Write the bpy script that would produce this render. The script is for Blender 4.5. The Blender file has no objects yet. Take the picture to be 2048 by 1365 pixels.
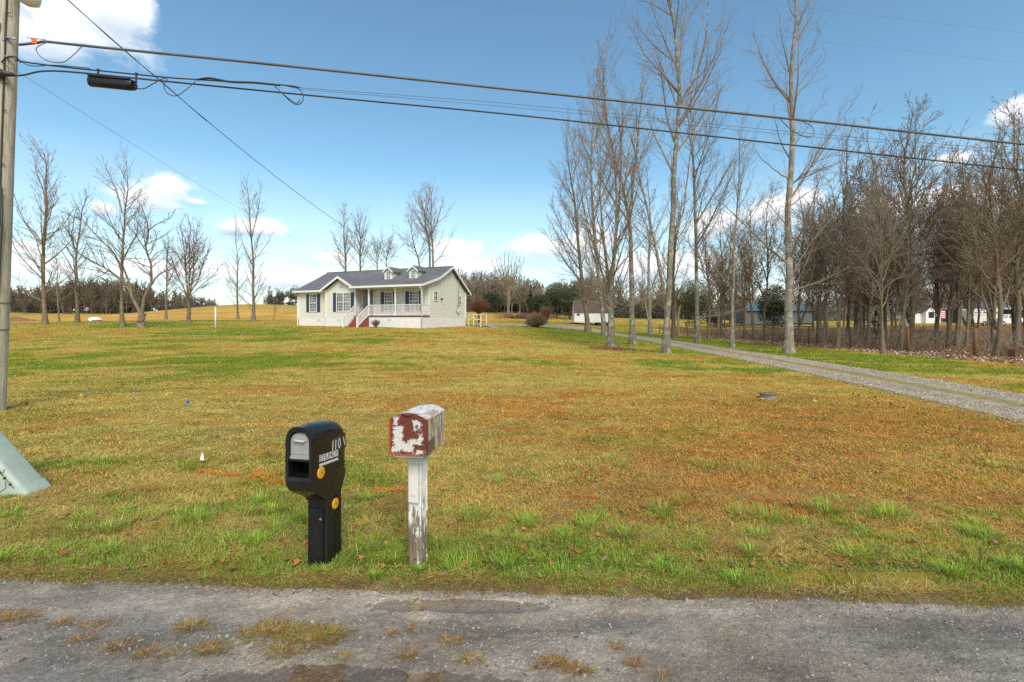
import bpy, math, random
import numpy as np
from mathutils import Vector, Matrix
PI = math.pi
F = 940.0      # focal length in photo pixels (2048 wide)
HZ = 645.0     # horizon row
CX = 1024.0
EYE = 1.69
scene = bpy.context.scene
COL = scene.collection

# ------------------------------------------------------------------ helpers
def tag(o, label=None, cat=None, group=None, kind=None):
    if label: o['label'] = label
    if cat: o['category'] = cat
    if group: o['group'] = group
    if kind: o['kind'] = kind
    return o

def empty(name, loc=(0, 0, 0), rz=0.0):
    o = bpy.data.objects.new(name, None)
    o.empty_display_size = 0.2
    COL.objects.link(o)
    o.location = loc
    o.rotation_euler = (0, 0, rz)
    return o

def link(name, me, parent=None, loc=None):
    o = bpy.data.objects.new(name, me)
    COL.objects.link(o)
    if parent is not None: o.parent = parent
    if loc is not None: o.location = loc
    return o

class MB:
    def __init__(s):
        s.v = []; s.f = []; s.m = []; s.sm = []
    def add(s, vs, fs, m=0, smooth=False):
        b = len(s.v)
        s.v.extend([tuple(p) for p in vs])
        for f in fs:
            s.f.append([i + b for i in f]); s.m.append(m); s.sm.append(smooth)
        return s
    def box(s, x0, x1, y0, y1, z0, z1, m=0, M=None):
        vs = [(x0,y0,z0),(x1,y0,z0),(x1,y1,z0),(x0,y1,z0),(x0,y0,z1),(x1,y0,z1),(x1,y1,z1),(x0,y1,z1)]
        if M is not None: vs = [M @ Vector(p) for p in vs]
        return s.add(vs, [(0,3,2,1),(4,5,6,7),(0,1,5,4),(1,2,6,5),(2,3,7,6),(3,0,4,7)], m)
    def bar(s, a, b, w, h, m=0, up=(0,0,1)):
        a = Vector(a); b = Vector(b); d = (b - a); L = d.length; d.normalize()
        u = Vector(up); x = d.cross(u)
        if x.length < 1e-4: x = d.cross(Vector((0,1,0)))
        x.normalize(); z = x.cross(d)
        vs = []
        for p in (a, b):
            for sx, sz in ((-1,-1),(1,-1),(1,1),(-1,1)):
                vs.append(p + x*sx*w/2 + z*sz*h/2)
        return s.add(vs, [(0,3,2,1),(4,5,6,7),(0,1,5,4),(1,2,6,5),(2,3,7,6),(3,0,4,7)], m)
    def tube(s, pts, r, n=8, m=0, smooth=True, cap=True):
        pts = [Vector(p) for p in pts]
        if not hasattr(r, '__len__'): r = [r]*len(pts)
        ref = None; vs = []; fs = []
        for i, p in enumerate(pts):
            t = (pts[min(i+1, len(pts)-1)] - pts[max(i-1, 0)])
            if t.length < 1e-9: t = Vector((0,0,1))
            t.normalize()
            if ref is None:
                ref = t.orthogonal().normalized()
            u = (ref - t*ref.dot(t)).normalized(); ref = u
            w = t.cross(u)
            for k in range(n):
                a = 2*PI*k/n
                vs.append(p + (u*math.cos(a) + w*math.sin(a))*r[i])
        for i in range(len(pts)-1):
            for k in range(n):
                k2 = (k+1) % n
                fs.append((i*n+k, i*n+k2, (i+1)*n+k2, (i+1)*n+k))
        s.add(vs, fs, m, smooth)
        if cap:
            b = len(s.v) - len(vs)
            s.f.append([b + k for k in range(n)][::-1]); s.m.append(m); s.sm.append(False)
            s.f.append([b + (len(pts)-1)*n + k for k in range(n)]); s.m.append(m); s.sm.append(False)
        return s
    def prism(s, poly, axis, a, b, m=0, smooth=False):
        # poly of 2D points extruded along axis 'x','y' or 'z' from a to b
        def P(p, t):
            return {'x': (t, p[0], p[1]), 'y': (p[0], t, p[1]), 'z': (p[0], p[1], t)}[axis]
        n = len(poly)
        vs = [P(p, a) for p in poly] + [P(p, b) for p in poly]
        s.add(vs, [(i, (i+1) % n, (i+1) % n + n, i + n) for i in range(n)], m, smooth)
        base = len(s.v) - 2*n
        s.f.append([base+i for i in range(n)][::-1]); s.m.append(m); s.sm.append(False)
        s.f.append([base+n+i for i in range(n)]); s.m.append(m); s.sm.append(False)
        return s
    def disc(s, c, nrm, r, t, n=20, m=0):
        c = Vector(c); nrm = Vector(nrm).normalized()
        return s.tube([c, c + nrm*t], r, n, m, smooth=False)
    def build(s, name, mats, parent=None, loc=None, fix=True):
        me = bpy.data.meshes.new(name)
        me.from_pydata(s.v, [], s.f)
        if not isinstance(mats, (list, tuple)): mats = [mats]
        for mm in mats: me.materials.append(mm)
        me.polygons.foreach_set('material_index', s.m)
        me.polygons.foreach_set('use_smooth', s.sm)
        me.validate(); me.update()
        if fix:
            import bmesh
            bm = bmesh.new(); bm.from_mesh(me)
            bmesh.ops.recalc_face_normals(bm, faces=bm.faces)
            bm.to_mesh(me); bm.free()
        return link(name, me, parent, loc)

def mesh_np(name, V, T, mats, col=None, smooth=False, quads=False):
    """V (n,3), T (m,3|4) numpy -> mesh"""
    me = bpy.data.meshes.new(name)
    k = T.shape[1]
    me.vertices.add(len(V)); me.vertices.foreach_set('co', V.astype(np.float32).ravel())
    me.loops.add(T.size); me.loops.foreach_set('vertex_index', T.astype(np.int32).ravel())
    me.polygons.add(len(T))
    me.polygons.foreach_set('loop_start', np.arange(len(T), dtype=np.int32)*k)
    me.polygons.foreach_set('loop_total', np.full(len(T), k, dtype=np.int32))
    me.polygons.foreach_set('use_smooth', np.full(len(T), smooth, dtype=bool))
    if not isinstance(mats, (list, tuple)): mats = [mats]
    for mm in mats: me.materials.append(mm)
    if col is not None:
        a = me.attributes.new('tint', 'FLOAT_COLOR', 'POINT')
        c4 = np.ones((len(V), 4), dtype=np.float32); c4[:, :3] = col
        a.data.foreach_set('color', c4.ravel())
    me.update(calc_edges=True)
    return me

def _h(xi, yi, seed):
    xi = xi.astype(np.int64); yi = yi.astype(np.int64)
    h = (xi*374761393 + yi*668265263 + seed*974634777) & 0xffffffff
    h = ((h ^ (h >> 13))*1274126177) & 0xffffffff
    h = (h ^ (h >> 16)) & 0xffffffff
    return h/4294967295.0
def vnoise(x, y, seed=0):
    x = np.asarray(x, float); y = np.asarray(y, float)
    xi = np.floor(x); yi = np.floor(y); fx = x-xi; fy = y-yi
    fx = fx*fx*(3-2*fx); fy = fy*fy*(3-2*fy)
    a = _h(xi, yi, seed); b = _h(xi+1, yi, seed); c = _h(xi, yi+1, seed); d = _h(xi+1, yi+1, seed)
    return (a*(1-fx)+b*fx)*(1-fy) + (c*(1-fx)+d*fx)*fy
def fbm(x, y, seed=0, o=4):
    s = 0; a = .5; t = 0
    for i in range(o):
        s = s + a*vnoise(x*2**i, y*2**i, seed+i*17); t += a; a *= .5
    return s/t
def sstep(a, b, x):
    t = np.clip((np.asarray(x, float)-a)/(b-a), 0, 1)
    return t*t*(3-2*t)

# ------------------------------------------------------------------ terrain
def px2(px, Y): return (px-CX)/F*Y
def pz(py, Y): return EYE - (py-HZ)*Y/F
_ctl = []
for X in (-40, -20, 0, 20, 45, 80):
    for Y in (-12, 0, 8, 15): _ctl.append((X, Y, 0))
for (a, b, Y) in [(92,650,40),(245,655,38),(378,645,45),(507,643,50),(600,652,43.6),(845,658,38),(931,652.5,45.5),
                  (0,645,60),(300,640,62),(70,640,90),(300,625,100),(480,609,105),(560,611,105),(420,640,60),
                  (960,650,52),(1100,650,62),(1000,627,110),(1130,640,88),(1180,650,68),(1176,666,50),(1222,699,29.4),
                  (1332,707,25.6),(1301,670,56),(1396,684,40.6),(1464,694,32.6),(1487,680,45),(1400,655,85),(1600,650,85),
                  (1950,655,70),(1850,648,88),(2048,668,60),(600,690,25),(900,684,27),(300,700,22),(100,700,22),
                  (1700,697,30.5),(1950,715,22.7),(750,640,75),(750,622,105)]:
    _ctl.append((px2(a, Y), Y, pz(b, Y)))
for (X, Y, z) in [(-150,130,5),(-60,150,4.5),(0,150,4.5),(70,140,2.5),(150,130,2),(-150,60,2.5),(150,60,1),(-90,20,0),(120,20,0),(-80,-12,0),(120,-12,0)]:
    _ctl.append((X, Y, z))
_c = np.array(_ctl, float)
def _tps(r2): return np.where(r2 > 1e-9, .5*r2*np.log(np.maximum(r2, 1e-9)), 0)
_n = len(_c)
_A = np.zeros((_n+3, _n+3))
_d2 = ((_c[:, None, :2]-_c[None, :, :2])**2).sum(-1)
_A[:_n, :_n] = _tps(_d2) + np.eye(_n)*2.0
_A[:_n, _n] = 1; _A[:_n, _n+1:] = _c[:, :2]; _A[_n, :_n] = 1; _A[_n+1:, :_n] = _c[:, :2].T
_w = np.linalg.solve(_A, np.r_[_c[:, 2], 0, 0, 0])
def terr(X, Y):
    X = np.asarray(X, float); Y = np.asarray(Y, float)
    sh = np.broadcast(X, Y).shape
    x = np.broadcast_to(X, sh).ravel(); y = np.broadcast_to(Y, sh).ravel()
    xc = np.clip(x, -170, 170); yc = np.clip(y, -12, 160)
    out = np.zeros(len(x))
    for s in range(0, len(x), 20000):
        a = xc[s:s+20000]; b = yc[s:s+20000]
        d2 = (a[:, None]-_c[None, :, 0])**2 + (b[:, None]-_c[None, :, 1])**2
        out[s:s+20000] = _tps(d2) @ _w[:_n] + _w[_n] + _w[_n+1]*a + _w[_n+2]*b
    near = sstep(14, 22, y)
    out = out*near                      # exactly flat by the road
    return out.reshape(sh)
def edgeY(X):
    X = np.asarray(X, float)
    return 2.985 - .0477*np.clip(X, -30, 30) + .05*(vnoise(X*1.3, X*0+3, 5)-.5) + .035*(vnoise(X*7, X*0, 8)-.5)
def drive_c(Y):   # driveway centre line x
    ys = np.array([-2, 3.0, 5, 8, 15, 22, 35, 45, 52, 58, 62.0])
    xs = np.array([8.6, 8.9, 9.3, 9.95, 11.0, 11.85, 12.9, 12.6, 11.2, 8.8, 5.0])
    return np.interp(Y, ys, xs)
def drive_d(X, Y):  # distance from driveway centre (main run)
    return np.where(np.asarray(Y) < 60, np.abs(np.asarray(X)-drive_c(Y)), 99)
def gz(X, Y):
    X = np.asarray(X, float); Y = np.asarray(Y, float)
    z = terr(X, Y)
    d = Y-edgeY(X)
    lift = .03*sstep(0, .3, d) - .09*sstep(.02, -.12, d)*sstep(-5.2, -4.9, d)
    bump = (.03*(fbm(X*.9, Y*.9, 3)-.5) + .035*(fbm(X*3, Y*3, 4, 3)-.5))*sstep(0, .6, d)*sstep(1.7, 3.2, drive_d(X, Y))*sstep(60, 30, Y)
    return z + lift + bump
def g1(X, Y): return float(gz(np.array([X]), np.array([Y]))[0])
def at(px, Y):
    X = px2(px, Y); return Vector((X, Y, g1(X, Y)))

# ------------------------------------------------------------------ ground colours (the ground's own colours)
def ground_col(X, Y):
    X = np.asarray(X, float); Y = np.asarray(Y, float)
    G = np.array([.15, .24, .015]); O = np.array([.31, .29, .035]); S = np.array([.50, .39, .095]); R = np.array([.50, .215, .04]); GO = np.array([.60, .37, .10]); LF = np.array([.24, .125, .065]); DI = np.array([.20, .15, .10])
    n1 = fbm(X*.10+3, Y*.22, 11); n2 = fbm(X*.5, Y*.9, 12); n3 = fbm(X*2.2, Y*3.2, 13, 3)
    n = n1*.42+n2*.36+n3*.22
    n5 = fbm(X*.33+9, Y*.6+5, 21)
    # greenness
    g = sstep(.435, .62, n)
    px = CX + F*X/np.maximum(Y, 1)
    e = Y-edgeY(X)
    g = g + .30*sstep(.75, .1, e) + .35*sstep(2.0, .6, e)*(n3 > .5)
    g = g + .9*np.exp(-((Y-44)/14)**2)*sstep(-4, 6, X)*sstep(21, 17, X)
    g = g + .28*np.exp(-((Y-38)/9)**2)*sstep(-4, -14, X)
    g = g + .30*np.exp(-(((X-17.0)/2.0)**2))*sstep(12, 20, Y)
    g = g + .5*np.exp(-(((X+8.6)/1.2)**2+((Y-8.2)/1.0)**2))
    g = g - .75*np.exp(-(((X-6.0)/5.5)**2+((Y-8)/4.5)**2)) - .35*np.exp(-(((X-1.5)/3.5)**2+((Y-4.6)/.8)**2)) - .35*np.exp(-(((X+7)/5)**2+((Y-13)/3.5)**2))
    g = np.clip(g, 0, 1)
    r = sstep(.46, .60, n5*.7+n3*.3) * .55
    r = r + .95*np.exp(-(((X-6.0)/5.5)**2+((Y-8)/4.0)**2)) + .6*np.exp(-(((X-2.5)/3.5)**2+((Y-4.5)/.9)**2)) + .5*np.exp(-(((X-9)/4)**2+((Y-22)/2.2)**2)) + .35*np.exp(-(((X-18)/5)**2+((Y-19)/2.2)**2))
    r = np.clip(r + .3*(n3-.5)*2, 0, 1)
    c = S[None]*np.ones((X.size, 1))
    gg = g.ravel()[:, None]; rr = r.ravel()[:, None]
    c = c*(1-rr) + R*rr
    gr = np.clip(gg*1.35, 0, 1)
    mid = O*(1-sstep(.55, 1, gg)) + G*sstep(.55, 1, gg)
    c = c*(1-gr*.9) + mid*gr*.9
    dirt = (sstep(.10, .03, e+.05*(n3-.5))*.9).ravel()[:, None]
    c = c*(1-dirt)+DI*dirt
    # golden far field
    gold = (sstep(56, 60, Y+0*X)*sstep(2, -6, X) + sstep(72, 80, Y)*sstep(-6, 2, X)*.30).ravel()[:, None]
    gold = np.clip(gold*(1-.0*gg), 0, 1)
    goldc = GO*(.75+.5*n2.ravel()[:, None])*(1-.45*sstep(80, 102, Y).ravel()[:, None]*np.array([.35, .05, 0])[None])
    c = c*(1-gold)+goldc*gold
    # leaf litter beyond the wire fence
    lf = (sstep(20.6+0*X, 22.0, X+.8*(n2-.5)*2)*sstep(80, 72, Y)*sstep(10, 14, Y)).ravel()[:, None]
    lcol = LF*(.7+.7*n3.ravel()[:, None])
    ogr = (n2.ravel()[:, None] > .56)*.5*1.0
    lcol = lcol*(1-ogr)+np.array([.38, .2, .09])*ogr
    c = c*(1-lf)+lcol*lf
    # mottling
    m = (.75+.5*fbm(X*6, Y*6, 31, 2).ravel()[:, None])*(.72+.56*fbm(X*1.1+2, Y*2.6, 37, 4).ravel()[:, None])
    return np.clip(c*m, 0, 1)
# ------------------------------------------------------------------ materials
MATS = {}
def new_mat(name):
    m = bpy.data.materials.new(name); m.use_nodes = True
    nt = m.node_tree; b = nt.nodes['Principled BSDF']
    return m, nt, b
def N(nt, t, **k):
    n = nt.nodes.new(t)
    for a, v in k.items():
        if a == 'inp':
            for kk, vv in v.items(): n.inputs[kk].default_value = vv
        else: setattr(n, a, v)
    return n
def L(nt, a, b): nt.links.new(a, b)
def ramp(nt, src, stops, interp='LINEAR'):
    r = N(nt, 'ShaderNodeValToRGB'); r.color_ramp.interpolation = interp
    cr = r.color_ramp
    while len(cr.elements) < len(stops): cr.elements.new(.5)
    for e, (p, c) in zip(cr.elements, stops):
        e.position = p; e.color = (c[0], c[1], c[2], 1) if hasattr(c, '__len__') else (c, c, c, 1)
    L(nt, src, r.inputs[0]); return r
def mixc(nt, f, a, b, blend='MIX'):
    m = N(nt, 'ShaderNodeMix', data_type='RGBA', blend_type=blend)
    for s, v in ((0, f), (6, a), (7, b)):
        if isinstance(v, bpy.types.NodeSocket): L(nt, v, m.inputs[s])
        elif s == 0: m.inputs[0].default_value = v
        else: m.inputs[s].default_value = (v[0], v[1], v[2], 1)
    return m.outputs[2]
def coords(nt, scale=(1,1,1), kind='Object', loc=(0,0,0)):
    tc = N(nt, 'ShaderNodeTexCoord'); mp = N(nt, 'ShaderNodeMapping')
    mp.inputs['Scale'].default_value = scale; mp.inputs['Location'].default_value = loc
    L(nt, tc.outputs[kind], mp.inputs[0]); return mp.outputs[0]
def noise(nt, vec, sc, det=4, rough=.6, dist=0):
    n = N(nt, 'ShaderNodeTexNoise'); n.inputs['Scale'].default_value = sc
    n.inputs['Detail'].default_value = det; n.inputs['Roughness'].default_value = rough; n.inputs['Distortion'].default_value = dist
    L(nt, vec, n.inputs['Vector']); return n.outputs['Fac']
def bump(nt, b, h, strength=.3, dist=.01):
    n = N(nt, 'ShaderNodeBump'); n.inputs['Strength'].default_value = strength; n.inputs['Distance'].default_value = dist
    L(nt, h, n.inputs['Height']); L(nt, n.outputs[0], b.inputs['Normal'])

def simple(name, c, rough=.6, var=.12, sc=8, metal=0, spec=.5, bmp=0, bsc=60, scale=(1,1,1), c2=None, lo=.4, hi=.6):
    if name in MATS: return MATS[name]
    m, nt, b = new_mat(name)
    v = coords(nt, scale)
    f = noise(nt, v, sc)
    c2 = c2 or tuple(x*(1-2.2*var) for x in c)
    r = ramp(nt, f, [(lo-.15, c2), (hi+.1, c)])
    L(nt, r.outputs[0], b.inputs['Base Color'])
    b.inputs['Roughness'].default_value = rough; b.inputs['Metallic'].default_value = metal
    b.inputs['Specular IOR Level'].default_value = spec
    if bmp: bump(nt, b, noise(nt, v, bsc, 5), bmp, .01)
    MATS[name] = m; return m

def tint_mat(name, rough=.75, spec=.25, mult=1.0, trans=0):
    m, nt, b = new_mat(name)
    a = N(nt, 'ShaderNodeAttribute', attribute_name='tint')
    L(nt, a.outputs['Color'], b.inputs['Base Color'])
    b.inputs['Roughness'].default_value = rough; b.inputs['Specular IOR Level'].default_value = spec
    MATS[name] = m; return m
tint_mat('blade', .7, .12)
tint_mat('stone_tint', .55, .4)

def ground_mat():
    m, nt, b = new_mat('turf')
    a = N(nt, 'ShaderNodeAttribute', attribute_name='tint')
    v = coords(nt)
    f1 = noise(nt, v, 9, 6, .7); f2 = noise(nt, v, 70, 4, .7); f3 = noise(nt, coords(nt, (1, 1.6, 1)), 1.6, 5, .65)
    c = mixc(nt, .75, a.outputs['Color'], ramp(nt, f1, [(.3, (.5,.48,.45)), (.72, (1.3,1.25,1.2))]).outputs[0], 'MULTIPLY')
    c = mixc(nt, .7, c, ramp(nt, f2, [(.3, (.45,.45,.42)), (.75, (1.45,1.4,1.35))]).outputs[0], 'MULTIPLY')
    c = mixc(nt, .6, c, ramp(nt, f3, [(.3, (.7,.78,.7)), (.7, (1.25,1.15,1.1))]).outputs[0], 'MULTIPLY')
    L(nt, c, b.inputs['Base Color'])
    b.inputs['Roughness'].default_value = .95; b.inputs['Specular IOR Level'].default_value = .05
    bump(nt, b, f2, .8, .03)
    MATS['turf'] = m
ground_mat()

def gravel_mat(name, cols, grass=False, wet=.45, tone=False):
    m, nt, b = new_mat(name)
    v = coords(nt)
    vo = N(nt, 'ShaderNodeTexVoronoi'); vo.inputs['Scale'].default_value = 90; L(nt, v, vo.inputs['Vector'])
    vo2 = N(nt, 'ShaderNodeTexVoronoi'); vo2.inputs['Scale'].default_value = 38; L(nt, v, vo2.inputs['Vector'])
    big = noise(nt, coords(nt, (.55, 1.5, 1)), 2.2, 7, .68); fine = noise(nt, v, 160, 4, .8); mid = noise(nt, v, 9, 5, .7)
    base = ramp(nt, big, [(.32, cols[0]), (.5, cols[1]), (.68, cols[2])]).outputs[0]
    sp = N(nt, 'ShaderNodeSeparateColor'); L(nt, vo.outputs['Color'], sp.inputs[0])
    stone = ramp(nt, sp.outputs[0], [(0, (.55,.57,.6)), (.5, (1,1,1)), (.86, (1.1,1.08,1.05)), (1, (1.9,1.9,1.85))]).outputs[0]
    c = mixc(nt, .5, base, stone, 'MULTIPLY')
    c = mixc(nt, .75, c, ramp(nt, fine, [(.3, (.6,.6,.6)), (.7, (1.35,1.35,1.35))]).outputs[0], 'MULTIPLY')
    c = mixc(nt, .65, c, ramp(nt, mid, [(.3, (.75,.7,.66)), (.7, (1.2,1.2,1.2))]).outputs[0], 'MULTIPLY')
    if tone:
        a = N(nt, 'ShaderNodeAttribute', attribute_name='tint'); c = mixc(nt, 1, c, a.outputs['Color'], 'MULTIPLY')
    if grass:
        a = N(nt, 'ShaderNodeAttribute', attribute_name='tint')
        sp2 = N(nt, 'ShaderNodeSeparateColor'); L(nt, a.outputs['Color'], sp2.inputs[0])
        mth = N(nt, 'ShaderNodeMath', operation='ADD'); L(nt, sp2.outputs[0], mth.inputs[0]); L(nt, noise(nt, v, 5, 6, .75), mth.inputs[1])
        gf = ramp(nt, mth.outputs[0], [(.76, 0), (.93, 1)]).outputs[0]
        gc = ramp(nt, noise(nt, v, 14, 5, .7), [(.35, (.12,.16,.03)), (.5, (.28,.22,.07)), (.65, (.36,.24,.08))]).outputs[0]
        c = mixc(nt, gf, c, gc)
    L(nt, c, b.inputs['Base Color'])
    L(nt, ramp(nt, noise(nt, v, .9, 4, .6), [(.38, wet*.55), (.62, min(1, wet*1.7))]).outputs[0], b.inputs['Roughness'])
    b.inputs['Specular IOR Level'].default_value = .5
    h = N(nt, 'ShaderNodeMath', operation='ADD'); L(nt, vo.outputs['Distance'], h.inputs[0]); L(nt, vo2.outputs['Distance'], h.inputs[1])
    h2 = N(nt, 'ShaderNodeMath', operation='ADD'); L(nt, h.outputs[0], h2.inputs[0]); L(nt, fine, h2.inputs[1])
    bump(nt, b, h2.outputs[0], .55, .008)
    MATS[name] = m; return m
gravel_mat('road_gravel', [(.18,.14,.105), (.29,.24,.188), (.41,.355,.285)], wet=.45, tone=True)
gravel_mat('drive_gravel', [(.26,.20,.14), (.38,.315,.235), (.48,.41,.32)], grass=True, wet=.8)

def puddle_mat():
    m = bpy.data.materials.new('puddle_water'); m.use_nodes = True; nt = m.node_tree
    nt.nodes.clear()
    out = N(nt, 'ShaderNodeOutputMaterial'); mx = N(nt, 'ShaderNodeMixShader')
    fr = N(nt, 'ShaderNodeFresnel'); fr.inputs[0].default_value = 1.8
    tr = N(nt, 'ShaderNodeBsdfTransparent'); tr.inputs[0].default_value = (.80, .73, .64, 1)
    gl = N(nt, 'ShaderNodeBsdfGlossy'); gl.inputs['Roughness'].default_value = .03; gl.inputs[0].default_value = (1,1,1,1)
    ge = N(nt, 'ShaderNodeNewGeometry'); iv = N(nt, 'ShaderNodeMath', operation='SUBTRACT'); iv.inputs[0].default_value = 1; L(nt, ge.outputs['Backfacing'], iv.inputs[1])
    ml = N(nt, 'ShaderNodeMath', operation='MULTIPLY'); L(nt, fr.outputs[0], ml.inputs[0]); L(nt, iv.outputs[0], ml.inputs[1])
    L(nt, ml.outputs[0], mx.inputs[0]); L(nt, tr.outputs[0], mx.inputs[1]); L(nt, gl.outputs[0], mx.inputs[2]); L(nt, mx.outputs[0], out.inputs[0])
    bp = N(nt, 'ShaderNodeBump'); bp.inputs['Strength'].default_value = .05; bp.inputs['Distance'].default_value = .01
    L(nt, noise(nt, coords(nt), 14, 2), bp.inputs['Height']); L(nt, bp.outputs[0], gl.inputs['Normal']); L(nt, bp.outputs[0], fr.inputs['Normal'])
    MATS['puddle_water'] = m
puddle_mat()
def siding_mat(name, c, pitch=.115):
    m, nt, b = new_mat(name)
    v = coords(nt)
    sx = N(nt, 'ShaderNodeSeparateXYZ'); L(nt, v, sx.inputs[0])
    d = N(nt, 'ShaderNodeMath', operation='DIVIDE'); L(nt, sx.outputs[2], d.inputs[0]); d.inputs[1].default_value = pitch
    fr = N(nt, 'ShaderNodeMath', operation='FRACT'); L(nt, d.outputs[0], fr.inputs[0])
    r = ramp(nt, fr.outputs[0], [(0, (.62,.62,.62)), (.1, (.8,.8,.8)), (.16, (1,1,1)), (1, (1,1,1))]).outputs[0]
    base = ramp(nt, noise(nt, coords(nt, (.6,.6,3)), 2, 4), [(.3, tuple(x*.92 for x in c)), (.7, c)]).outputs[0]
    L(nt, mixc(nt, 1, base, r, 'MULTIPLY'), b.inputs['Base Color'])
    b.inputs['Roughness'].default_value = .55
    bump(nt, b, fr.outputs[0], .08, .01)
    MATS[name] = m; return m
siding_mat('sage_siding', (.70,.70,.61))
siding_mat('grey_board', (.55,.56,.55), .2)

def bark_mat(name, c1, c2, lichen=None):
    m, nt, b = new_mat(name)
    f = noise(nt, coords(nt, (1,1,.22)), 9, 6, .75); g = noise(nt, coords(nt), 3.2, 5, .7)
    c = ramp(nt, f, [(.33, c1), (.66, c2)]).outputs[0]
    if lichen:
        c = mixc(nt, ramp(nt, g, [(.5, 0), (.6, .85)]).outputs[0], c, lichen)
    L(nt, c, b.inputs['Base Color'])
    b.inputs['Roughness'].default_value = .9; b.inputs['Specular IOR Level'].default_value = .2
    bump(nt, b, f, .8, .03)
    MATS[name] = m; return m
bark_mat('bark_lichen', (.10,.082,.06), (.24,.20,.15), (.36,.37,.29))
bark_mat('bark_pale', (.15,.12,.09), (.31,.26,.20), (.40,.37,.31))
bark_mat('bark_brown', (.115,.083,.058), (.24,.18,.125), (.21,.19,.11))
bark_mat('bark_dark', (.08,.06,.044), (.17,.125,.09), None)
bark_mat('bark_grey', (.13,.098,.068), (.24,.185,.13), (.25,.22,.13))
simple('twig_grey', (.30,.24,.175), .85, .2, 3, spec=.15)
simple('twig_pale', (.34,.27,.19), .85, .2, 3, spec=.15)
simple('twig_brown', (.30,.22,.145), .85, .2, 3, spec=.15)
simple('twig_dark', (.20,.15,.10), .85, .2, 3, spec=.15)
simple('twig_red', (.25,.125,.075), .85, .2, 3, spec=.15)
simple('trim_white', (.78,.78,.76), .5, .04, 2)
simple('foundation_white', (.76,.76,.75), .7, .07, 3, bmp=.4, bsc=18)
simple('plastic_black', (.012,.012,.013), .22, .1, 5, spec=.55, bmp=.04, bsc=90)
simple('plastic_black_rough', (.009,.009,.009), .45, .1, 5, spec=.4, bmp=.2, bsc=60)
simple('black_hole', (.006,.006,.006), .8, .1, 5)
simple('grey_door', (.34,.34,.34), .4, .1, 18, c2=(.26,.265,.26))
simple('reflector_yellow', (.75,.36,.02), .3, .05, 20)
simple('decal_white', (.75,.75,.72), .5, .12, 60)
simple('decal_grey', (.10,.10,.10), .3, .1, 60)
simple('shutter_navy', (.022,.062,.115), .5, .1, 6)
simple('brick_red', (.30,.06,.035), .75, .15, 14, c2=(.2,.05,.035), bmp=.3)
simple('curtain', (.30,.30,.29), .8, .1, 3)
simple('door_dark', (.02,.025,.02), .4, .1, 3)
simple('cream_paint', (.72,.70,.42), .6, .06, 5)
simple('rusty_post', (.22,.085,.03), .8, .2, 5, c2=(.13,.06,.03), scale=(1,1,.3))
simple('post_grey', (.19,.15,.10), .85, .2, 5, scale=(1,1,.3))
simple('fence_plank', (.26,.16,.085), .85, .2, 3)
simple('fence_black', (.015,.02,.025), .7, .1, 3)
simple('wire_steel', (.30,.30,.29), .5, .1, 3, metal=.6)
simple('cable_black', (.035,.035,.035), .5, .2, 3)
simple('cable_grey', (.13,.13,.13), .5, .2, 3)
simple('barn_metal', (.10,.125,.135), .5, .1, 1.5, scale=(4,4,.3))
simple('barn_roof', (.10,.075,.06), .7, .1, 2)
simple('roof_grey', (.17,.17,.19), .8, .1, 2)
simple('shed_roof', (.11,.08,.07), .85, .12, 2)
simple('paint_offwhite', (.72,.70,.62), .45, .08, 1.2)
simple('car_white', (.78,.78,.78), .25, .03, 2)
simple('tyre', (.02,.02,.02), .8, .1, 9)
simple('chrome', (.6,.6,.6), .25, .05, 9, metal=.9)
simple('flag_blue', (.03,.10,.62), .5, .1, 40)
simple('flag_white', (.85,.82,.88), .5, .05, 40)
simple('flag_orange', (.85,.13,.01), .5, .1, 40)
simple('flag_red', (.45,.06,.06), .6, .1, 20)
simple('concrete', (.30,.27,.22), .9, .2, 20, bmp=.5)
simple('tank_blue', (.08,.14,.26), .5, .1, 9)
simple('clay', (.32,.15,.07), .95, .3, 3, bmp=.6, bsc=8)
simple('pedestal_green', (.38,.45,.38), .5, .06, 6, c2=(.31,.37,.30))
simple('pedestal_line', (.03,.05,.04), .6, .1, 9)
simple('lamp_glass', (.75,.74,.70), .3, .05, 9)
simple('steel_galv', (.42,.42,.42), .45, .1, 20, metal=.7)
simple('needle_dark', (.125,.11,.085), .8, .3, 1.5, c2=(.075,.07,.055))
simple('needle_green', (.055,.075,.022), .8, .3, 1.5, c2=(.03,.045,.014))
simple('leaf_green', (.05,.08,.03), .8, .3, 3)

def glass_mat():
    m, nt, b = new_mat('window_glass')
    b.inputs['Base Color'].default_value = (.10,.11,.12,1); b.inputs['Roughness'].default_value = .06
    b.inputs['Specular IOR Level'].default_value = .8
    v = coords(nt)
    L(nt, ramp(nt, noise(nt, v, 1.6, 2), [(.4, (.05,.055,.06)), (.6, (.17,.175,.18))]).outputs[0], b.inputs['Base Color'])
    MATS['window_glass'] = m
    m, nt, b = new_mat('window_blind')
    b.inputs['Base Color'].default_value = (.36,.36,.36,1); b.inputs['Roughness'].default_value = .12; MATS['window_blind'] = m
glass_mat()

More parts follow.
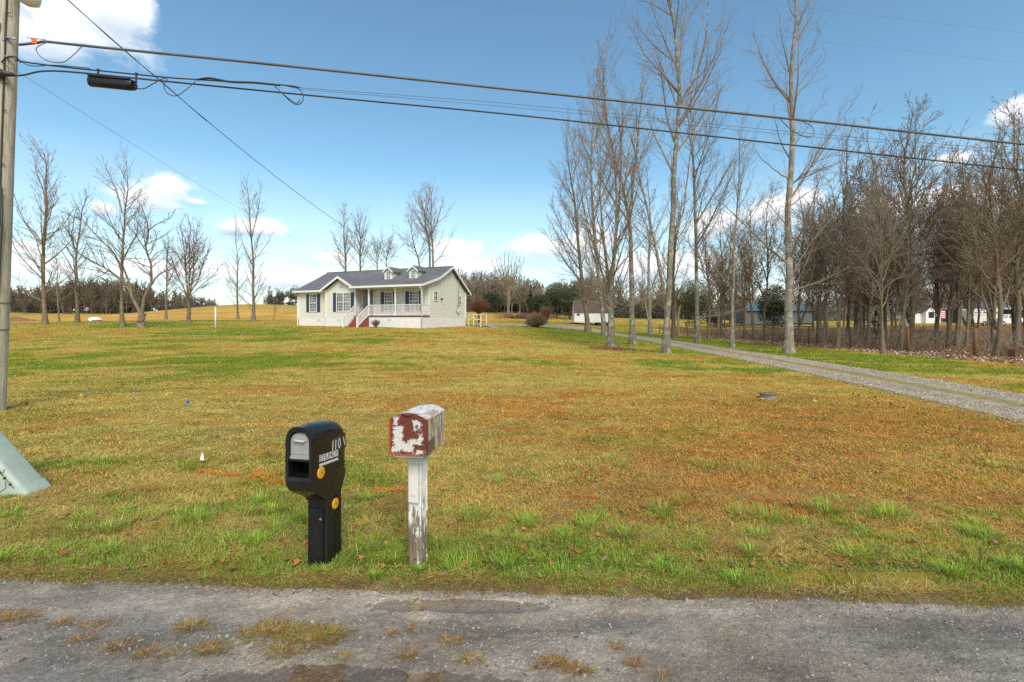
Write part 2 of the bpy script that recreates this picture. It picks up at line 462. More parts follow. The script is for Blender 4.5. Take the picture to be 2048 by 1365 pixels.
def shingle_mat():
    m, nt, b = new_mat('shingles')
    v = coords(nt)
    sx = N(nt, 'ShaderNodeSeparateXYZ'); L(nt, v, sx.inputs[0])
    d = N(nt, 'ShaderNodeMath', operation='DIVIDE'); L(nt, sx.outputs[2], d.inputs[0]); d.inputs[1].default_value = .065
    fr = N(nt, 'ShaderNodeMath', operation='FRACT'); L(nt, d.outputs[0], fr.inputs[0])
    f = noise(nt, coords(nt, (3, 1, 6)), 2.5, 6, .8); g = noise(nt, v, .7, 5, .7)
    c = ramp(nt, f, [(.3, (.075,.077,.082)), (.7, (.17,.172,.18))]).outputs[0]
    c = mixc(nt, ramp(nt, g, [(.45, 0), (.7, .5)]).outputs[0], c, (.20,.20,.215))
    c = mixc(nt, 1, c, ramp(nt, fr.outputs[0], [(0, (.7,.7,.7)), (.2, (1,1,1))]).outputs[0], 'MULTIPLY')
    L(nt, c, b.inputs['Base Color']); b.inputs['Roughness'].default_value = .9
    MATS['shingles'] = m
shingle_mat()

def pole_mat():
    m, nt, b = new_mat('pole_wood')
    f = noise(nt, coords(nt, (14,14,.5)), 3, 7, .75); g = noise(nt, coords(nt, (1,1,.3)), 2.2, 5, .6)
    c = ramp(nt, f, [(.34, (.26,.21,.15)), (.52, (.54,.47,.36)), (.7, (.68,.61,.49))]).outputs[0]
    c = mixc(nt, ramp(nt, g, [(.45, 0), (.65, .5)]).outputs[0], c, (.30,.31,.20))
    L(nt, c, b.inputs['Base Color']); b.inputs['Roughness'].default_value = .9; bump(nt, b, f, .9, .02)
    MATS['pole_wood'] = m
pole_mat()

def boxmask(nt, sep, x0, x1, z0, z1, soft, nz, ax=0):
    """soft rectangle in object x/z (or y/z) whose border is broken by noise nz; returns socket ~>0 inside"""
    def dist(sock, a, b):
        c = (a+b)/2; h = (b-a)/2
        s = N(nt, 'ShaderNodeMath', operation='SUBTRACT'); L(nt, sock, s.inputs[0]); s.inputs[1].default_value = c
        ab = N(nt, 'ShaderNodeMath', operation='ABSOLUTE'); L(nt, s.outputs[0], ab.inputs[0])
        t = N(nt, 'ShaderNodeMath', operation='SUBTRACT'); t.inputs[0].default_value = h; L(nt, ab.outputs[0], t.inputs[1])
        return t.outputs[0]
    mn = N(nt, 'ShaderNodeMath', operation='MINIMUM')
    L(nt, dist(sep.outputs[ax], x0, x1), mn.inputs[0]); L(nt, dist(sep.outputs[2], z0, z1), mn.inputs[1])
    ml = N(nt, 'ShaderNodeMath', operation='MULTIPLY_ADD'); L(nt, nz, ml.inputs[0]); ml.inputs[1].default_value = soft; L(nt, mn.outputs[0], ml.inputs[2])
    sb = N(nt, 'ShaderNodeMath', operation='SUBTRACT'); L(nt, ml.outputs[0], sb.inputs[0]); sb.inputs[1].default_value = soft*.5
    return sb.outputs[0]
def mxm(nt, *s):
    r = s[0]
    for t in s[1:]:
        m = N(nt, 'ShaderNodeMath', operation='MAXIMUM'); L(nt, r, m.inputs[0]); L(nt, t, m.inputs[1]); r = m.outputs[0]
    return r
def rust_front():
    m, nt, b = new_mat('rust_front')
    v = coords(nt); sp = N(nt, 'ShaderNodeSeparateXYZ'); L(nt, v, sp.inputs[0])
    nz = noise(nt, v, 26, 8, .8)
    k = mxm(nt, boxmask(nt, sp, -.103, -.028, .016, .19, .14, nz), boxmask(nt, sp, -.105, -.062, .19, .248, .17, nz),
            boxmask(nt, sp, -.04, .045, .016, .082, .14, nz), boxmask(nt, sp, .0, .098, .06, .10, .16, nz), boxmask(nt, sp, .065, .1, .07, .14, .16, nz),
            boxmask(nt, sp, .035, .09, .16, .225, .2, nz), boxmask(nt, sp, .06, .108, .006, .036, .14, nz))
    edge = ramp(nt, k, [(.0, 0), (.009, 1)]).outputs[0]
    white = ramp(nt, noise(nt, v, 120, 4, .8), [(.36, (.22,.10,.06)), (.43, (.45,.40,.35)), (.50, (.62,.61,.57)), (.7, (.72,.72,.69))]).outputs[0]
    rust = ramp(nt, noise(nt, v, 20, 6, .7), [(.3, (.085,.018,.010)), (.6, (.15,.030,.014)), (.75, (.24,.055,.02))]).outputs[0]
    # brighter rust along the left and bottom rim
    rim = mxm(nt, boxmask(nt, sp, -.14, -.112, -.05, .24, .03, nz), boxmask(nt, sp, -.14, .09, -.05, .012, .03, nz))
    rust = mixc(nt, ramp(nt, rim, [(0, 0), (.006, .85)]).outputs[0], rust, (.40,.085,.02))
    L(nt, mixc(nt, edge, rust, white), b.inputs['Base Color']); b.inputs['Roughness'].default_value = .55
    bump(nt, b, edge, .4, .003)
    MATS['rust_front'] = m
    m, nt, b = new_mat('rust_side')
    v = coords(nt, (1,1,.35)); v2 = coords(nt)
    k = noise(nt, v, 17, 8, .8); k2 = noise(nt, v, 8, 6, .7)
    white = ramp(nt, k2, [(.40, (.40,.27,.10)), (.47, (.58,.50,.34)), (.55, (.55,.55,.52)), (.66, (.70,.69,.64))]).outputs[0]
    c = mixc(nt, ramp(nt, k, [(.47, 0), (.53, 1)]).outputs[0], white, (.27,.18,.11))
    sp = N(nt, 'ShaderNodeSeparateXYZ'); L(nt, v2, sp.inputs[0])
    k3 = boxmask(nt, sp, -.02, .20, -.05, .09, .13, k, ax=1)
    c = mixc(nt, ramp(nt, k3, [(0, 0), (.01, .9)]).outputs[0], c, (.11,.075,.045))
    L(nt, c, b.inputs['Base Color']); b.inputs['Roughness'].default_value = .6
    MATS['rust_side'] = m
    m, nt, b = new_mat('rust_top')
    v = coords(nt, (1,.35,1))
    c = ramp(nt, noise(nt, v, 14, 7, .75), [(.36, (.26,.12,.075)), (.46, (.50,.40,.34)), (.54, (.70,.68,.65)), (.8, (.76,.76,.75))]).outputs[0]
    L(nt, c, b.inputs['Base Color']); b.inputs['Roughness'].default_value = .45
    MATS['rust_top'] = m
    m, nt, b = new_mat('peeling_post')
    v = coords(nt, (1,1,.22)); v2 = coords(nt); sp = N(nt, 'ShaderNodeSeparateXYZ'); L(nt, v2, sp.inputs[0])
    g = noise(nt, v, 22, 7, .75)
    mr = N(nt, 'ShaderNodeMapRange'); L(nt, sp.outputs[2], mr.inputs[0]); mr.inputs[1].default_value = -.62; mr.inputs[2].default_value = -.18
    mr.inputs[3].default_value = -.07; mr.inputs[4].default_value = .20
    ad = N(nt, 'ShaderNodeMath', operation='ADD'); L(nt, g, ad.inputs[0]); L(nt, mr.outputs[0], ad.inputs[1])
    wood = ramp(nt, noise(nt, coords(nt, (1,1,.06)), 60, 6, .7), [(.3, (.09,.065,.045)), (.55, (.23,.18,.13)), (.75, (.36,.31,.24))]).outputs[0]
    white = ramp(nt, g, [(.3, (.60,.58,.52)), (.7, (.76,.75,.71))]).outputs[0]
    L(nt, mixc(nt, ramp(nt, ad.outputs[0], [(.50, 0), (.515, 1)]).outputs[0], wood, white), b.inputs['Base Color'])
    b.inputs['Roughness'].default_value = .65; bump(nt, b, ad.outputs[0], .5, .005)
    MATS['peeling_post'] = m
rust_front()
M = MATS

for nm in ('plastic_black', 'plastic_black_rough'):
    m_ = MATS[nm]; t_ = m_.node_tree; b_ = t_.nodes['Principled BSDF']; v_ = coords(t_)
    L(t_, ramp(t_, noise(t_, v_, 11, 7, .7), [(.35, .16 if nm == 'plastic_black' else .34), (.7, .5)]).outputs[0], b_.inputs['Roughness'])
    L(t_, ramp(t_, noise(t_, coords(t_, (1, 1, .4)), 16, 8, .78), [(.50, (.008, .008, .009)), (.62, (.014, .013, .012)), (.75, (.05, .045, .04))]).outputs[0], b_.inputs['Base Color'])

rng = np.random.default_rng(7)
def grid_mesh(name, xs, ys, zf, mats, colf=None, smooth=True):
    Xg, Yg = np.meshgrid(xs, ys)
    Z = zf(Xg, Yg)
    V = np.stack([Xg.ravel(), Yg.ravel(), Z.ravel()], 1)
    nx, ny = len(xs), len(ys)
    i = (np.arange(ny-1)[:, None]*nx + np.arange(nx-1)[None]).ravel()
    Q = np.stack([i, i+1, i+1+nx, i+nx], 1)
    c = None if colf is None else colf(Xg.ravel(), Yg.ravel())
    me = mesh_np(name, V, Q, mats, c, smooth)
    return link(name, me)
def steps(*seg):
    out = []
    for a, b, d in seg: out.append(np.arange(a, b, d))
    return np.unique(np.concatenate(out).round(4))
xs = steps((-900,-170,60), (-170,-40,4), (-40,-10,.6), (-10,-5,.15), (-5,5,.045), (5,10,.12), (10,30,.35), (30,60,1.2), (60,170,4), (170,901,60))
ys = steps((-120,-12,12), (-12,-3,1), (-3,2.6,.3), (2.6,4.6,.04), (4.6,8,.08), (8,16,.2), (16,50,.5), (50,70,1), (70,160,2.5), (160,1000,60))
def ground_z(X, Y):
    z = gz(X, Y)
    # the wheel tracks of the drive are worn in under the gravel sheet
    dd = drive_d(X, Y)
    z = z - .035*sstep(1.75, 1.5, dd)*sstep(2.0, 3.2, Y)
    far = sstep(165, 400, Y)
    return z*(1-far) + far*4.0 - .0
def soil_col(X, Y):      # thatch and damp soil seen between the modelled blades
    c = ground_col(X, Y); e = (Y-edgeY(X))
    k = (.26*sstep(14, 5, Y)*sstep(-6, -2, Y))[:, None]
    s = np.array([.17, .12, .065])[None]*(.6+.9*fbm(X*5, Y*7, 52, 4)[:, None])
    return c*(1-k)+s*k
ground = grid_mesh('ground', xs, ys, ground_z, M['turf'], soil_col)
tag(ground, 'patchy winter lawn of straw, rust and green grass rising to the house', 'lawn', kind='structure')

# ---- road with shallow dips that hold water
DIPS = [(-.42, 2.85, .42, .07, .022), (-.05, 2.83, .25, .05, .014), (-.95, 2.2, .55, .13, .03), (-.25, 2.18, .42, .10, .024), (.60, 2.72, .20, .08, .010), (-2.35, 2.35, .5, .10, .010),
        (-2.9, 2.95, .5, .06, .010), (1.9, 2.1, .5, .12, .012), (-1.6, 1.2, .8, .3, .03), (.9, .9, .7, .25, .03), (.2, 2.62, .3, .05, .008)]
def road_z(X, Y):
    z = -.020 + .010*(fbm(X*1.6, Y*2.2, 41)-.5) + .011*(fbm(X*9, Y*9, 42, 4)-.5) + .008*(fbm(X*45, Y*45, 43, 2)-.5)
    wob = .5*(fbm(X*6, Y*9, 44, 3)-.5)
    for (x, y, rx, ry, d) in DIPS:
        q = ((X-x)/rx)**2 + ((Y-y)/ry)**2 + wob*2
        z = z - d*np.exp(-np.maximum(q, 0)*.9)
    # stony hump between the wheel tracks
    z = z + .014*np.exp(-((Y-2.55)/.10)**2)*sstep(1.2, -.2, X)
    return z
xr = steps((-150,-30,10), (-30,-4.2,.3), (-4.2,4.2,.0125), (4.2,30,.3), (30,151,10))
yr = steps((-2.0,1.2,.1), (1.2,2.0,.04), (2.0,3.45,.0125))
def road_tone(X, Y):
    f = .99 + .30*np.exp(-((Y-2.84)/.11)**2)*(1-.5*sstep(.8, 2, X)) - .22*sstep(.2, 1.3, X)*sstep(2.92, 2.62, Y) - .14*np.exp(-((Y-2.55)/.13)**2)*sstep(.6, -.4, X) - .10*sstep(-1.5, -2.6, X)*sstep(2.5, 2.3, Y)
    f = f + .42*(fbm(X*.9, Y*2.6, 46, 5)-.5) + .30*(fbm(X*5, Y*8, 47, 4)-.5)
    for (x, y, rx, ry, d) in DIPS: f = f - .16*np.exp(-(((X-x)/rx)**2+((Y-y)/ry)**2)*.6)
    w = fbm(X*1.7, Y*3.1, 48, 3)-.5
    f = np.clip(f, .35, 1.6)
    return np.stack([f*(1+.10*w), f, f*(1-.16*w)], 1)
road = grid_mesh('road', xr, yr, road_z, M['road_gravel'], road_tone)
tag(road, 'wet grey gravel and worn asphalt lane in front of the mailboxes', 'road', kind='structure')
# standing water
WL = -.0295
for k, (x0, x1, y0, y1, lb) in enumerate([(-1.1, .45, 2.66, 2.98, 'thin puddle along the grass edge beside the white mailbox post'),
                                     (-1.9, .5, 1.9, 2.44, 'brown puddle at the near side of the lane below the mailboxes')]):
    nx = 60; ny = 16
    o = grid_mesh('puddle', np.linspace(x0, x1, nx), np.linspace(y0, y1, ny), lambda X, Y: np.full(X.shape, WL+.0015*k), M['puddle_water'])
    tag(o, lb, 'puddle', kind='structure')

# ---- driveway
ya = np.r_[np.arange(2.9, 16, .12), np.arange(16, 61.5, .4)]
wa = np.linspace(-1, 1, 33)
Yd, Wd = np.meshgrid(ya, wa, indexing='ij')
hw = 1.58 + 1.6*sstep(6, 3, Yd) + .12*(vnoise(Yd*1.5, Wd*0+np.sign(Wd)*5, 61)-.5)
Xd = drive_c(Yd) + Wd*hw
aw = np.abs(Wd)
Zd = gz(Xd, Yd) + .014 - .075*sstep(.86, 1.0, aw) - 0*aw + .012*(fbm(Xd*3, Yd*3, 62, 3)-.5) - .012*np.exp(-((aw-.5)/.2)**2)
Vd = np.stack([Xd.ravel(), Yd.ravel(), Zd.ravel()], 1)
nx = len(wa); i = (np.arange(len(ya)-1)[:, None]*nx + np.arange(nx-1)[None]).ravel()
Qd = np.stack([i, i+1, i+1+nx, i+nx], 1)
med = (np.exp(-(aw/.24)**2)*.50*sstep(4, 9, Yd) + .42*sstep(.72, .95, aw) + .10*sstep(.55, .7, aw)).ravel()
cd = np.stack([med, med, med], 1)
drv = link('driveway', mesh_np('driveway', Vd, Qd, M['drive_gravel'], cd, True))
tag(drv, 'pale two-track gravel driveway with a grassy middle running back past the trees', 'driveway', kind='structure')
# parking pad behind: gravel arm that runs left to the house and right to the shed
pp = [(px2(935, 52), 52), (px2(985, 56), 56), (px2(1040, 58), 58), (px2(1110, 58.5), 58.5), (px2(1180, 58), 58), (px2(1215, 54), 54)]
P = np.array(pp); tt = np.linspace(0, len(P)-1, 60)
cxs = np.interp(tt, np.arange(len(P)), P[:, 0]); cys = np.interp(tt, np.arange(len(P)), P[:, 1])
wv = np.linspace(-1, 1, 13)
hwv = np.interp(tt, [0, 1, 3, 5], [.7, 1.6, 3.4, 4.0])
Yp = cys[:, None] + wv[None]*hwv[:, None]; Xp = cxs[:, None] + 0*wv[None]
Zp = gz(Xp, Yp) + .03 - .09*sstep(.8, 1, np.abs(wv))[None]
nx = 13; i = (np.arange(59)[:, None]*nx + np.arange(nx-1)[None]).ravel()
pad = link('gravel_path', mesh_np('gravel_path', np.stack([Xp.ravel(), Yp.ravel(), Zp.ravel()], 1), np.stack([i, i+1, i+1+nx, i+nx], 1), M['drive_gravel'],
      np.repeat((.1+.2*sstep(.6,1,np.abs(wv))[None]+0*Xp).ravel()[:, None], 3, 1), True))
tag(pad, 'pale gravel turning area between the house ramp and the white shed', 'gravel path', kind='structure')

# ------------------------------------------------------------------ grass blades
def blades(X, Y, Z, h, w, az, lean, col, curl=.5, tip=1.25):
    n = len(X)
    dx = np.cos(az); dy = np.sin(az)
    sx = -dy; sy = dx
    V = np.zeros((n, 5, 3)); C = np.zeros((n, 5, 3))
    for k, (t, ww) in enumerate([(0, 1), (0, -1), (.55, .8), (.55, -.8), (1, 0)]):
        out = lean*h*(t**1.0)*(1-curl) + lean*h*curl*t*t
        V[:, k, 0] = X + dx*out + sx*w*.5*ww
        V[:, k, 1] = Y + dy*out + sy*w*.5*ww
        V[:, k, 2] = Z + h*np.sqrt(np.maximum(1-(.6*np.minimum(lean, 1.2)*t)**2, .12))*t
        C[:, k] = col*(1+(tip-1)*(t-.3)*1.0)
    b = (np.arange(n)*5)[:, None]
    T = np.concatenate([b+np.array([[0, 1, 3]]), b+np.array([[0, 3, 2]]), b+np.array([[2, 3, 4]])])
    return V.reshape(-1, 3), T, np.clip(C.reshape(-1, 3), 0, 1)
def join(parts):
    Vs, Ts, Cs = [], [], []; o = 0
    for V, T, C in parts:
        Vs.append(V); Ts.append(T+o); Cs.append(C); o += len(V)
    return np.concatenate(Vs), np.concatenate(Ts), np.concatenate(Cs)
def stuff(name, parts, label, cat, mat='blade'):
    V, T, C = join(parts)
    o = link(name, mesh_np(name, V, T, M[mat], C))
    return tag(o, label, cat, kind='stuff')
GREENS = np.array([[.17,.27,.03],[.22,.32,.04],[.12,.21,.02],[.30,.37,.08],[.15,.25,.05]])
STRAWS = np.array([[.57,.42,.13],[.48,.34,.09],[.42,.22,.06],[.66,.52,.23],[.36,.16,.045],[.30,.18,.06]])
def pick(pal, n, var=.25):
    return pal[rng.integers(0, len(pal), n)]*(1+var*(rng.random((n, 1))-.5)*2)
def clear(X, Y):   # keep off the drive, posts, house
    k = drive_d(X, Y) > 1.25+.4*rng.random(len(X))
    k |= (np.abs(drive_d(X, Y)) < .15+.35*rng.random(len(X))) & (Y > 6) & (rng.random(len(X)) < .7)
    return k
parts = []
# verge: dense soft green band on the road edge
n = 170000
X = rng.uniform(-4.8, 4.9, n); e = -.05 + rng.random(n)**1.4*1.27
Y = edgeY(X)+e
nv = fbm(X*2.0, Y*3.5, 71, 3); nw = fbm(X*.8+4, Y*1.5, 72, 3)
keep = rng.random(n) < np.clip(1.35-e*1.1, .16, 1)*np.clip(.2+3.4*(nv-.37)*2, .09, 1)
keep &= ~((np.abs(X+.30) < .22) & (np.abs(e-.12) < .2))       # bare patch by the post
X, Y, e, nv, nw = [a[keep] for a in (X, Y, e, nv, nw)]
n = len(X)
gfrac = np.clip(.97-.55*sstep(.35, 1.0, e)-.9*sstep(.50, .38, nv)*sstep(.15, .45, e)-.5*sstep(.1, .0, e), .05, 1)
isg = rng.random(n) < gfrac*np.clip(.62+2.2*(fbm(X*1.4+3, Y*3.0, 75, 4)-.36), .35, 1)
col = np.where(isg[:, None], pick(GREENS, n), pick(STRAWS, n))
h = np.where(isg, rng.uniform(.020, .062, n)*(.45+1.5*(nw-.15)), rng.uniform(.012, .035, n))*np.clip(.45+e*6, .45, 1)
lean = np.where(isg, rng.uniform(.25, 1.1, n), rng.uniform(1.2, 3.2, n))
parts.append(blades(X, Y, gz(X, Y)-.004, h, rng.uniform(.0022, .0042, n), rng.uniform(0, 2*PI, n), lean, col))
# separate tussocks
tus = []
fixed = [(-.35,3.95,.115),(.12,3.85,.10),(.42,3.55,.11),(.62,3.78,.12),(.86,3.62,.09),(-1.05,3.42,.08),(-.35,3.15,.10),(-.05,3.2,.07),(-.55,3.5,.06),(1.3,4.1,.10),(2.15,3.9,.12),(2.7,4.05,.12),(3.2,3.95,.13),(3.6,3.6,.1),
         (1.7,3.35,.08),(2.4,3.3,.09),(1.0,3.15,.07),(-3.2,3.75,.09),(-2.6,3.9,.10),(-2.1,4.1,.08),(-2.9,3.4,.08),(-1.9,3.5,.08),(-3.6,3.3,.07),(-1.35,4.4,.06),(-.62,3.16,.05),(1.9,3.62,.08),(-2.35,4.35,.08),(-1.7,3.9,.09),
         (-.9,3.1,.05),(-1.25,3.15,.06),(.3,3.1,.07),(.75,3.2,.06),(1.45,3.05,.06),(2.9,3.1,.08),(3.4,3.15,.08)]
for x, y, s in fixed: tus.append((x, y, s, rng.integers(160, 280)))
for k in range(900):
    y = rng.uniform(3.05, 5.6); x = rng.uniform(-1.2*y, 1.2*y)
    if rng.random() < .25+.75*(y < 4.1) and fbm(np.array([x*1.1+5]), np.array([y*2.2]), 79, 3)[0] > .44: tus.append((x, y, rng.uniform(.03, .08), rng.integers(35, 95)))
for k in range(700):
    y = 5+25*rng.random()**1.5; x = rng.uniform(-1.15*y, 1.15*y)
    if fbm(np.array([x*.5]), np.array([y*.9]), 12)[0] > .50: tus.append((x, y, rng.uniform(.03, .07), rng.integers(10, 26)))
for (x, y, s, k) in tus:
    k = int(k); r = s*(1.1 if s > .05 else .6)*rng.random(k)**.7*(1 if y < 5 else 2.2); a = rng.uniform(0, 2*PI, k)
    bx = x+r*np.cos(a); by = y+r*np.sin(a)
    if (drive_d(bx, by) < 1.8).any() or (by < edgeY(bx)).any(): continue
    aa = a+rng.normal(0, .5, k)
    c = pick(GREENS[:3] if rng.random() < .8 else GREENS, k, .3)*rng.uniform(.85, 1.3)*np.array([.92, 1.1, .95])
    if y > 8: c = c*np.array([1.3, 1.05, 1.2])
    dead = rng.random(k) < .16; c[dead] = pick(STRAWS, dead.sum())
    parts.append(blades(bx, by, gz(bx, by)-.005, s*rng.uniform(.4, 1.15, k)*1.12, np.maximum(rng.uniform(.0024, .0042, k), .0007*y), aa, rng.uniform(.3, 1.25, k), c))
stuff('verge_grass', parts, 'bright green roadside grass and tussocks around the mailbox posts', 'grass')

# lawn: short turf, straw and rust thatch, sampled evenly in depth
parts = []
n = 520000
u = rng.random(n)
Y = 3.25*(48/3.25)**u
X = rng.uniform(-1.18, 1.18, n)*Y
k = clear(X, Y) & (Y > edgeY(X)+.12)
# keep out of the house footprint
hx = (X+7.33)*.927-(Y-38)*.375; hy = (X+7.33)*.375+(Y-38)*.927
k &= ~((hx > -14) & (hx < .2) & (hy > -1.5) & (hy < 8))
X, Y = X[k], Y[k]; n = len(X)
gc = ground_col(X, Y)
isg = gc[:, 1] > gc[:, 0]*.98
isg = np.where(rng.random(n) < .16, ~isg, isg)
base = np.where(isg[:, None], gc*.40+pick(GREENS, n, .5)*np.array([1.25,1,1.1])*.62, gc*.66+pick(STRAWS, n, .5)*.50)
hc = .45+1.5*fbm(X*3.1, Y*4.2, 76, 3)
h = np.where(isg, rng.uniform(.012, .040, n), rng.uniform(.008, .028, n))*(1+.35*sstep(8, 3, Y))*hc
lean = np.where(isg, rng.uniform(.3, 1.8, n), rng.uniform(1.0, 3.2, n))
w = np.maximum(rng.uniform(.0022, .0045, n), Y*rng.uniform(.0006, .0011, n))
h = np.maximum(h, Y*.0009)
lod = Y > 9
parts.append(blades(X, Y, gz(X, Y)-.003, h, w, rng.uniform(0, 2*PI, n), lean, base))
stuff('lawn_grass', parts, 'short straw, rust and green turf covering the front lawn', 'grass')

# clover and small broad weed leaves in the verge
def flatleaves(X, Y, Z, s, col, tilt=.5):
    n = len(X); a = rng.uniform(0, 2*PI, n); asp = rng.uniform(.45, .8, n)
    dx = np.cos(a)*s; dy = np.sin(a)*s; ex = -np.sin(a)*s*asp; ey = np.cos(a)*s*asp
    t1 = rng.normal(0, tilt, n)*s; t2 = rng.normal(0, tilt, n)*s
    V = np.zeros((n, 5, 3))
    off = [(1, 0, 1, 0), (0, 1, 0, 1), (-1, 0, -1, 0), (0, -1, 0, -1)]
    for k, (p, q, u1, u2) in enumerate(off):
        V[:, k, 0] = X+dx*p+ex*q; V[:, k, 1] = Y+dy*p+ey*q; V[:, k, 2] = Z+t1*u1+t2*u2+s*.35
    V[:, 4, 0] = X; V[:, 4, 1] = Y; V[:, 4, 2] = Z+s*.1
    b = (np.arange(n)*5)[:, None]
    T = np.concatenate([b+np.array([[4, 0, 1]]), b+np.array([[4, 1, 2]]), b+np.array([[4, 2, 3]]), b+np.array([[4, 3, 0]])])
    return V.reshape(-1, 3), T, np.clip(np.repeat(col, 5, 0).reshape(-1, 3), 0, 1)
n = 60000
u = rng.random(n); Y = 3.12*(9/3.12)**(u**1.3); X = rng.uniform(-1.16, 1.16, n)*Y
nn = fbm(X*1.6+7, Y*2.6, 81, 4)
k = (nn > .50) & (Y > edgeY(X)+.1) & clear(X, Y)
X, Y = X[k], Y[k]; n = len(X)
stuff('clover_patches', [flatleaves(X, Y, gz(X, Y)+rng.random(n)*.012, rng.uniform(.004, .009, n)*(1+.05*Y), pick(GREENS*np.array([.85, .9, 1.3]), n))],
      'low clover and broadleaf weeds spread through the near lawn', 'weeds')
# fallen leaves : lobed dry curls
n = 760
Y = 3.15*(11/3.15)**(rng.random(n)**1.5); X = rng.uniform(-1.15, 1.15, n)*Y
k = clear(X, Y) & (Y > edgeY(X)+.03); X, Y = X[k], Y[k]; n = len(X)
LC = np.array([[.40,.15,.05],[.28,.09,.04],[.42,.20,.08],[.20,.10,.055],[.30,.20,.12],[.34,.14,.06]])
parts = []
for i in range(n):
    s = rng.uniform(.013, .034); kk = int(rng.integers(4, 8)); a0 = rng.uniform(0, 6.28)
    ang = a0+np.arange(kk*2)*PI/kk; rad = np.where(np.arange(kk*2) % 2, .66, 1)*s*rng.uniform(.45, 1.2, kk*2)
    tx, ty = rng.normal(0, .45, 2)
    px_ = X[i]+rad*np.cos(ang); py_ = Y[i]+rad*np.sin(ang)*.85
    z0 = g1(X[i], Y[i])+.014+.02*(Y[i] < 4.6)
    zz = z0+(rad*np.cos(ang)*tx+rad*np.sin(ang)*ty)*.7+(rad/s)**2*s*.3*rng.random(kk*2)
    V = np.concatenate([[[X[i], Y[i], z0]], np.stack([px_, py_, zz], 1)])
    j = np.arange(kk*2); T = np.stack([np.zeros(kk*2, int), 1+j, 1+(j+1) % (kk*2)], 1)
    c = LC[rng.integers(0, len(LC))]*rng.uniform(.7, 1.2)
    parts.append((V, T, np.clip(np.repeat(c[None], len(V), 0)*rng.uniform(.85, 1.1, (len(V), 1)), 0, 1)))
stuff('fallen_leaves', parts, 'dry brown and orange fallen leaves scattered over the near grass', 'leaves')
# straw mats (thatch swaths)
parts = []
for k in range(46):
    y = rng.uniform(3.15, 5.2); x = rng.uniform(-1.15*y, 1.15*y); kk = int(rng.uniform(250, 800)); rx = rng.uniform(.15, .45); ry = rx*.35
    X = x+rng.normal(0, rx, kk); Y = y+rng.normal(0, ry, kk); q = Y > edgeY(X)+.02; X, Y = X[q], Y[q]; m_ = len(X)
    parts.append(blades(X, Y, gz(X, Y)+.006, rng.uniform(.015, .045, m_), rng.uniform(.0015, .003, m_), rng.normal(0.2, 1.1, m_)+PI*(rng.random(m_) < .5), rng.uniform(1.5, 4.5, m_), pick(STRAWS*np.array([.85,.7,.65]), m_, .3)))
for (x, y, rx, ry, k) in [(-4.2,4.35,.6,.25,1500),(-3.8,3.95,.5,.12,900),(-2.1,3.75,.3,.1,700),(-2.5,4.0,.25,.1,500),(1.3,3.55,.6,.10,1400),(2.1,3.7,.5,.1,1100),(3.3,3.85,.5,.1,1000),(2.6,4.4,.9,.2,1800),(-1.3,3.12,.4,.05,500),
                          (.55,3.08,.5,.035,500),(-.42,3.11,.2,.05,400),(-2.9,3.2,.6,.04,500),(2.3,2.95,.6,.04,500),(-4.3,5.9,.5,.15,500),(.7,4.3,.5,.15,700),(1.6,5.2,.9,.3,1500),(3.6,5.4,.9,.3,1500)]:
    X = x+rng.normal(0, rx*.55, k); Y = y+rng.normal(0, ry*.6, k); q = Y > edgeY(X)-.02; X, Y = X[q], Y[q]; m_ = len(X)
    parts.append(blades(X, Y, gz(X, Y)+.004, rng.uniform(.015, .04, m_), rng.uniform(.0015, .003, m_), rng.normal(0.2, .9, m_)+PI*(rng.random(m_) < .5), rng.uniform(2, 4.5, m_), pick(STRAWS, m_, .25)))
k = 16000; X = rng.uniform(-4.6, 4.8, k); e_ = rng.normal(.045, .05, k); Y = edgeY(X)+e_; q = fbm(X*2.3, X*0+4, 83, 4) > .42; X, Y, e_ = X[q], Y[q], e_[q]; m_ = len(X)
zb2 = np.where(e_ > 0, gz(X, Y), np.maximum(gz(X, Y), road_z(X, Y)))
parts.append(blades(X, Y, zb2+.002, rng.uniform(.008, .03, m_), rng.uniform(.0012, .0028, m_), rng.uniform(0, 6.28, m_), rng.uniform(1.2, 4.5, m_), np.where((rng.random(m_) < .3)[:, None], pick(GREENS, m_), pick(STRAWS*np.array([.7,.62,.6]), m_, .3))))
stuff('dead_grass', parts, 'tan mats of dead straw lying in the verge', 'dead grass')
# orange painted survey lines on the grass, each its own mark
PM = [((392, 948), (480, 958), .02, 'short faint orange paint line on the grass right of the white marker flag'),
      ((500, 955), (590, 972), .06, 'broad bright orange paint blotch on the grass just behind the black mailbox'),
      ((748, 985), (808, 990), .014, 'thin orange paint dash on the grass immediately left of the peeling white post'),
      ((1120, 1003), (1195, 1006), .010, 'thin orange paint dash in the verge on the middle of the lawn edge'),
      ((1512, 1008), (1612, 1012), .012, 'long thin orange paint dash in the verge at the rusty brown patch')]
for (a, b, ww, lb) in PM:
    Ya = EYE*F/(a[1]-HZ); Yb = EYE*F/(b[1]-HZ)
    k = int(420*(.5+ww*18)); t = rng.random(k)
    X = px2(a[0], Ya)*(1-t)+px2(b[0], Yb)*t+rng.normal(0, .006, k); Y = Ya*(1-t)+Yb*t+rng.normal(0, ww*1.6, k)
    V, T, C = blades(X, Y, gz(X, Y)+.008, rng.uniform(.012, .028, k), rng.uniform(.003, .006, k), rng.uniform(0, 6.28, k), rng.uniform(.8, 3, k), np.array([.75,.20,.03])*rng.uniform(.55, 1.1, (k, 1)))
    o = link('paint_mark', mesh_np('paint_mark', V, T, M['blade'], C)); tag(o, lb, 'paint mark', 'orange survey paint marks on the grass')

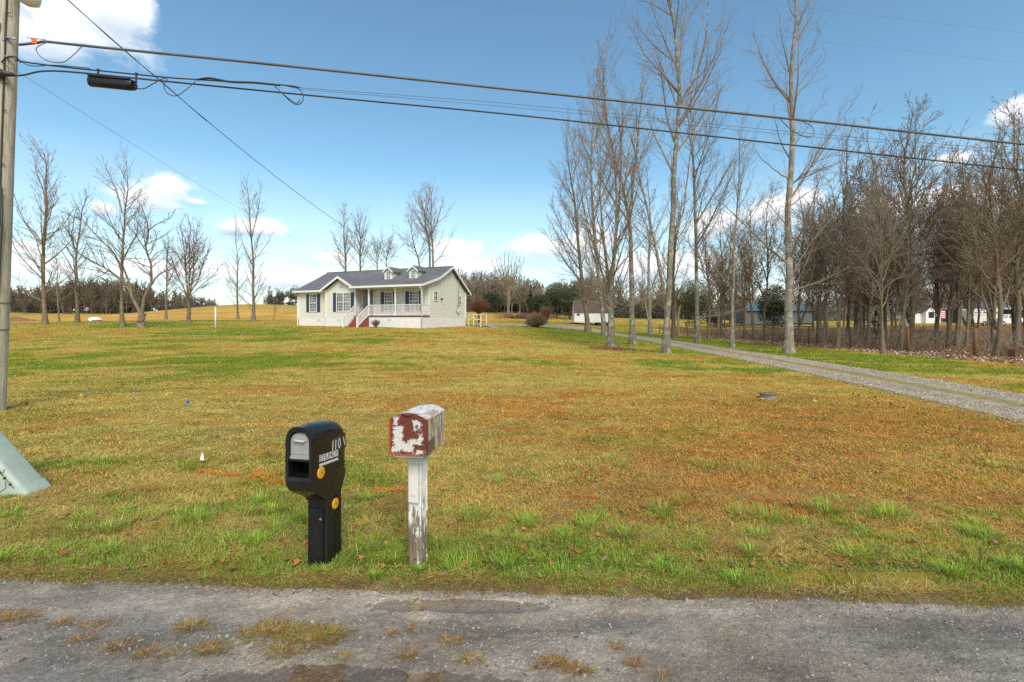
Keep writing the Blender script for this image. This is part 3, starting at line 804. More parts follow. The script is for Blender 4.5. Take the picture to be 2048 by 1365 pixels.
# ------------------------------------------------------------------ stones on the lane
ico_v = []; 
_b = bpy.data.meshes.new('tmp')
import bmesh
bm = bmesh.new(); bmesh.ops.create_icosphere(bm, subdivisions=1, radius=1); bm.verts.ensure_lookup_table()
IV = np.array([v.co[:] for v in bm.verts]); IT = np.array([[v.index for v in f.verts] for f in bm.faces]); bm.free(); bpy.data.meshes.remove(_b)
def stones(X, Y, Z, s, cols, flat=.55):
    n = len(X); m_ = len(IV)
    V = IV[None]*(1+.35*(rng.random((n, m_, 1))-.5)*2)
    V = V*np.stack([rng.uniform(.7, 1.3, n), rng.uniform(.6, 1.1, n), flat*rng.uniform(.6, 1.2, n)], 1)[:, None]
    a = rng.uniform(0, 6.28, n); ca = np.cos(a)[:, None]; sa = np.sin(a)[:, None]
    tl = rng.normal(0, .25, n)[:, None]
    x = V[..., 0]*ca-V[..., 1]*sa; y = V[..., 0]*sa+V[..., 1]*ca; z = V[..., 2]+x*tl
    V = np.stack([x, y, z], -1)*s[:, None, None] + np.stack([X, Y, Z], 1)[:, None]
    T = IT[None]+(np.arange(n)*m_)[:, None, None]
    return V.reshape(-1, 3), T.reshape(-1, 3), np.clip(np.repeat(cols, m_, 0), 0, 1)
SC = np.array([[.22,.215,.205],[.16,.16,.16],[.28,.26,.235],[.10,.105,.11],[.24,.19,.15],[.18,.195,.20],[.33,.32,.30],[.13,.12,.105]])
n = 30000
X = rng.uniform(-3.6, 3.4, n); Y = 2.08+1.0*rng.random(n)
hump = np.exp(-((Y-2.55)/.16)**2)*sstep(.9, -.2, X)*sstep(-4, -2.5, X)*1.0 + .35*sstep(.6, 2.2, X)*(fbm(X*2, Y*3, 91) > .45) + .5*sstep(.07, .0, edgeY(X)-Y)*0 + .10
hump = hump + .5*np.exp(-((Y-2.4)/.12)**2)*np.exp(-((X-.15)/.35)**2)
k = (rng.random(n) < hump) & (Y < edgeY(X)-.02)
X, Y = X[k], Y[k]
ne = 5000; Xe = rng.uniform(-3.8, 3.8, ne); X = np.r_[X, Xe]; Y = np.r_[Y, edgeY(Xe)-np.abs(rng.normal(0, .05, ne))]
n = len(X)
s = .0016+.0095*rng.random(n)**5
nd = 9000; Yd2 = 5.5*(26/5.5)**rng.random(nd); wd = rng.uniform(-1, 1, nd); wd = np.sign(wd)*(.28+.72*np.abs(wd)); Xd2 = drive_c(Yd2)+wd*1.45
sd = rng.uniform(.006, .02, nd)*(1+.02*Yd2)
dst = stones(Xd2, Yd2, gz(Xd2, Yd2)+.012, sd, pick(np.array([[.44,.37,.27],[.36,.30,.22],[.50,.43,.33],[.28,.23,.17]]), nd, .2))
o = link('driveway_gravel', mesh_np('driveway_gravel', dst[0], dst[1], M['stone_tint'], dst[2])); tag(o, 'loose pale gravel lying in the two wheel tracks of the driveway', 'gravel', kind='stuff')
stuff('gravel', [stones(X, Y, road_z(X, Y)+s*.1, s, pick(SC, n, .2))], 'loose grey gravel scattered along the hump of the lane', 'gravel', 'stone_tint')
# the larger loose stones are things of their own
ST = [(998,390,.024,'pale flat elongated stone lying in the lane below the dead grass clump',(.40,.42,.42)),(910,355,.014,'small pale stone beside the dead grass clump in the lane',(.40,.41,.40)),
      (1250,292,.013,'small whitish stone on the upper edge of the dead grass clump',(.5,.5,.48)),(1535,362,.016,'grey flat stone right of the dead grass clump in the lane',(.34,.36,.36)),
      (1315,198,.012,'small dark stone on the smooth part of the lane above the clump',(.12,.12,.12)),(90,437,.013,'dark stone in the wet track at the lane corner',(.10,.10,.10)),(1725,287,.014,'dark grey stone in the lane below the white post puddle',(.16,.16,.15))]
# coordinates above are in the 2x crop of the lane's left half
for (zx, zy, s, lb, c) in ST:
    ppx = zx/2.0; ppy = 1100+zy/2.0
    Yv = (EYE+.02)*F/(ppy-HZ); Xv = px2(ppx, Yv)
    mm = simple('stone_%02d' % int(s*1000+c[0]*100), c, .6, .15, 60)
    V, T, C = stones(np.array([0.]), np.array([0.]), np.array([0.]), np.array([s]), np.array([c]), .45)
    o = link('loose_stone', mesh_np('loose_stone', V, T, mm), None, (Xv, Yv, float(road_z(np.array([Xv]), np.array([Yv]))[0])+s*.25))
    tag(o, lb, 'stone', 'larger loose stones on the lane')
# dead grass clumps growing in the lane
CL = [(60,262,.10,500,'rust brown dead grass clump at the far corner of the lane'),(240,288,.05,160,None),(390,292,.07,220,None),(330,352,.04,130,None),(480,375,.045,180,None),(600,398,.055,200,None),(715,402,.03,80,None),
      (770,300,.07,420,None),(850,390,.06,380,None),(1100,325,.15,1500,None),(1240,355,.12,1300,None),(1330,330,.07,500,None),(1130,400,.04,200,None),(1380,415,.03,90,None),(1560,328,.025,60,None),(1650,310,.02,40,None),(1800,362,.04,140,None),(1630,408,.035,140,None),(1880,425,.04,150,None)]
CL2 = [(158,640,.05,420),(265,665,.045,260),(490,640,.025,100),(425,575,.02,70),(600,690,.02,40)]
parts = []
def clump(x, y, s, k, green=.1):
    a = rng.uniform(0, 6.28, k); lob = .55+.9*vnoise(a*1.6, a*0+x*7, 33); r = s*1.25*rng.random(k)**.75*lob; bx = x+r*np.cos(a)*1.25; by = y+r*np.sin(a)*.55
    c = pick(STRAWS*np.array([.62,.50,.50]), k, .3); g = rng.random(k) < green; c[g] = pick(GREENS*1.1, g.sum())
    return blades(bx, by, road_z(bx, by)-.002, rng.uniform(.008, .030, k), rng.uniform(.0014, .0028, k), a+rng.normal(0, .9, k), rng.uniform(.8, 3.4, k), c)
for (zx, zy, s, k, lb) in CL:
    ppy = 1100+zy/2; Yv = EYE*F/(ppy-HZ); parts.append(clump(px2(zx/2, Yv), Yv, s, k, .22 if 700 < zx < 1400 else .06))
for (zx, zy, s, k) in CL2:
    ppy = 1000+zy/2; Yv = EYE*F/(ppy-HZ); parts.append(clump(px2(1024+zx/2, Yv), Yv, s, k, .03))
stuff('lane_dead_grass', parts, 'rust and straw coloured dead grass clumps growing up through the lane', 'dead grass')
# ------------------------------------------------------------------ the house
HZ0 = 1.16
ROT = -math.atan2(.375, .927)
house = empty('house', (-7.33, 38.0, HZ0), ROT)
tag(house, 'single-storey sage green sided house with navy shutters, grey roof and white front porch', 'house')
FB = .92    # siding bottom above local zero
FL = 1.08   # porch floor
def yroofz(y):   # roof underside height along the depth
    return float(np.interp(y, [-.35, 2.35, 4.7, 8.15], [3.50, 4.28, 5.46, 3.22]))
# foundation (goes down into the slope)
m = MB()
m.box(-13.8, -10.2, .7, 7.65, -.9, FB); m.box(-10.2, -6.9, .3, 7.65, -.9, FB); m.box(-6.9, 0, 1.2, 7.65, -.9, FB)
m.box(-5.2, .02, -.02, 1.2, -.9, FL-.14)
m.build('foundation', M['foundation_white'], house)
m = MB(); m.box(-6.9, .06, -.06, 1.2, FL-.09, FL); m.build('porch_floor', simple('porch_brick', (.24,.12,.09), .8, .2, 10), house)
# walls
def gable_poly(y0, y1, x0, x1):
    pass
m = MB()
t = .14
m.box(-13.8, -10.2, .7, .7+t, FB, 3.42)
m.box(-10.2, -6.9, .3, .3+t, FB, 3.45); m.prism([(-10.2, 3.45), (-6.9, 3.45), (-8.55, 4.40)], 'y', .3, .3+t)
m.box(-10.2, -10.2+t, .3+t, .7, FB, 3.42)
m.box(-6.9-t, -6.9, .3+t, 2.4, FB, 3.6)
m.box(-5.6, -t, 1.2, 1.2+t, FB, 3.72); m.box(-6.9, -5.6, 2.4, 2.4+t, FB, 3.9); m.box(-5.6, -5.6+t, 1.2+t, 2.4, FB, 3.8)
m.box(-13.8, 0, 7.65-t, 7.65, FB, 3.5)
side = [(1.2, FB), (7.65-t, FB), (7.65-t, 3.50), (4.7, 5.40), (2.35, 4.22), (1.2, 3.88)]
m.prism(side, 'x', -t, 0)
side2 = [(.7+t, FB), (7.65-t, FB), (7.65-t, 3.50), (4.7, 5.40), (2.35, 4.22), (.7+t, 3.45)]
m.prism(side2, 'x', -13.8, -13.8+t)
m.prism([(-.3, 3.46), (1.2, 3.5), (1.2, 3.88), (-.3, 3.5)], 'x', -t, 0)
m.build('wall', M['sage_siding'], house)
# porch ceiling
m = MB(); m.box(-6.85, -.15, -.2, 1.2, 3.40, 3.46); m.build('porch_ceiling', M['trim_white'], house)
# roof
m = MB()
th = .10
def slab(poly, off=th):
    # poly: list of 3D points (counter-clockwise from above); thickness straight down
    n = len(poly)
    vs = [Vector(p) for p in poly]+[Vector(p)-Vector((0,0,off)) for p in poly]
    m.add(vs, [list(range(n)), [n+i for i in range(n)][::-1]]+[(i, i+n, (i+1) % n+n, (i+1) % n) for i in range(n)])
xl, xr = -14.15, .32
zr = 5.56
slab([(-6.95, -.38, 3.60), (xr, -.38, 3.60), (xr, 2.35, 4.38), (-6.95, 2.35, 4.38)])
slab([(xl, .32, 3.42), (-6.95, .32, 3.42), (-6.95, 2.35, 4.38), (xl, 2.35, 4.38)])
slab([(xl, 2.35, 4.38), (xr, 2.35, 4.38), (xr, 4.7, zr), (xl, 4.7, zr)])
slab([(xl, 4.7, zr), (xr, 4.7, zr), (xr, 8.15, 3.30), (xl, 8.15, 3.30)])
# front gable
gp = 4.58; yb = 2.80
slab([(-10.5, -.05, 3.42), (-8.55, -.05, gp), (-8.55, yb, gp+.02), (-10.5, .44, 3.46)])
slab([(-8.55, -.05, gp), (-6.62, -.05, 3.44), (-6.62, .44, 3.5), (-8.55, yb, gp+.02)])
m.box(xl, xr, 4.6, 4.8, zr-.03, zr+.025)
roof = m.build('roof', M['shingles'], house)
# fascia, gutters, rake boards, corner boards
m = MB()
m.box(-6.95, xr, -.44, -.385, 3.44, 3.60); m.box(xl, -10.3, .26, .315, 3.27, 3.42); m.box(xl, xr, 8.152, 8.2, 3.12, 3.30)
for x in (xr, xl-.04):
    for (a, b) in (((-.42, 3.53), (2.35, 4.30)), ((2.35, 4.30), (4.7, 5.48)), ((4.7, 5.48), (8.2, 3.2))):
        if x < 0 and a[0] < 0: a = (.28, 3.33)
        m.prism([(a[0], a[1]-.12), (b[0], b[1]-.12), (b[0], b[1]+.07), (a[0], a[1]+.07)], 'x', x+.001, x+.045)
for (a, b) in (((-10.55, 3.36), (-8.55, 4.52)), ((-8.55, 4.52), (-6.55, 3.38))):
    m.prism([(a[0], a[1]-.14), (b[0], b[1]-.14), (b[0], b[1]+.06), (a[0], a[1]+.06)], 'y', -.10, -.052)
# soffits
m.box(xl, -10.3, .32, .7, 3.24, 3.28)
m.build('fascia', M['trim_white'], house)
def cb(x, y, z1, z0=FB):
    m = MB(); m.box(x-.055, x+.055, y-.055, y+.055, z0, z1); m.build('corner_board', M['trim_white'], house)
cb(-13.8, .7, 3.25); cb(-10.2, .3, 3.45); cb(-6.9, .3, 3.45, FB); cb(-6.9, 1.2, 3.42, FL); cb(-5.6, 1.2, 3.42, FL); cb(0, 1.2, 3.44, FL); cb(0, 7.65, 3.4)
m = MB()
m.tube([(-14.0, .30, 3.3), (-14.0, .38, 3.2), (-13.93, .66, 3.0), (-13.93, .66, .1), (-13.93, .45, .0)], .045, 8)
m.build('downspout', M['trim_white'], house)
m = MB(); m.tube([(.12, -.36, 3.42), (.12, -.36, 3.3), (.1, -.13, 3.15), (.1, -.13, .1)], .04, 8); m.build('downspout', M['trim_white'], house)
# posts
for x in (0, -2.55, -5.26):
    m = MB(); m.box(x-.06, x+.06, -.0, .12, FL, 3.40); m.box(x-.085, x+.085, -.025, .145, FL, FL+.12); m.box(x-.085, x+.085, -.025, .145, 3.28, 3.40)
    m.build('porch_post', M['trim_white'], house)
# railings
def railing(a, b, name='railing', n=None):
    a = Vector(a); b = Vector(b); m = MB()
    m.bar(a+Vector((0,0,.90)), b+Vector((0,0,.90)), .07, .05); m.bar(a+Vector((0,0,.10)), b+Vector((0,0,.10)), .05, .05)
    n = n or int((b-a).length/.125)
    for i in range(1, n):
        p = a.lerp(b, i/n); m.box(p.x-.017, p.x+.017, p.y-.017, p.y+.017, p.z+.12, p.z+.88)
    return m.build(name, M['trim_white'], house)
railing((-.06, .06, FL), (-2.49, .06, FL)); railing((-2.61, .06, FL), (-5.2, .06, FL)); railing((0, .13, FL), (0, 1.14, FL)); railing((-6.7, .1, FL), (-6.84, 1.1, FL))
for x in (-5.26, -6.72):
    m = MB()
    a = Vector((x, .06, FL)); b = Vector((x, -1.38, .05))
    m.bar(a+Vector((0,0,.92)), b+Vector((0,0,.92)), .07, .05); m.bar(a+Vector((0,0,.13)), b+Vector((0,0,.13)), .05, .05)
    for i in range(1, 13):
        p = a.lerp(b, i/13); m.box(x-.017, x+.017, p.y-.017, p.y+.017, p.z+.13, p.z+.9)
    m.box(x-.055, x+.055, -1.46, -1.35, -.35, 1.02)
    if x < -6: m.box(x-.05, x+.05, .0, .1, FL, FL+1.0)
    m.build('stair_railing', M['trim_white'], house)
# brick steps
m = MB()
for k in range(6):
    z1 = FL-.18*(k+1)+.0; y0 = -.06-.22*(k+1)
    m.box(-6.62, -5.36, y0, -.06, -.6 if k == 5 else z1-.18, z1)
for k in range(6):
    m.box(-6.58, -5.40, -.06-.22*(k+1)+.01, -.06, -.7, FL-.18*(k+1)-.17)
m.prism([(-.06, -.6), (-.06, FL-.14), (-1.3, .02), (-1.3, -.6)], 'x', -5.37, -5.22)
m.build('porch_steps', M['brick_red'], house)

def window(par, plane, a0, a1, z0, z1, pos, cols=3, rows=6, out=-1, mull=None, blind=True):
    """plane 'y': window in x/z facing -y at y=pos; plane 'x': in y/z facing +x at x=pos"""
    g = MB(); f = MB()
    def bx(mb, u0, u1, w0, w1, d0, d1):
        if plane == 'y': mb.box(u0, u1, pos-d1, pos-d0, w0, w1)
        else: mb.box(pos+d0, pos+d1, u0, u1, w0, w1)
    zm = (z0+z1)/2
    bx(g, a0+.03, a1-.03, z0+.03, z1-.03, .002, .018)
    w = par and g.build('window', M['window_glass'] if not blind else M['window_blind'] if False else M['window_glass'], par)
    fr = .055
    bx(f, a0, a1, z0-.01, z0+fr, .004, .06); bx(f, a0, a1, z1-fr, z1+.01, .004, .06)
    bx(f, a0, a0+fr, z0+fr, z1-fr, .004, .06); bx(f, a1-fr, a1, z0+fr, z1-fr, .004, .06)
    bx(f, a0+fr, a1-fr, zm-.03, zm+.03, .004, .055)
    segs = [(a0+fr, a1-fr)]
    if mull:
        bx(f, mull-.04, mull+.04, z0+fr, z1-fr, .004, .058); segs = [(a0+fr, mull-.04), (mull+.04, a1-fr)]
    for (s0, s1) in segs:
        for i in range(1, cols):
            x = s0+(s1-s0)*i/cols; bx(f, x-.011, x+.011, z0+fr, zm-.03, .01, .03); bx(f, x-.011, x+.011, zm+.03, z1-fr, .01, .03)
        for i in range(1, rows//2):
            for (q0, q1) in ((z0+fr, zm-.03), (zm+.03, z1-fr)):
                z = q0+(q1-q0)*i/(rows//2)
                xs_ = [s0]+[s0+(s1-s0)*k/cols for k in range(1, cols)]+[s1]
                for k in range(cols): bx(f, xs_[k]+(.012 if k else 0), xs_[k+1]-(.012 if k < cols-1 else 0), z-.011, z+.011, .01, .029)
    f.build('frame', M['trim_white'], w)
    return w
def shutter(x0, x1, z0, z1, y):
    m = MB(); m.box(x0, x1, y-.035, y-.003, z0, z1)
    for k in range(int((z1-z0)/.06)):
        z = z0+.05+k*.06
        if z < z1-.06: m.box(x0+.04, x1-.04, y-.045, y-.036, z, z+.03)
    m.build('shutter', M['shutter_navy'], house)
window(house, 'y', -12.5, -11.62, 1.46, 3.12, .7); shutter(-12.88, -12.52, 1.46, 3.12, .7); shutter(-11.6, -11.24, 1.46, 3.12, .7)
window(house, 'y', -8.98, -7.42, 1.48, 3.14, .3, mull=-8.2); shutter(-9.36, -9.0, 1.46, 3.14, .3); shutter(-7.4, -7.04, 1.46, 3.14, .3)
for a0, a1 in ((-4.5, -3.62), (-1.95, -1.02)):
    window(house, 'y', a0, a1, 1.50, 3.16, 1.2); shutter(a0-.40, a0-.02, 1.50, 3.16, 1.2); shutter(a1+.02, a1+.38, 1.50, 3.16, 1.2)
window(house, 'x', 1.83, 2.52, 2.36, 3.18, 0, cols=2, rows=4)
window(house, 'x', 6.2, 6.78, 2.14, 2.98, 0, cols=2, rows=4)
# front door in the recess
m = MB(); m.box(-6.55, -5.72, 2.33, 2.398, FL, 3.12)
dr = m.build('door', M['door_dark'], house)
m = MB(); m.tube([(-5.82, 2.33, FL+.95), (-5.82, 2.27, FL+.95)], .03, 8); m.build('handle', M['chrome'], dr)
m = MB(); m.box(-6.65, -6.56, 2.30, 2.397, FL, 3.2); m.box(-5.71, -5.62, 2.30, 2.397, FL, 3.2); m.box(-6.56, -5.71, 2.30, 2.397, 3.122, 3.2); m.build('door_frame', M['trim_white'], house)
# round gable vents
m = MB(); m.tube([(-8.5, .3, 3.80), (-8.5, .25, 3.80)], .21, 20); m.tube([(-8.5, .25, 3.80), (-8.5, .23, 3.80)], .13, 20); m.build('gable_vent', simple('vent_cream', (.60,.60,.50), .6), house)
m = MB(); m.tube([(0, 4.6, 4.72), (.05, 4.6, 4.72)], .19, 20); m.tube([(.05, 4.6, 4.72), (.07, 4.6, 4.72)], .12, 20); m.build('gable_vent', simple('vent_cream', (.60,.60,.50), .6), house)
# dormers
for x in (-4.98, -2.36):
    m = MB()
    w = .37; y0 = 2.38; ze = 5.08; zp = 5.42
    m.box(x-w, x+w, y0, y0+.05, 4.22, ze); m.prism([(x-w, ze), (x+w, ze), (x, zp)], 'y', y0, y0+.05)
    for s in (-1, 1):
        xx = x+s*w
        m.prism([(y0+.05, 4.25), (y0+.05, ze), (3.95, ze)], 'x', min(xx, xx-s*.05), max(xx, xx-s*.05))
    d = m.build('dormer', M['sage_siding'], house)
    # dormer keeps its own roof, trim and window as sub-parts
    m = MB()
    for s in (-1, 1):
        p = [(x, y0-.14, zp+.10), (x+s*(w+.17), y0-.14, ze-.02), (x+s*(w+.17), 4.05, ze-.02), (x, 4.72, zp+.10)]
        if s > 0: p = p[::-1]
        slab(p, .06)
    m.build('roof', M['shingles'], d)
    m = MB()
    for s in (-1, 1):
        a = (x, zp+.03); b = (x+s*(w+.19), ze-.10)
        m.prism([(a[0], a[1]-.10), (b[0], b[1]-.06), (b[0], b[1]+.06), (a[0], a[1]+.05)], 'y', y0-.19, y0-.142)
        m.box(x+s*w-.045, x+s*w+.045, y0-.03, y0-.001, 4.24, ze)
    m.box(x-w+.046, x+w-.046, y0-.03, y0-.001, 4.24, 4.33)
    m.build('trim', M['trim_white'], d)
    g = MB(); g.box(x-.20, x+.20, y0-.015, y0-.003, 4.40, 5.02); 
    for k in (0, 1):
        g.box(x-.22 if k == 0 else x+.18, x-.18 if k == 0 else x+.22, y0-.05, y0-.002, 4.36, 5.06, 1)
    g.box(x-.179, x+.179, y0-.05, y0-.002, 4.36, 4.40, 1); g.box(x-.179, x+.179, y0-.05, y0-.002, 5.02, 5.06, 1); g.box(x-.179, x+.179, y0-.045, y0-.016, 4.69, 4.73, 1)
    g.box(x-.013, x+.013, y0-.04, y0-.016, 4.401, 4.689, 1); g.box(x-.013, x+.013, y0-.04, y0-.016, 4.731, 5.019, 1)
    g.box(x-.178, x-.014, y0-.036, y0-.017, 4.54, 4.56, 1); g.box(x+.014, x+.178, y0-.036, y0-.017, 4.54, 4.56, 1)
    g.box(x-.178, x-.014, y0-.036, y0-.017, 4.87, 4.89, 1); g.box(x+.014, x+.178, y0-.036, y0-.017, 4.87, 4.89, 1)
    g.build('window', [M['window_glass'], M['trim_white']], d)
# service mast and meter on the gable side
m = MB(); m.tube([(.07, 6.1, 1.7), (.07, 6.1, 5.3)], .035, 8); m.tube([(.07, 6.1, 5.3), (.12, 6.02, 5.42), (.2, 5.95, 5.36)], .06, 8)
m.tube([(.05, 5.85, 2.1), (.05, 5.8, 1.5), (.05, 5.95, 1.38), (.05, 6.1, 1.45)], .03, 6)
m.build('service_mast', M['steel_galv'], house)
m = MB(); m.box(.02, .16, 5.97, 6.23, 1.40, 1.78); m.tube([(.16, 6.1, 1.62), (.24, 6.1, 1.62)], .09, 14)
m.build('electric_meter', M['paint_offwhite'], house)
m = MB(); m.box(.0, .07, 3.0, 3.12, 2.48, 2.6); m.tube([(.07, 3.06, 2.54), (.2, 3.0, 2.58)], .05, 8); m.tube([(.07, 3.06, 2.54), (.2, 3.16, 2.58)], .05, 8)
m.build('flood_light', simple('bronze', (.05,.045,.04), .5), house)
m = MB(); m.tube([(-5.9, .95, 3.40), (-5.9, .95, 3.24)], [.12, .09], 12); m.build('porch_light', M['lamp_glass'], house)
# hatch vents in the foundation
for (x0, x1) in ((-11.6, -11.2), (-8.9, -8.5), (-3.3, -2.9)):
    m = MB(); yy = .7 if x0 < -10.2 else .3 if x0 < -6.9 else -.02
    m.box(x0, x1, yy-.008, yy-.0, .62, .80); m.build('foundation_vent', simple('vent_white', (.6,.6,.58), .7), house)
# rear ramp landing with cream rail
deck = empty('ramp', tuple(house.matrix_basis @ Vector((.35, 8.4, -.05))), ROT)
tag(deck, 'small wooden ramp landing with pale cream railing at the back corner of the house', 'ramp')
m = MB(); m.box(-.5, .98, 0, 1.3, .32, .40); m.bar((.98, .65, .36), (2.5, .65, .0), 1.1, .06); m.build('deck', simple('deck_grey', (.32,.31,.29), .8), deck)
m = MB(); 
for x in (-.4, .15, .92): m.box(x-.05, x+.05, -.06, .03, -.3, 1.34)
m.bar((-.4, -.01, 1.33), (.95, -.01, 1.33), .09, .06); m.bar((-.4, -.01, .86), (.95, -.01, .86), .05, .09); m.bar((-.45, -.1, 1.25), (.2, -.1, .9), .06, .06)
for x in (.92,): m.box(x-.05, x+.05, 1.25, 1.34, -.3, 1.34)
m.build('railing', M['cream_paint'], deck)
# ------------------------------------------------------------------ black plastic mailbox
zb = g1(-1.33, 3.2)
bmx = empty('mailbox', (-1.373, 3.019, 0.0), -math.radians(11))
tag(bmx, 'black plastic mailbox with grey door and two yellow reflectors on a thick black column', 'mailbox')
def zs(y): return -.085*y
def arch(w, z0, zsd, zt, n=14, rc=.9):
    """cross-section outline: bottom-left, up, arch, down to bottom-right"""
    pts = [(-w, z0), (-w, zsd)]
    for k in range(1, n):
        a = PI-PI*k/n
        pts.append((w*math.copysign(abs(math.cos(a))**.8, math.cos(a)), zsd+(zt-zsd)*math.sin(a)**.85))
    pts += [(w, zsd), (w, z0)]
    return pts
W2 = .0975
secs = [(0.0, .955, 0), (.006, .985, 0), (.018, 1.0, 0), (.08, 1.0, .006), (.15, 1.0, .009), (.22, 1.0, .009), (.29, .998, .006), (.335, .99, 0), (.37, .97, -.008), (.394, .935, -.02), (.408, .88, -.035), (.413, .82, -.05)]
m = MB()
outer = []
for (y, sc, dz) in secs:
    outer.append([(x*sc, y, z + dz*sstep(.66, 1.0, z) + zs(y)) for (x, z) in arch(W2, .665, .905, 1.018)])
n = len(outer[0])
vs = [p for s in outer for p in s]; fs = []
for i in range(len(outer)-1):
    for k in range(n-1): fs.append((i*n+k, i*n+k+1, (i+1)*n+k+1, (i+1)*n+k))
m.add(vs, fs, 0, True)
m.add(outer[-1], [list(range(n))[::-1]])
# front ring round the opening
inn = [(x, z) for (x, z) in arch(.074, .69, .905, .985)]
fr = outer[0]; iv = [(x, .004, z) for (x, z) in inn]; iv2 = [(x, .05, z) for (x, z) in inn]; iv3 = [(x, .16, z) for (x, z) in inn]
vs = fr+iv+iv2+iv3; fs = []
for k in range(n-1):
    fs.append((k, k+1, n+k+1, n+k)); fs.append((n+k, n+k+1, 2*n+k+1, 2*n+k)); fs.append((2*n+k, 2*n+k+1, 3*n+k+1, 3*n+k))
fs.append((0, n, 2*n-1, n-1)); fs.append((n, 2*n, 3*n-1, 2*n-1)); fs.append((2*n, 3*n, 4*n-1, 3*n-1)); fs.append([3*n+k for k in range(n)])
m.add(vs, fs, 0, False)
m.box(-.074, .074, .012, .15, .793, .806)       # shelf between door and slot
# moulded ribs on the right side
for (y0, y1, z) in ((.04, .21, .885), (.07, .40, .722), (.12, .40, .70)):
    m.bar((W2+.0005, y0, z+zs(y0)), (W2+.0005, y1, z+zs(y1)), .004, .005)
# underside
yb0, yb1 = 0.0, .412
m.add([(-W2*.965, 0, .67), (W2*.965, 0, .67), (W2, .39, .665+zs(.39)), (-W2, .39, .665+zs(.39))], [(0, 1, 2, 3)])
body = m.build('body', M['plastic_black'], bmx, fix=False)
# column, neck
m = MB()
prof = [(.21, .60), (.385, .60), (.39, -.2), (.20, -.2), (.20, .55)]
cw = .075
def colprism(mb, prof, w, bev=.012):
    c = (sum(p[0] for p in prof)/len(prof), .5)
    n = len(prof); vs = []
    for x, s in ((-w, 0), (-w+bev, 1), (w-bev, 1), (w, 0)):
        pass
    def ins(p):
        # inset toward the profile interior for the side faces
        return p
    ring = []
    import mathutils
    for xx, k in ((-w, bev), (-w+bev, 0), (w-bev, 0), (w, bev)):
        r = []
        for i, p in enumerate(prof):
            a = Vector(prof[i-1]+(0,)); b = Vector(p+(0,)); c_ = Vector(prof[(i+1) % n]+(0,))
            e1 = (b-a).normalized(); e2 = (c_-b).normalized()
            n1 = Vector((e1.y, -e1.x, 0)); n2 = Vector((e2.y, -e2.x, 0)); nn = (n1+n2)
            nn = nn.normalized() if nn.length > .01 else n1
            q = b + nn*k*SG
            r.append((xx, q.x, q.y))
        ring.append(r)
    vs = [p for r in ring for p in r]
    fs = [(i*n+j, i*n+(j+1) % n, (i+1)*n+(j+1) % n, (i+1)*n+j) for i in range(3) for j in range(n)]
    fs += [list(range(n))[::-1], [3*n+j for j in range(n)]]
    mb.add(vs, fs)
SG = 1 if sum((prof[i][0]*prof[(i+1) % len(prof)][1]-prof[(i+1) % len(prof)][0]*prof[i][1]) for i in range(len(prof))) < 0 else -1
colprism(m, prof, cw)
m.box(-.052, .052, .190, .2, -.1, .42)
m.bar((.0755, .30, .55), (.0755, .31, -.1), .004, .012)
m.build('column', M['plastic_black_rough'], bmx)
# neck skirt flaring between box and column
m = MB()
s0 = [(-W2*.96, .004, .668), (W2*.96, .004, .668), (W2*.99, .40, .64), (-W2*.99, .40, .64)]
s1 = [(-cw, .195, .47), (cw, .195, .47), (cw, .392, .50), (-cw, .392, .50)]
sm_ = [(-W2*.93, .02, .645), (W2*.93, .02, .645), (W2*.98, .408, .60), (-W2*.98, .408, .60)]
NR = 9; rings = []
for i in range(NR):
    u = i/(NR-1); e = u*u*(3-2*u); zz_ = u**.7
    rings += [(a[0]*(1-e)+b[0]*e, a[1]*(1-e)+b[1]*e, a[2]*(1-zz_)+b[2]*zz_) for a, b in zip(s0, s1)]
m.add(rings, [(i*4+k, i*4+(k+1) % 4, (i+1)*4+(k+1) % 4, (i+1)*4+k) for i in range(NR-1) for k in range(4)]+[(3,2,1,0), tuple(4*(NR-1)+k for k in range(4))])
m.build('neck', M['plastic_black'], bmx)
# grey door
m = MB()
dpts = arch(.070, .808, .905, .975)
m.prism(dpts, 'y', .022, .032, 0)
m.prism([(x*.80, (z-.87)*.0+z) for (x, z) in [(-.070, .835), (-.070, .875), (.070, .875), (.070, .835)]], 'y', .019, .022, 0)
m.box(-.072, .072, .016, .034, .806, .822)
dr = m.build('door', M['grey_door'], bmx)
m = MB(); m.tube([(-.043, .021, .935), (-.03, .008, .926), (.03, .008, .922), (.043, .021, .930)], [.006, .008, .008, .006], 8); m.build('handle', simple('handle_grey', (.5,.5,.5), .35), dr)
def disc_side(x, y, z, r, par, mat, name):
    m = MB(); m.tube([(x, y, z), (x+.006, y, z), (x+.009, y, z)], [r, r, r*.86], 24, 0, False)
    o = m.build(name, mat, par)
    m = MB(); m.tube([(x+.009, y, z), (x+.012, y, z)], .005, 8); m.build('screw', M['decal_grey'], o)
disc_side(W2-.001, .095, .70, .039, bmx, M['reflector_yellow'], 'reflector')
disc_side(cw-.001, .300, .418, .037, bmx, M['reflector_yellow'], 'reflector')
m = MB(); m.tube([(.035, .19, .35), (.035, .186, .35)], .008, 10); m.build('screw', M['steel_galv'], bmx)
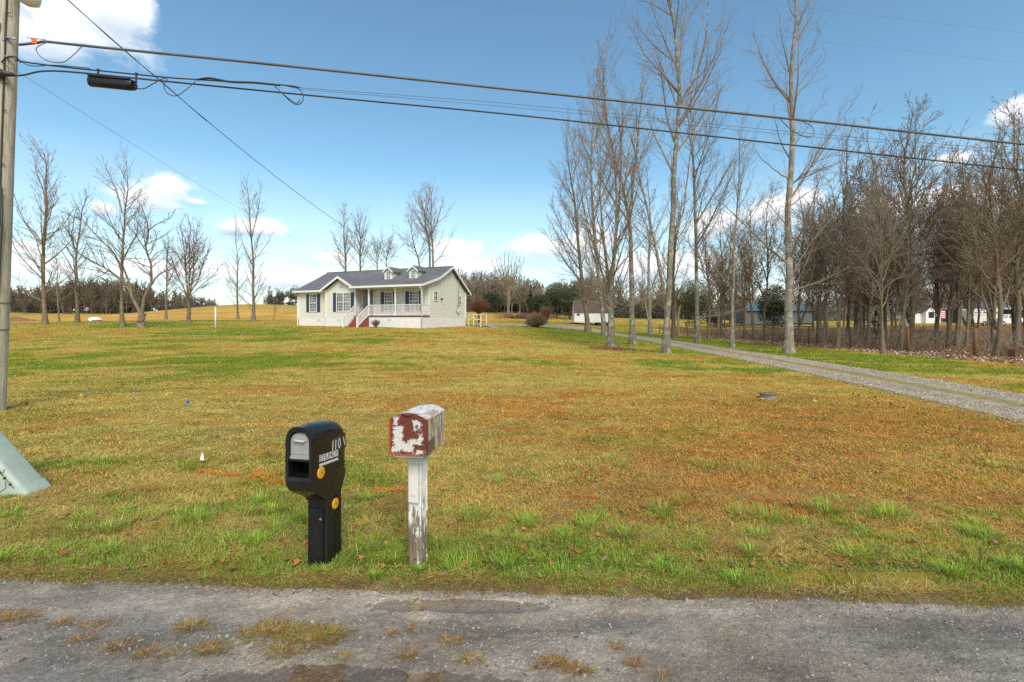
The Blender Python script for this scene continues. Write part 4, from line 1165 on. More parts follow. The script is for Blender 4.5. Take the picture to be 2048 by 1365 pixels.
# house number 1 1 0 1 (last one peeling askew) and worn name tiles
def stroke(mb, pts, w, x, m_=0):
    pts = [Vector((x, p[0], p[1])) for p in pts]
    for a, b in zip(pts, pts[1:]): mb.bar(a, b, w, .0012, m_, up=(1,0,0))
XD = W2+.0018
def dec_z(y, z): return z+zs(y)
m = MB(); m.add([(XD-.0012, .222, dec_z(.222, .912)), (XD-.0012, .372, dec_z(.372, .922)), (XD-.0012, .366, dec_z(.366, .815)), (XD-.0012, .222, dec_z(.222, .82))], [(0, 1, 2, 3)])
m.add([(XD-.0005, .362, dec_z(.362, .925)), (XD-.0005, .392, dec_z(.392, .932)), (XD-.0005, .402, dec_z(.402, .83)), (XD-.0005, .378, dec_z(.378, .815))], [(0, 1, 2, 3)])
plate = m.build('number_plate', simple('plate_dark', (.035,.035,.035), .3), bmx, fix=False)
m = MB()
stroke(m, [(.237, dec_z(.237, .895)), (.231, dec_z(.231, .828))], .0075, XD)
stroke(m, [(.272, dec_z(.272, .897)), (.268, dec_z(.268, .830))], .0075, XD)
c = [(.315+.0125*math.cos(a), dec_z(.315, .865+.034*math.sin(a))) for a in [2*PI*k/16 for k in range(17)]]
stroke(m, c, .006, XD)
stroke(m, [(.362, dec_z(.362, .903)), (.386, dec_z(.386, .842))], .0075, XD+.0012)
m.build('numerals', M['decal_white'], plate)
m = MB()
for k in range(6):
    y = .078+k*.0375; zt = dec_z(y, .824); zb_ = dec_z(y, .780)
    if k < 6:
        m.add([(XD-.0006, y, zb_), (XD-.0006, y+.0345, zb_-.003), (XD-.0006, y+.0345, zt-.003), (XD-.0006, y, zt)], [(0, 1, 2, 3)], 0)
for k in range(9):
    y = .077+k*.0250; zt = dec_z(y, .768); m.add([(XD-.0006, y, zt-.017), (XD-.0006, y+.0232, zt-.019), (XD-.0006, y+.0232, zt-.002), (XD-.0006, y, zt)], [(0, 1, 2, 3)], 0)
GL = {0: [[(.2,.9),(.2,.1),(.8,.1)],[(.2,.5),(.7,.5)],[(.2,.9),(.8,.9)]], 1: [[(.2,.1),(.2,.8),(.5,.95),(.8,.8),(.8,.1)]], 2: [[(.2,.95),(.2,.3),(.5,.1),(.8,.3),(.8,.95)]],
      3: [[(.2,.1),(.2,.9),(.8,.2),(.8,.95)]], 4: [[(.8,.85),(.4,.9),(.2,.5),(.4,.1),(.8,.2)]], 5: [[(.2,.95),(.5,.5),(.8,.95)],[(.5,.5),(.5,.1)]]}
for k, gl in GL.items():
    y = .078+k*.0375; zb_ = dec_z(y, .780)
    for st in gl: stroke(m, [(y+p[0]*.034, zb_+p[1]*.041) for p in st], .0042, XD+.0006, 1)
m.build('name_label', [M['decal_white'], M['decal_grey']], bmx, fix=False)

# ------------------------------------------------------------------ rusty mailbox on peeling post
rmx = empty('mailbox', (-.6815, 3.0655, .824), -math.radians(7))
tag(rmx, 'rusty metal mailbox with peeling white paint on a weathered white wooden post', 'mailbox')
rw = .1275
def flat_arch(w, z0, z1, zt, n=12):
    pts = [(-w, z0), (-w, z1)]
    for k in range(1, n):
        u = k/n; x = -w+2*w*u; pts.append((x, z1+(zt-z1)*(1-abs(2*u-1)**2.3)))
    return pts+[(w, z1), (w, z0)]
A = flat_arch(rw, 0, .226, .268); n = len(A); Lb = .43
sl = -.035
def ring(y, e=0): return [(x*(1+e), y, z*(1+e*.5)+sl*y) for (x, z) in A]
m = MB(); m.add(ring(0, .02), [list(range(n))], 0); m.add(ring(0, .02)+ring(.022, .02), [(k, k+1, n+k+1, n+k) for k in range(n-1)]+[(0, n, 2*n-1, n-1)], 0)
m.add(ring(.022, .02)+ring(.022, 0), [(k, k+1, n+k+1, n+k) for k in range(n-1)], 0)
door = m.build('door', M['rust_front'], rmx)
m = MB(); m.tube([(-.035, .0, .262), (0, -.012, .262), (.03, 0, .262)], .006, 8); m.build('catch', M['rust_front'], door); m = MB(); m.tube([(.062, -.002, .19), (.062, -.008, .19)], .009, 10); m.build('latch', M['decal_grey'], door)
m = MB()
r0, r1 = ring(.021), ring(Lb)
# side walls
m.add([r0[n-2], r0[n-1], r1[n-1], r1[n-2]], [(0, 1, 2, 3)], 0); m.add([r0[0], r0[1], r1[1], r1[0]], [(0, 1, 2, 3)], 0)
m.add(r1, [list(range(n))[::-1]], 0); m.add([r0[0], r0[n-1], r1[n-1], r1[0]], [(0, 1, 2, 3)], 0)
m.build('side_panel', M['rust_side'], rmx)
m = MB(); ru0 = [(x*1.03, .005, z+.003) for (x, _, z) in r0[1:n-1]]; ru1 = [(x*1.03, y+.012, z+.003) for (x, y, z) in r1[1:n-1]]; q = len(ru0)
m.add(ru0+ru1, [(k, k+1, q+k+1, q+k) for k in range(q-1)], 0, True)
m.build('lid', M['rust_top'], rmx)
# base plate under the box
m = MB(); m.box(-.10, .10, .02, .30, -.022, -.002); m.box(-.04, .085, .12, .26, -.06, -.022); m.build('bracket', simple('bracket_white', (.55,.50,.42), .7), rmx)
m = MB()
pw = .05
mt = Matrix.Translation((.008, .19, 0)) @ Matrix.Rotation(math.radians(-13), 4, 'Z')
zg = -.824-.05
# slightly worn square post with chipped corners
cuts = np.linspace(zg, -.022, 22); rr = random.Random(3)
vs = []; fs = []
for z in cuts:
    for (sx, sy) in ((-1,-1),(1,-1),(1,1),(-1,1)):
        j = .0022
        for (ax, ay) in (((.84, 1), (1, .84)) if sx*sy > 0 else ((1, .84), (.84, 1))):
            vs.append(mt @ Vector((sx*pw*ax+rr.uniform(-j, j), sy*pw*ay+rr.uniform(-j, j), z)))
k8 = 8
for i in range(len(cuts)-1):
    for k in range(k8): fs.append((i*k8+k, i*k8+(k+1) % k8, (i+1)*k8+(k+1) % k8, (i+1)*k8+k))
fs.append([(len(cuts)-1)*k8+k for k in range(k8)])
m.add(vs, fs)
post = m.build('post', M['peeling_post'], rmx)
# give the post texture its own zero at the ground
post.location = (0, 0, 0)
m = MB(); m.box(-.037, .038, -pw-.012, -pw-.001, -.36, -.03, 0, mt)
for z in (-.10, -.30): m.tube([mt @ Vector((.005, -pw-.012, z)), mt @ Vector((.005, -pw-.02, z))], .011, 12)
m.build('board', simple('board_cream', (.72,.70,.64), .6, .06, 6), rmx)

# ------------------------------------------------------------------ small markers
def marker_flag(px, py, mat, s, shape, lb, grp=None):
    Y = EYE*F/(py-HZ) if py > 660 else 30
    Y = float(Y); p = at(px, Y)
    r = empty('marker_flag', p); tag(r, lb, 'marker flag', grp)
    m = MB(); m.tube([(0, 0, -.05), (.004, 0, s*1.9)], .0016, 5); m.build('wire', M['wire_steel'], r)
    m = MB()
    if shape == 'tri':
        n_ = 6; vs = []
        for k in range(n_+1):
            u = k/n_; vs += [(.0-.010*u, .006*math.sin(u*4), s*1.85-u*s*1.25), (.004+s*.55*u, .012*math.sin(u*5), s*1.85-u*s*1.35)]
        m.add(vs, [(2*k, 2*k+1, 2*k+3, 2*k+2) for k in range(n_)])
    else:
        n_ = 5; vs = []
        for k in range(n_+1):
            u = k/n_; y = .012*math.sin(u*5); vs += [(s*1.1*u, y, s*1.9-s*.15*u), (s*1.1*u, y, s*.95-s*.1*u)]
        m.add(vs, [(2*k, 2*k+1, 2*k+3, 2*k+2) for k in range(n_)])
    m.build('flag', mat, r, fix=False)
marker_flag(402, 932, M['flag_white'], .075, 'tri', 'small white triangular marker flag standing in the near lawn')
marker_flag(372, 818, M['flag_blue'], .065, 'sq', 'largest and brightest blue marker flag, nearest the mailboxes', 'blue utility marker flags in the lawn')
marker_flag(270, 792, M['flag_blue'], .05, 'sq', 'middle of the three small blue marker flags in the lawn', 'blue utility marker flags in the lawn')
marker_flag(176, 785, M['flag_blue'], .05, 'sq', 'faint blue marker flag, the one nearest the utility pole', 'blue utility marker flags in the lawn')
# round concrete riser in the lawn
p = at(1537, EYE*F/(799-HZ)); r = empty('drain_riser', p); tag(r, 'low round concrete drain riser with a lid sunk in the lawn', 'drain')
m = MB(); m.tube([(0,0,-.1), (0,0,.075), (0,0,.085)], [.17, .17, .155], 24, 0, False); m.build('ring', M['concrete'], r)
m = MB(); m.tube([(0,0,.083), (0,0,.105), (0,0,.112)], [.185, .185, .17], 24, 0, False); m.build('lid', simple('lid_brown', (.20,.15,.10), .85, .2, 12), r)
# white clean-out pipe
p = at(431, 38.0); r = empty('vent_pipe', p); tag(r, 'thin upright white plastic pipe standing in the lawn between bare trees', 'pipe')
m = MB(); m.tube([(0,0,-.2), (0,0,1.62)], .055, 10); m.build('pipe', M['trim_white'], r)
m = MB(); m.tube([(0,0,1.62), (0,0,1.70)], .075, 10); m.build('cap', M['trim_white'], r)
# white dome tank at the lawn's far edge
p = at(190, 57.0); r = empty('dome_tank', p, .2); tag(r, 'low white domed tank cover with a blue band at the far edge of the lawn', 'tank')
def dome(rx, ry, z0, h, mb, n=20, k=6):
    vs = []; fs = []
    for i in range(k+1):
        a = i/k*PI/2*.98
        for j in range(n): b = 2*PI*j/n; vs.append((rx*math.cos(a)*math.cos(b), ry*math.cos(a)*math.sin(b), z0+h*math.sin(a)))
    for i in range(k):
        for j in range(n): fs.append((i*n+j, i*n+(j+1) % n, (i+1)*n+(j+1) % n, (i+1)*n+j))
    fs.append([k*n+j for j in range(n)]); mb.add(vs, fs, 0, True)
m = MB(); dome(.72, .6, .12, .36, m); m.build('shell', M['trim_white'], r)
m = MB(); m.tube([(0,0,-.1), (0,0,.12)], .66, 20, 0, False); m.build('base_ring', M['tank_blue'], r)
m = MB(); m.tube([(-.05,-.66,-.05), (-.05,-.70,.14)], .2, 14); m.build('hatch', M['trim_white'], r)
# clay mound at the far corner
p = at(20, 62.0)
nn = 40; a = np.linspace(-1, 1, nn); GX, GY = np.meshgrid(a, a); rr_ = np.sqrt(GX**2+GY**2)
Zm = np.clip(1-rr_, 0, 1)*.75*(.6+.9*fbm(GX*3, GY*3, 99))-.05
Vm = np.stack([GX.ravel()*4.6, GY.ravel()*1.6, Zm.ravel()], 1); i = (np.arange(nn-1)[:, None]*nn+np.arange(nn-1)[None]).ravel()
o = link('dirt_mound', mesh_np('dirt_mound', Vm, np.stack([i, i+1, i+1+nn, i+nn], 1), M['clay'], None, False), None, p)
tag(o, 'low heap of red clay dirt behind the utility pole at the field edge', 'dirt pile')

# ------------------------------------------------------------------ leaning green telephone pedestal
r = empty('utility_pedestal', (-4.80, 4.62, -.02)); r.rotation_euler = (math.radians(-4), math.radians(-40), math.radians(8))
tag(r, 'leaning pale green plastic utility pedestal at the edge of the verge', 'utility box')
m = MB()
def rr_sec(w, d, z, k=4, rad=.045):
    pts = []
    for (cx, cy, a0) in ((w-rad, -d+rad, -PI/2), (w-rad, d-rad, 0), (-w+rad, d-rad, PI/2), (-w+rad, -d+rad, PI)):
        for j in range(k+1): a = a0+PI/2*j/k; pts.append((cx+rad*math.cos(a), cy+rad*math.sin(a), z))
    return pts
S = [rr_sec(.15, .14, -.14), rr_sec(.15, .14, .10), rr_sec(.145, .135, .9), rr_sec(.13, .12, 1.0, rad=.06), rr_sec(.09, .08, 1.04, rad=.06)]
n = len(S[0]); m.add([q for s in S for q in s], [(i*n+k, i*n+(k+1) % n, (i+1)*n+(k+1) % n, (i+1)*n+k) for i in range(4) for k in range(n)]+[list(range(n))[::-1], [4*n+k for k in range(n)]], 0, True)
m.build('cover', M['pedestal_green'], r)
S = [rr_sec(.158, .148, -.16), rr_sec(.158, .148, .055)]
m = MB(); m.add([q for s in S for q in s], [(k, (k+1) % n, n+(k+1) % n, n+k) for k in range(n)]+[list(range(n))[::-1], [n+k for k in range(n)]], 0, True); m.build('base', M['pedestal_green'], r)
m = MB()
m.bar((.098, -.1425, .07), (.098, -.138, .72), .0035, .004); m.bar((.098, -.1425, .24), (.146, -.139, .27), .003, .004); m.bar((-.10, -.142, .12), (.05, -.142, .12), .003, .004); m.bar((.05, -.142, .12), (.085, -.142, .17), .003, .004)
for z in (.36, .27, .20, .12): m.box(.086, .108, -.147, -.138, z-.009, z+.009)
m.build('seam', M['pedestal_line'], r)

# ------------------------------------------------------------------ utility pole and cables
PX, PY = -9.72, 8.8
pole = empty('utility_pole', (PX, PY, 0)); tag(pole, 'tall weathered grey wooden utility pole at the edge of the lawn', 'utility pole')
LE = .038
def pp(z, dx=0, dy=0): return Vector((LE*z+dx, dy, z))
m = MB(); zz = np.linspace(-.4, 10.6, 34); rr = random.Random(9)
m.tube([pp(z) for z in zz], [.175-.0035*z+rr.uniform(-.0015, .0015) for z in zz], 24, 0)
m.build('shaft', M['pole_wood'], pole)
m = MB(); m.tube([pp(z, .125-.003*z, -.125) for z in np.linspace(-.2, 9, 20)], .014, 6); m.tube([pp(.0, .15, -.12), pp(2.0, .145, -.13), pp(3.4, .17, -.12), pp(4.2, .13, -.13)], .016, 6)
m.build('conduit', M['cable_black'], pole)
for z in (1.35, 1.9, 2.4, 3.1, 4.0, 4.6, 5.6, 6.1, 6.9, 7.4):
    m = MB(); m.tube([pp(z-.02, .10, -.14), pp(z+.02, .16, -.10)], .008, 5); m.build('staple', M['cable_black'], pole)
m = MB()
m.tube([pp(2.05, 0, 0)+Vector((.178*math.cos(t), .178*math.sin(t), 0)) for t in np.linspace(0, 2*PI, 25)], .006, 5, cap=False); m.build('band', M['cable_black'], pole); m = MB()
m.tube([pp(1.55, 0, 0)+Vector((.180*math.cos(t), .180*math.sin(t), 0)) for t in np.linspace(0, 2*PI, 25)], .006, 5, cap=False)
m.build('band', M['cable_black'], pole)
m = MB(); m.box(.04, .26, -.20, -.1, 6.22, 6.36); m.tube([pp(6.26, .02, -.2), pp(6.24, .22, -.2), pp(6.23, .34, -.18)], [.10, .055, .03], 12)
m.build('cable_clamp', M['cable_black'], pole)
m = MB(); m.tube([pp(6.95, .1, -.12), pp(6.93, .3, -.1)], .018, 8); m.box(.28, .36, -.14, -.06, 6.88, 6.96); m.build('guy_hook', M['steel_galv'], pole); m = MB(); m.tube([pp(6.60, .1, -.12), pp(6.58, .26, -.12)], .022, 8)
m.build('guy_hook', M['steel_galv'], pole); m = MB(); m.tube([pp(7.2, .02, -.18), pp(7.05, .02, -.2)], .035, 8)
m.build('guy_hook', M['steel_galv'], pole)
lamp = MB(); lamp.tube([pp(8.7, .1), pp(9.0, .6), pp(8.95, .62)], .03, 8); o1 = lamp.build('lamp_arm', M['steel_galv'], pole)
lamp = MB(); cxl = pp(0, .70).x; lamp.tube([(cxl, -.02, 8.25), (cxl, -.02, 8.05), (cxl, -.02, 7.82), (cxl, -.02, 7.66), (cxl, -.02, 7.60)], [.10, .15, .175, .15, .04], 18); lamp.build('lamp_shade', M['lamp_glass'], o1)
lamp = MB(); lamp.tube([(cxl, -.02, 8.25), (cxl, -.02, 8.5), (cxl-.05, 0, 8.95)], [.1, .09, .04], 12); lamp.build('lamp_housing', M['steel_galv'], o1)

def PT(px, py, Y): return Vector((px2(px, Y), Y, pz(py, Y)))
def wob(pts, n=8):
    # Catmull-Rom resample
    out = []; P_ = [pts[0]]+list(pts)+[pts[-1]]
    for i in range(1, len(P_)-2):
        for k in range(n):
            t = k/n; a, b, c, d = P_[i-1], P_[i], P_[i+1], P_[i+2]
            out.append(.5*((2*b)+(c-a)*t+(2*a-5*b+4*c-d)*t*t+(3*b-a-3*c+d)*t**3))
    out.append(pts[-1]); return out
def cable(name, pts, r, mat, lb, extra=None, n=6, cat='cable', group='overhead cables crossing the sky from the pole'):
    m = MB(); m.tube(wob(pts, n), r, 6)
    for e in (extra or []): m.tube(wob(e[0], 6), e[1], 6)
    o = m.build(name, mat); tag(o, lb, cat, group); return o
Yc = 8.75
def ln(x): # depth along the pole line: the line swings away slightly
    return Yc + (x-75)/1973*1.6
cable('overhead_cable', [PT(38, 90, 8.7), PT(75, 86, ln(75)), PT(95, 84, ln(95)), PT(180, 93, ln(180)), PT(560, 131, ln(560)), PT(1056, 183, ln(1056)), PT(1560, 236, ln(1560)), PT(2048, 289, ln(2048)), PT(2600, 343, ln(2600)), PT(3600, 440, ln(3600))],
      .024, M['cable_grey'], 'thickest grey overhead cable, the uppermost of the long lines crossing the trees',
      [([PT(95, 85, 8.7), PT(74, 95, 8.65), PT(76, 108, 8.6), PT(95, 122, 8.6), PT(125, 125, 8.62), PT(145, 112, 8.68), PT(163, 94, 8.75)], .008),
       ([PT(1560, 238, 9.9), PT(1585, 262, 9.85), PT(1615, 275, 9.85), PT(1628, 268, 9.9), PT(1622, 252, 9.95), PT(1600, 242, 9.98)], .01)])
cable('overhead_cable', [PT(10, 152, 8.62), PT(45, 151, 8.65), PT(85, 143, 8.7), PT(150, 145, ln(150)), PT(330, 163, ln(330)), PT(700, 199, ln(700)), PT(1056, 233, ln(1056)), PT(1560, 288, ln(1560)), PT(2048, 341, ln(2048)), PT(2600, 402, ln(2600)), PT(3600, 510, ln(3600))],
      .0155, M['cable_black'], 'black overhead cable running below the others, lowest of the long lines',
      [([PT(3, 125, 8.65), PT(14, 115, 8.6), PT(30, 114, 8.62), PT(42, 126, 8.7)], .012)])
cable('messenger_cable', [PT(30, 120, 8.68), PT(60, 126, 8.72), PT(140, 136, ln(140)), PT(230, 145, ln(230)), PT(330, 155, ln(330)), PT(400, 160, ln(400)), PT(560, 170, ln(560)), PT(600, 176, ln(600))], .013, M['cable_black'],
      'black lashed cable bundle above the splice box with its loose loop',
      [([PT(395, 160, 8.95), PT(420, 157, 8.94), PT(460, 164, 8.98), PT(510, 166, 9.02), PT(560, 171, 9.08)], .02),
       ([PT(545, 168, 9.05), PT(565, 188, 9.0), PT(588, 208, 9.0), PT(603, 206, 9.05), PT(606, 190, 9.1), PT(596, 178, 9.12), PT(575, 173, 9.12)], .009),
       ([PT(545, 168, 9.02), PT(560, 183, 8.98), PT(590, 206, 8.98), PT(601, 200, 9.0)], .008),
       ([PT(335, 156, 8.8), PT(328, 172, 8.75), PT(335, 187, 8.72), PT(352, 192, 8.75), PT(372, 180, 8.8), PT(392, 162, 8.9)], .0075),
       ([PT(275, 178, 8.72), PT(290, 177, 8.72), PT(310, 166, 8.76), PT(335, 156, 8.85), PT(390, 160, 8.93)], .009),
       ([PT(35, 119, 8.66), PT(62, 132, 8.7), PT(110, 131, 8.72), PT(180, 137, 8.8)], .008)])
cable('thin_wire', [PT(600, 176, 9.2), PT(1056, 211, ln(1056)), PT(1560, 262, ln(1560)), PT(2048, 302, ln(2048)), PT(2700, 355, ln(2700)), PT(3600, 430, ln(3600))], .0045, M['cable_grey'], 'upper of the two hair-thin wires between the thick cables')
cable('thin_wire', [PT(600, 179, 9.2), PT(1056, 218, ln(1056)+.1), PT(1560, 268, ln(1560)+.1), PT(2048, 309, ln(2048)+.1), PT(2700, 364, ln(2700)), PT(3600, 440, ln(3600))], .0040, M['cable_grey'], 'lower of the two hair-thin wires between the thick cables')
mast = house.matrix_basis @ Vector((.2, 5.95, 5.38))
def span(A_, B_, s, n=26): return [A_.lerp(B_, t)-Vector((0, 0, 4*s*t*(1-t))) for t in [k/n for k in range(n+1)]]
m = MB(); m.tube(span(Vector((-9.3, 8.8, 8.6)), mast, 1.9), .009, 6)
for t0, t1 in ((.0, .10),):
    a = span(Vector((-9.3, 8.8, 8.6)), mast, 1.9, 60)[:9]; m.tube([q+Vector((.0, 0, .02*math.sin(i*1.4))) for i, q in enumerate(a)], .008, 5)
o = m.build('service_drop', M['cable_black']); tag(o, 'twisted black service wire sagging from the pole down to the house roof', 'cable', 'wires from the pole to the house')
m = MB(); m.tube(span(Vector((-9.3, 8.75, 6.42)), house.matrix_basis @ Vector((-8.0, 4.7, 5.60)), .75), .0035, 5)
o = m.build('phone_wire', M['cable_grey']); tag(o, 'faint thin wire running from the pole over the small trees to the house ridge', 'wire', 'wires from the pole to the house')
for (a, b, c, lb) in ((880, 0, 1180, 'faint high wire crossing the top of the sky above the driveway trees'), (1480, 0, 2048, 'faint high wire in the upper sky over the tallest bare tree')):
    pts = [PT(a-300, -38, 30), PT(a, 0, 30), PT(c, 34 if a < 1000 else 66, 31), PT(2500, 175 if a < 1000 else 110, 34), PT(3200, 250 if a < 1000 else 180, 36)]
    cable('high_wire', pts, .004, M['cable_grey'], lb, group='faint wires high in the sky')
# splice box
sb = empty('splice_box', PT(226, 167, 8.72)); tag(sb, 'black ribbed splice box hanging from the overhead cable bundle beside the pole', 'splice box')
sb.rotation_euler = (0, math.radians(4.5), math.radians(3))
m = MB()
S = [[(x, .075*k*math.cos(a), -.0+.10*k*math.copysign(abs(math.sin(a))**.7, math.sin(a))) for a in [2*PI*j/16 for j in range(16)]] for (x, k) in ((-.42, .75), (-.40, 1), (.30, 1), (.33, .9))]
m.add([q for s in S for q in s], [(i*16+k, i*16+(k+1) % 16, (i+1)*16+(k+1) % 16, (i+1)*16+k) for i in range(3) for k in range(16)]+[list(range(16))[::-1], [48+k for k in range(16)]], 0, True)
for k in range(14): m.box(-.37+k*.047, -.37+k*.047+.012, -.0765, -.066, -.05, .05)
m.box(-.40, .31, -.088, -.06, .066, .082); m.box(-.40, .31, -.05, .05, .098, .112)
m.build('shell', M['plastic_black_rough'], sb)
m = MB(); m.tube([(.33, 0, .0), (.38, 0, .0)], [.10, .085], 14)
for (y, z) in ((-.04, .05), (-.04, 0), (-.03, -.05)): m.tube([(.37, y, z), (.45, y, z+.005)], .018, 8)
m.build('end_cap', M['plastic_black'], sb)
for x in (-.28, .40):
    m = MB(); m.box(x-.012, x+.012, -.01, .01, .0 if x > 0 else .10, .24); m.box(x-.025, x+.025, -.014, .014, .21, .235); m.build('hanger', M['cable_black'], sb)
# orange tag
m = MB(); c = PT(68, 82, 8.68); vs = []
for k in range(5): u = k/4; vs += [c+Vector((-.06+.12*u, .01*math.sin(u*6), .045-.01*u)), c+Vector((-.05+.10*u, .01*math.cos(u*5), -.045-.01*u))]
m.add(vs, [(2*k, 2*k+1, 2*k+3, 2*k+2) for k in range(4)]); m.tube([PT(54, 76, 8.68), PT(92, 80, 8.7)], .006, 5, 1)
o = m.build('marker_tag', [M['flag_orange'], M['cable_black']], fix=False); tag(o, 'bright orange warning tag hung on the top cable next to the pole', 'tag')
# ------------------------------------------------------------------ trees
def tubes_np(polys, sides):
    """polys: list of (pts list, radii list) -> V,Q (grouped by point count, vectorised)"""
    by = {}
    for p, r in polys: by.setdefault(len(p), []).append((p, r))
    Vs, Qs = [], []; off = 0
    for n, lst in by.items():
        P = np.array([[tuple(q) for q in p] for p, _ in lst]); R = np.array([r for _, r in lst])
        B = len(lst)
        T = np.gradient(P, axis=1); T /= np.maximum(np.linalg.norm(T, axis=2, keepdims=True), 1e-9)
        D = P[:, -1]-P[:, 0]; D /= np.maximum(np.linalg.norm(D, axis=1, keepdims=True), 1e-9)
        ref = np.where(np.abs(D[:, 2:3]) < .8, np.array([[0, 0, 1.]]), np.array([[1., 0, 0]]))
        U = np.cross(T, ref[:, None]); U /= np.maximum(np.linalg.norm(U, axis=2, keepdims=True), 1e-9)
        W = np.cross(T, U)
        a = np.arange(sides)*2*PI/sides
        V = P[:, :, None] + R[:, :, None, None]*(U[:, :, None]*np.cos(a)[None, None, :, None]+W[:, :, None]*np.sin(a)[None, None, :, None])
        k = np.arange(sides); k2 = (k+1) % sides
        i = np.arange(n-1)[:, None]*sides
        q = np.stack([i+k, i+k2, i+sides+k2, i+sides+k], -1).reshape(-1, 4)
        Q = (q[None]+(np.arange(B)*n*sides)[:, None, None]).reshape(-1, 4)+off
        Vs.append(V.reshape(-1, 3)); Qs.append(Q); off += B*n*sides
    return np.concatenate(Vs), np.concatenate(Qs)
def mesh_polys(name, lvls, mat, sides):
    Vs, Qs = [], []; off = 0
    for lst, s in zip(lvls, sides):
        if not lst: continue
        V, Q = tubes_np(lst, s); Vs.append(V); Qs.append(Q+off); off += len(V)
    return mesh_np(name, np.concatenate(Vs), np.concatenate(Qs), mat, None, True)

def rdir(rd, d, ang, az=None):
    o = d.orthogonal().normalized(); w = d.cross(o)
    a = rd.uniform(0, 2*PI) if az is None else az
    return (d*math.cos(ang)+(o*math.cos(a)+w*math.sin(a))*math.sin(ang)).normalized()
def grow(rd, out, lv, p, d, Ln, r, cfg):
    n = cfg['seg'][lv]; pts = [p.copy()]; rad = [r]; ds = [d.copy()]
    wobble = cfg['wob'][lv]; trop = cfg['trop'][lv]
    for i in range(n):
        d = (d+Vector((rd.gauss(0, wobble), rd.gauss(0, wobble), rd.gauss(0, wobble)))+Vector((0, 0, trop/n))).normalized()
        p = p+d*(Ln/n); pts.append(p.copy()); ds.append(d.copy()); rad.append(max(cfg['rmin'], r*(1-.82*(i+1)/n)))
    out[lv].append((pts, rad))
    kids(rd, out, lv, pts, rad, ds, Ln, cfg)
def kids(rd, out, lv, pts, rad, ds, Ln, cfg, lo=None, num=None, shape=None):
    if lv+1 >= len(cfg['seg']): return
    k = num if num is not None else max(2, int(cfg['kids'][lv]*Ln+.5))
    lo = cfg['lo'][lv] if lo is None else lo
    n = len(pts)-1
    for j in range(k):
        f = lo+(1-lo)*((j+rd.random())/k); f = min(f, .995)
        x = f*n; i = min(int(x), n-1); t = x-i
        p = pts[i].lerp(pts[i+1], t); pr = rad[i]*(1-t)+rad[i+1]*t; d = ds[min(i+1, n)]
        u = (f-lo)/(1-lo+1e-6)
        if shape: cl = shape(u)
        else: cl = Ln*cfg['ratio'][lv]*(1-.55*u)
        cl *= rd.uniform(.65, 1.3)
        a = math.radians(cfg['ang'][lv]*(1-.35*u)*rd.uniform(.75, 1.25))
        dd = rdir(rd, d, a)
        if dd.z < -.15 and rd.random() < .8: dd.z *= -.6; dd.normalize()
        grow(rd, out, lv+1, p, dd, cl, max(cfg['rmin'], min(pr*.62, cfg['rk'][lv]*cl)), cfg)
POPLAR = dict(seg=[10,7,4,3], wob=[.03,.06,.09,.13], trop=[.1,.55,.35,.2], kids=[2.0,3.2,4.4], lo=[.3,.10,.15], ratio=[.3,.36,.45], ang=[40,40,40], rk=[.0125,.0085,.009], rmin=.006)
OAK = dict(seg=[9,7,5,3], wob=[.07,.13,.16,.2], trop=[.2,.28,.2,.1], kids=[2.2,3.0,4.2], lo=[.35,.2,.15], ratio=[.5,.42,.44], ang=[52,50,48], rk=[.017,.011,.010], rmin=.006)
def up(cfg, **k): c = dict(cfg); c.update(k); return c
def make_tree(name, seed, cfg, stems, limbs=(), bark='bark_grey', twig='twig_grey', flare=1.5, trunk_sides=14, parent_meta=None):
    """stems: list of dict(p=[(x,y,z)..], r=(r0,r1), lo, n, shape)"""
    rd = random.Random(seed)
    out = [[], [], [], []]
    trunk = []
    for s in stems:
        P_ = [Vector(q) for q in s['p']]
        pts = wob(P_, max(2, int(16/len(P_))))
        n = len(pts)-1
        jit = s.get('jit', .02)
        pts = [q+Vector((rd.gauss(0, jit), rd.gauss(0, jit), 0)) if 0 < i else q for i, q in enumerate(pts)]
        r0, r1 = s['r']
        rad = [max(cfg['rmin'], r0+(r1-r0)*(i/n)**.85) for i in range(n+1)]
        if s.get('flare'):
            L0 = 0
            for i in range(n+1):
                h = pts[i].z-pts[0].z; rad[i] *= 1+(flare-1)*math.exp(-h/.22)
            pts = [pts[0]-Vector((0, 0, .35))]+pts; rad = [rad[0]*1.15]+rad; n += 1
        ds = [(pts[min(i+1, n)]-pts[max(i-1, 0)]).normalized() for i in range(n+1)]
        trunk.append((pts, rad))
        ln_ = sum((pts[i+1]-pts[i]).length for i in range(n))
        if s.get('n', 1):
            kids(rd, out, 0, pts, rad, ds, ln_, cfg, lo=s.get('lo'), num=s.get('n'), shape=s.get('shape'))
    for (q, r) in limbs:      # explicit limbs
        P_ = [Vector(t) for t in q]; pts = wob(P_, 4); n = len(pts)-1
        pts = [t+Vector((rd.gauss(0, .02), rd.gauss(0, .02), rd.gauss(0, .02))) if i else t for i, t in enumerate(pts)]
        rad = [max(cfg['rmin'], r*(1-.85*i/n)) for i in range(n+1)]
        ds = [(pts[min(i+1, n)]-pts[max(i-1, 0)]).normalized() for i in range(n+1)]
        ln_ = sum((pts[i+1]-pts[i]).length for i in range(n))
        out[1].append((pts, rad)); kids(rd, out, 1, pts, rad, ds, ln_, cfg)
    tm = mesh_polys('trunk', [trunk], M[bark], [trunk_sides])
    cm = mesh_polys('crown', [out[1], out[2], out[3]], M[twig], [5, 4, 3])
    return tm, cm
def put_tree(name, tm, cm, loc, label, cat='tree', group=None, rz=0, sc=1):
    r = empty(name, loc, rz); r.scale = (sc, sc, sc)
    link('trunk', tm, r); link('crown', cm, r)
    tag(r, label, cat, group); return r
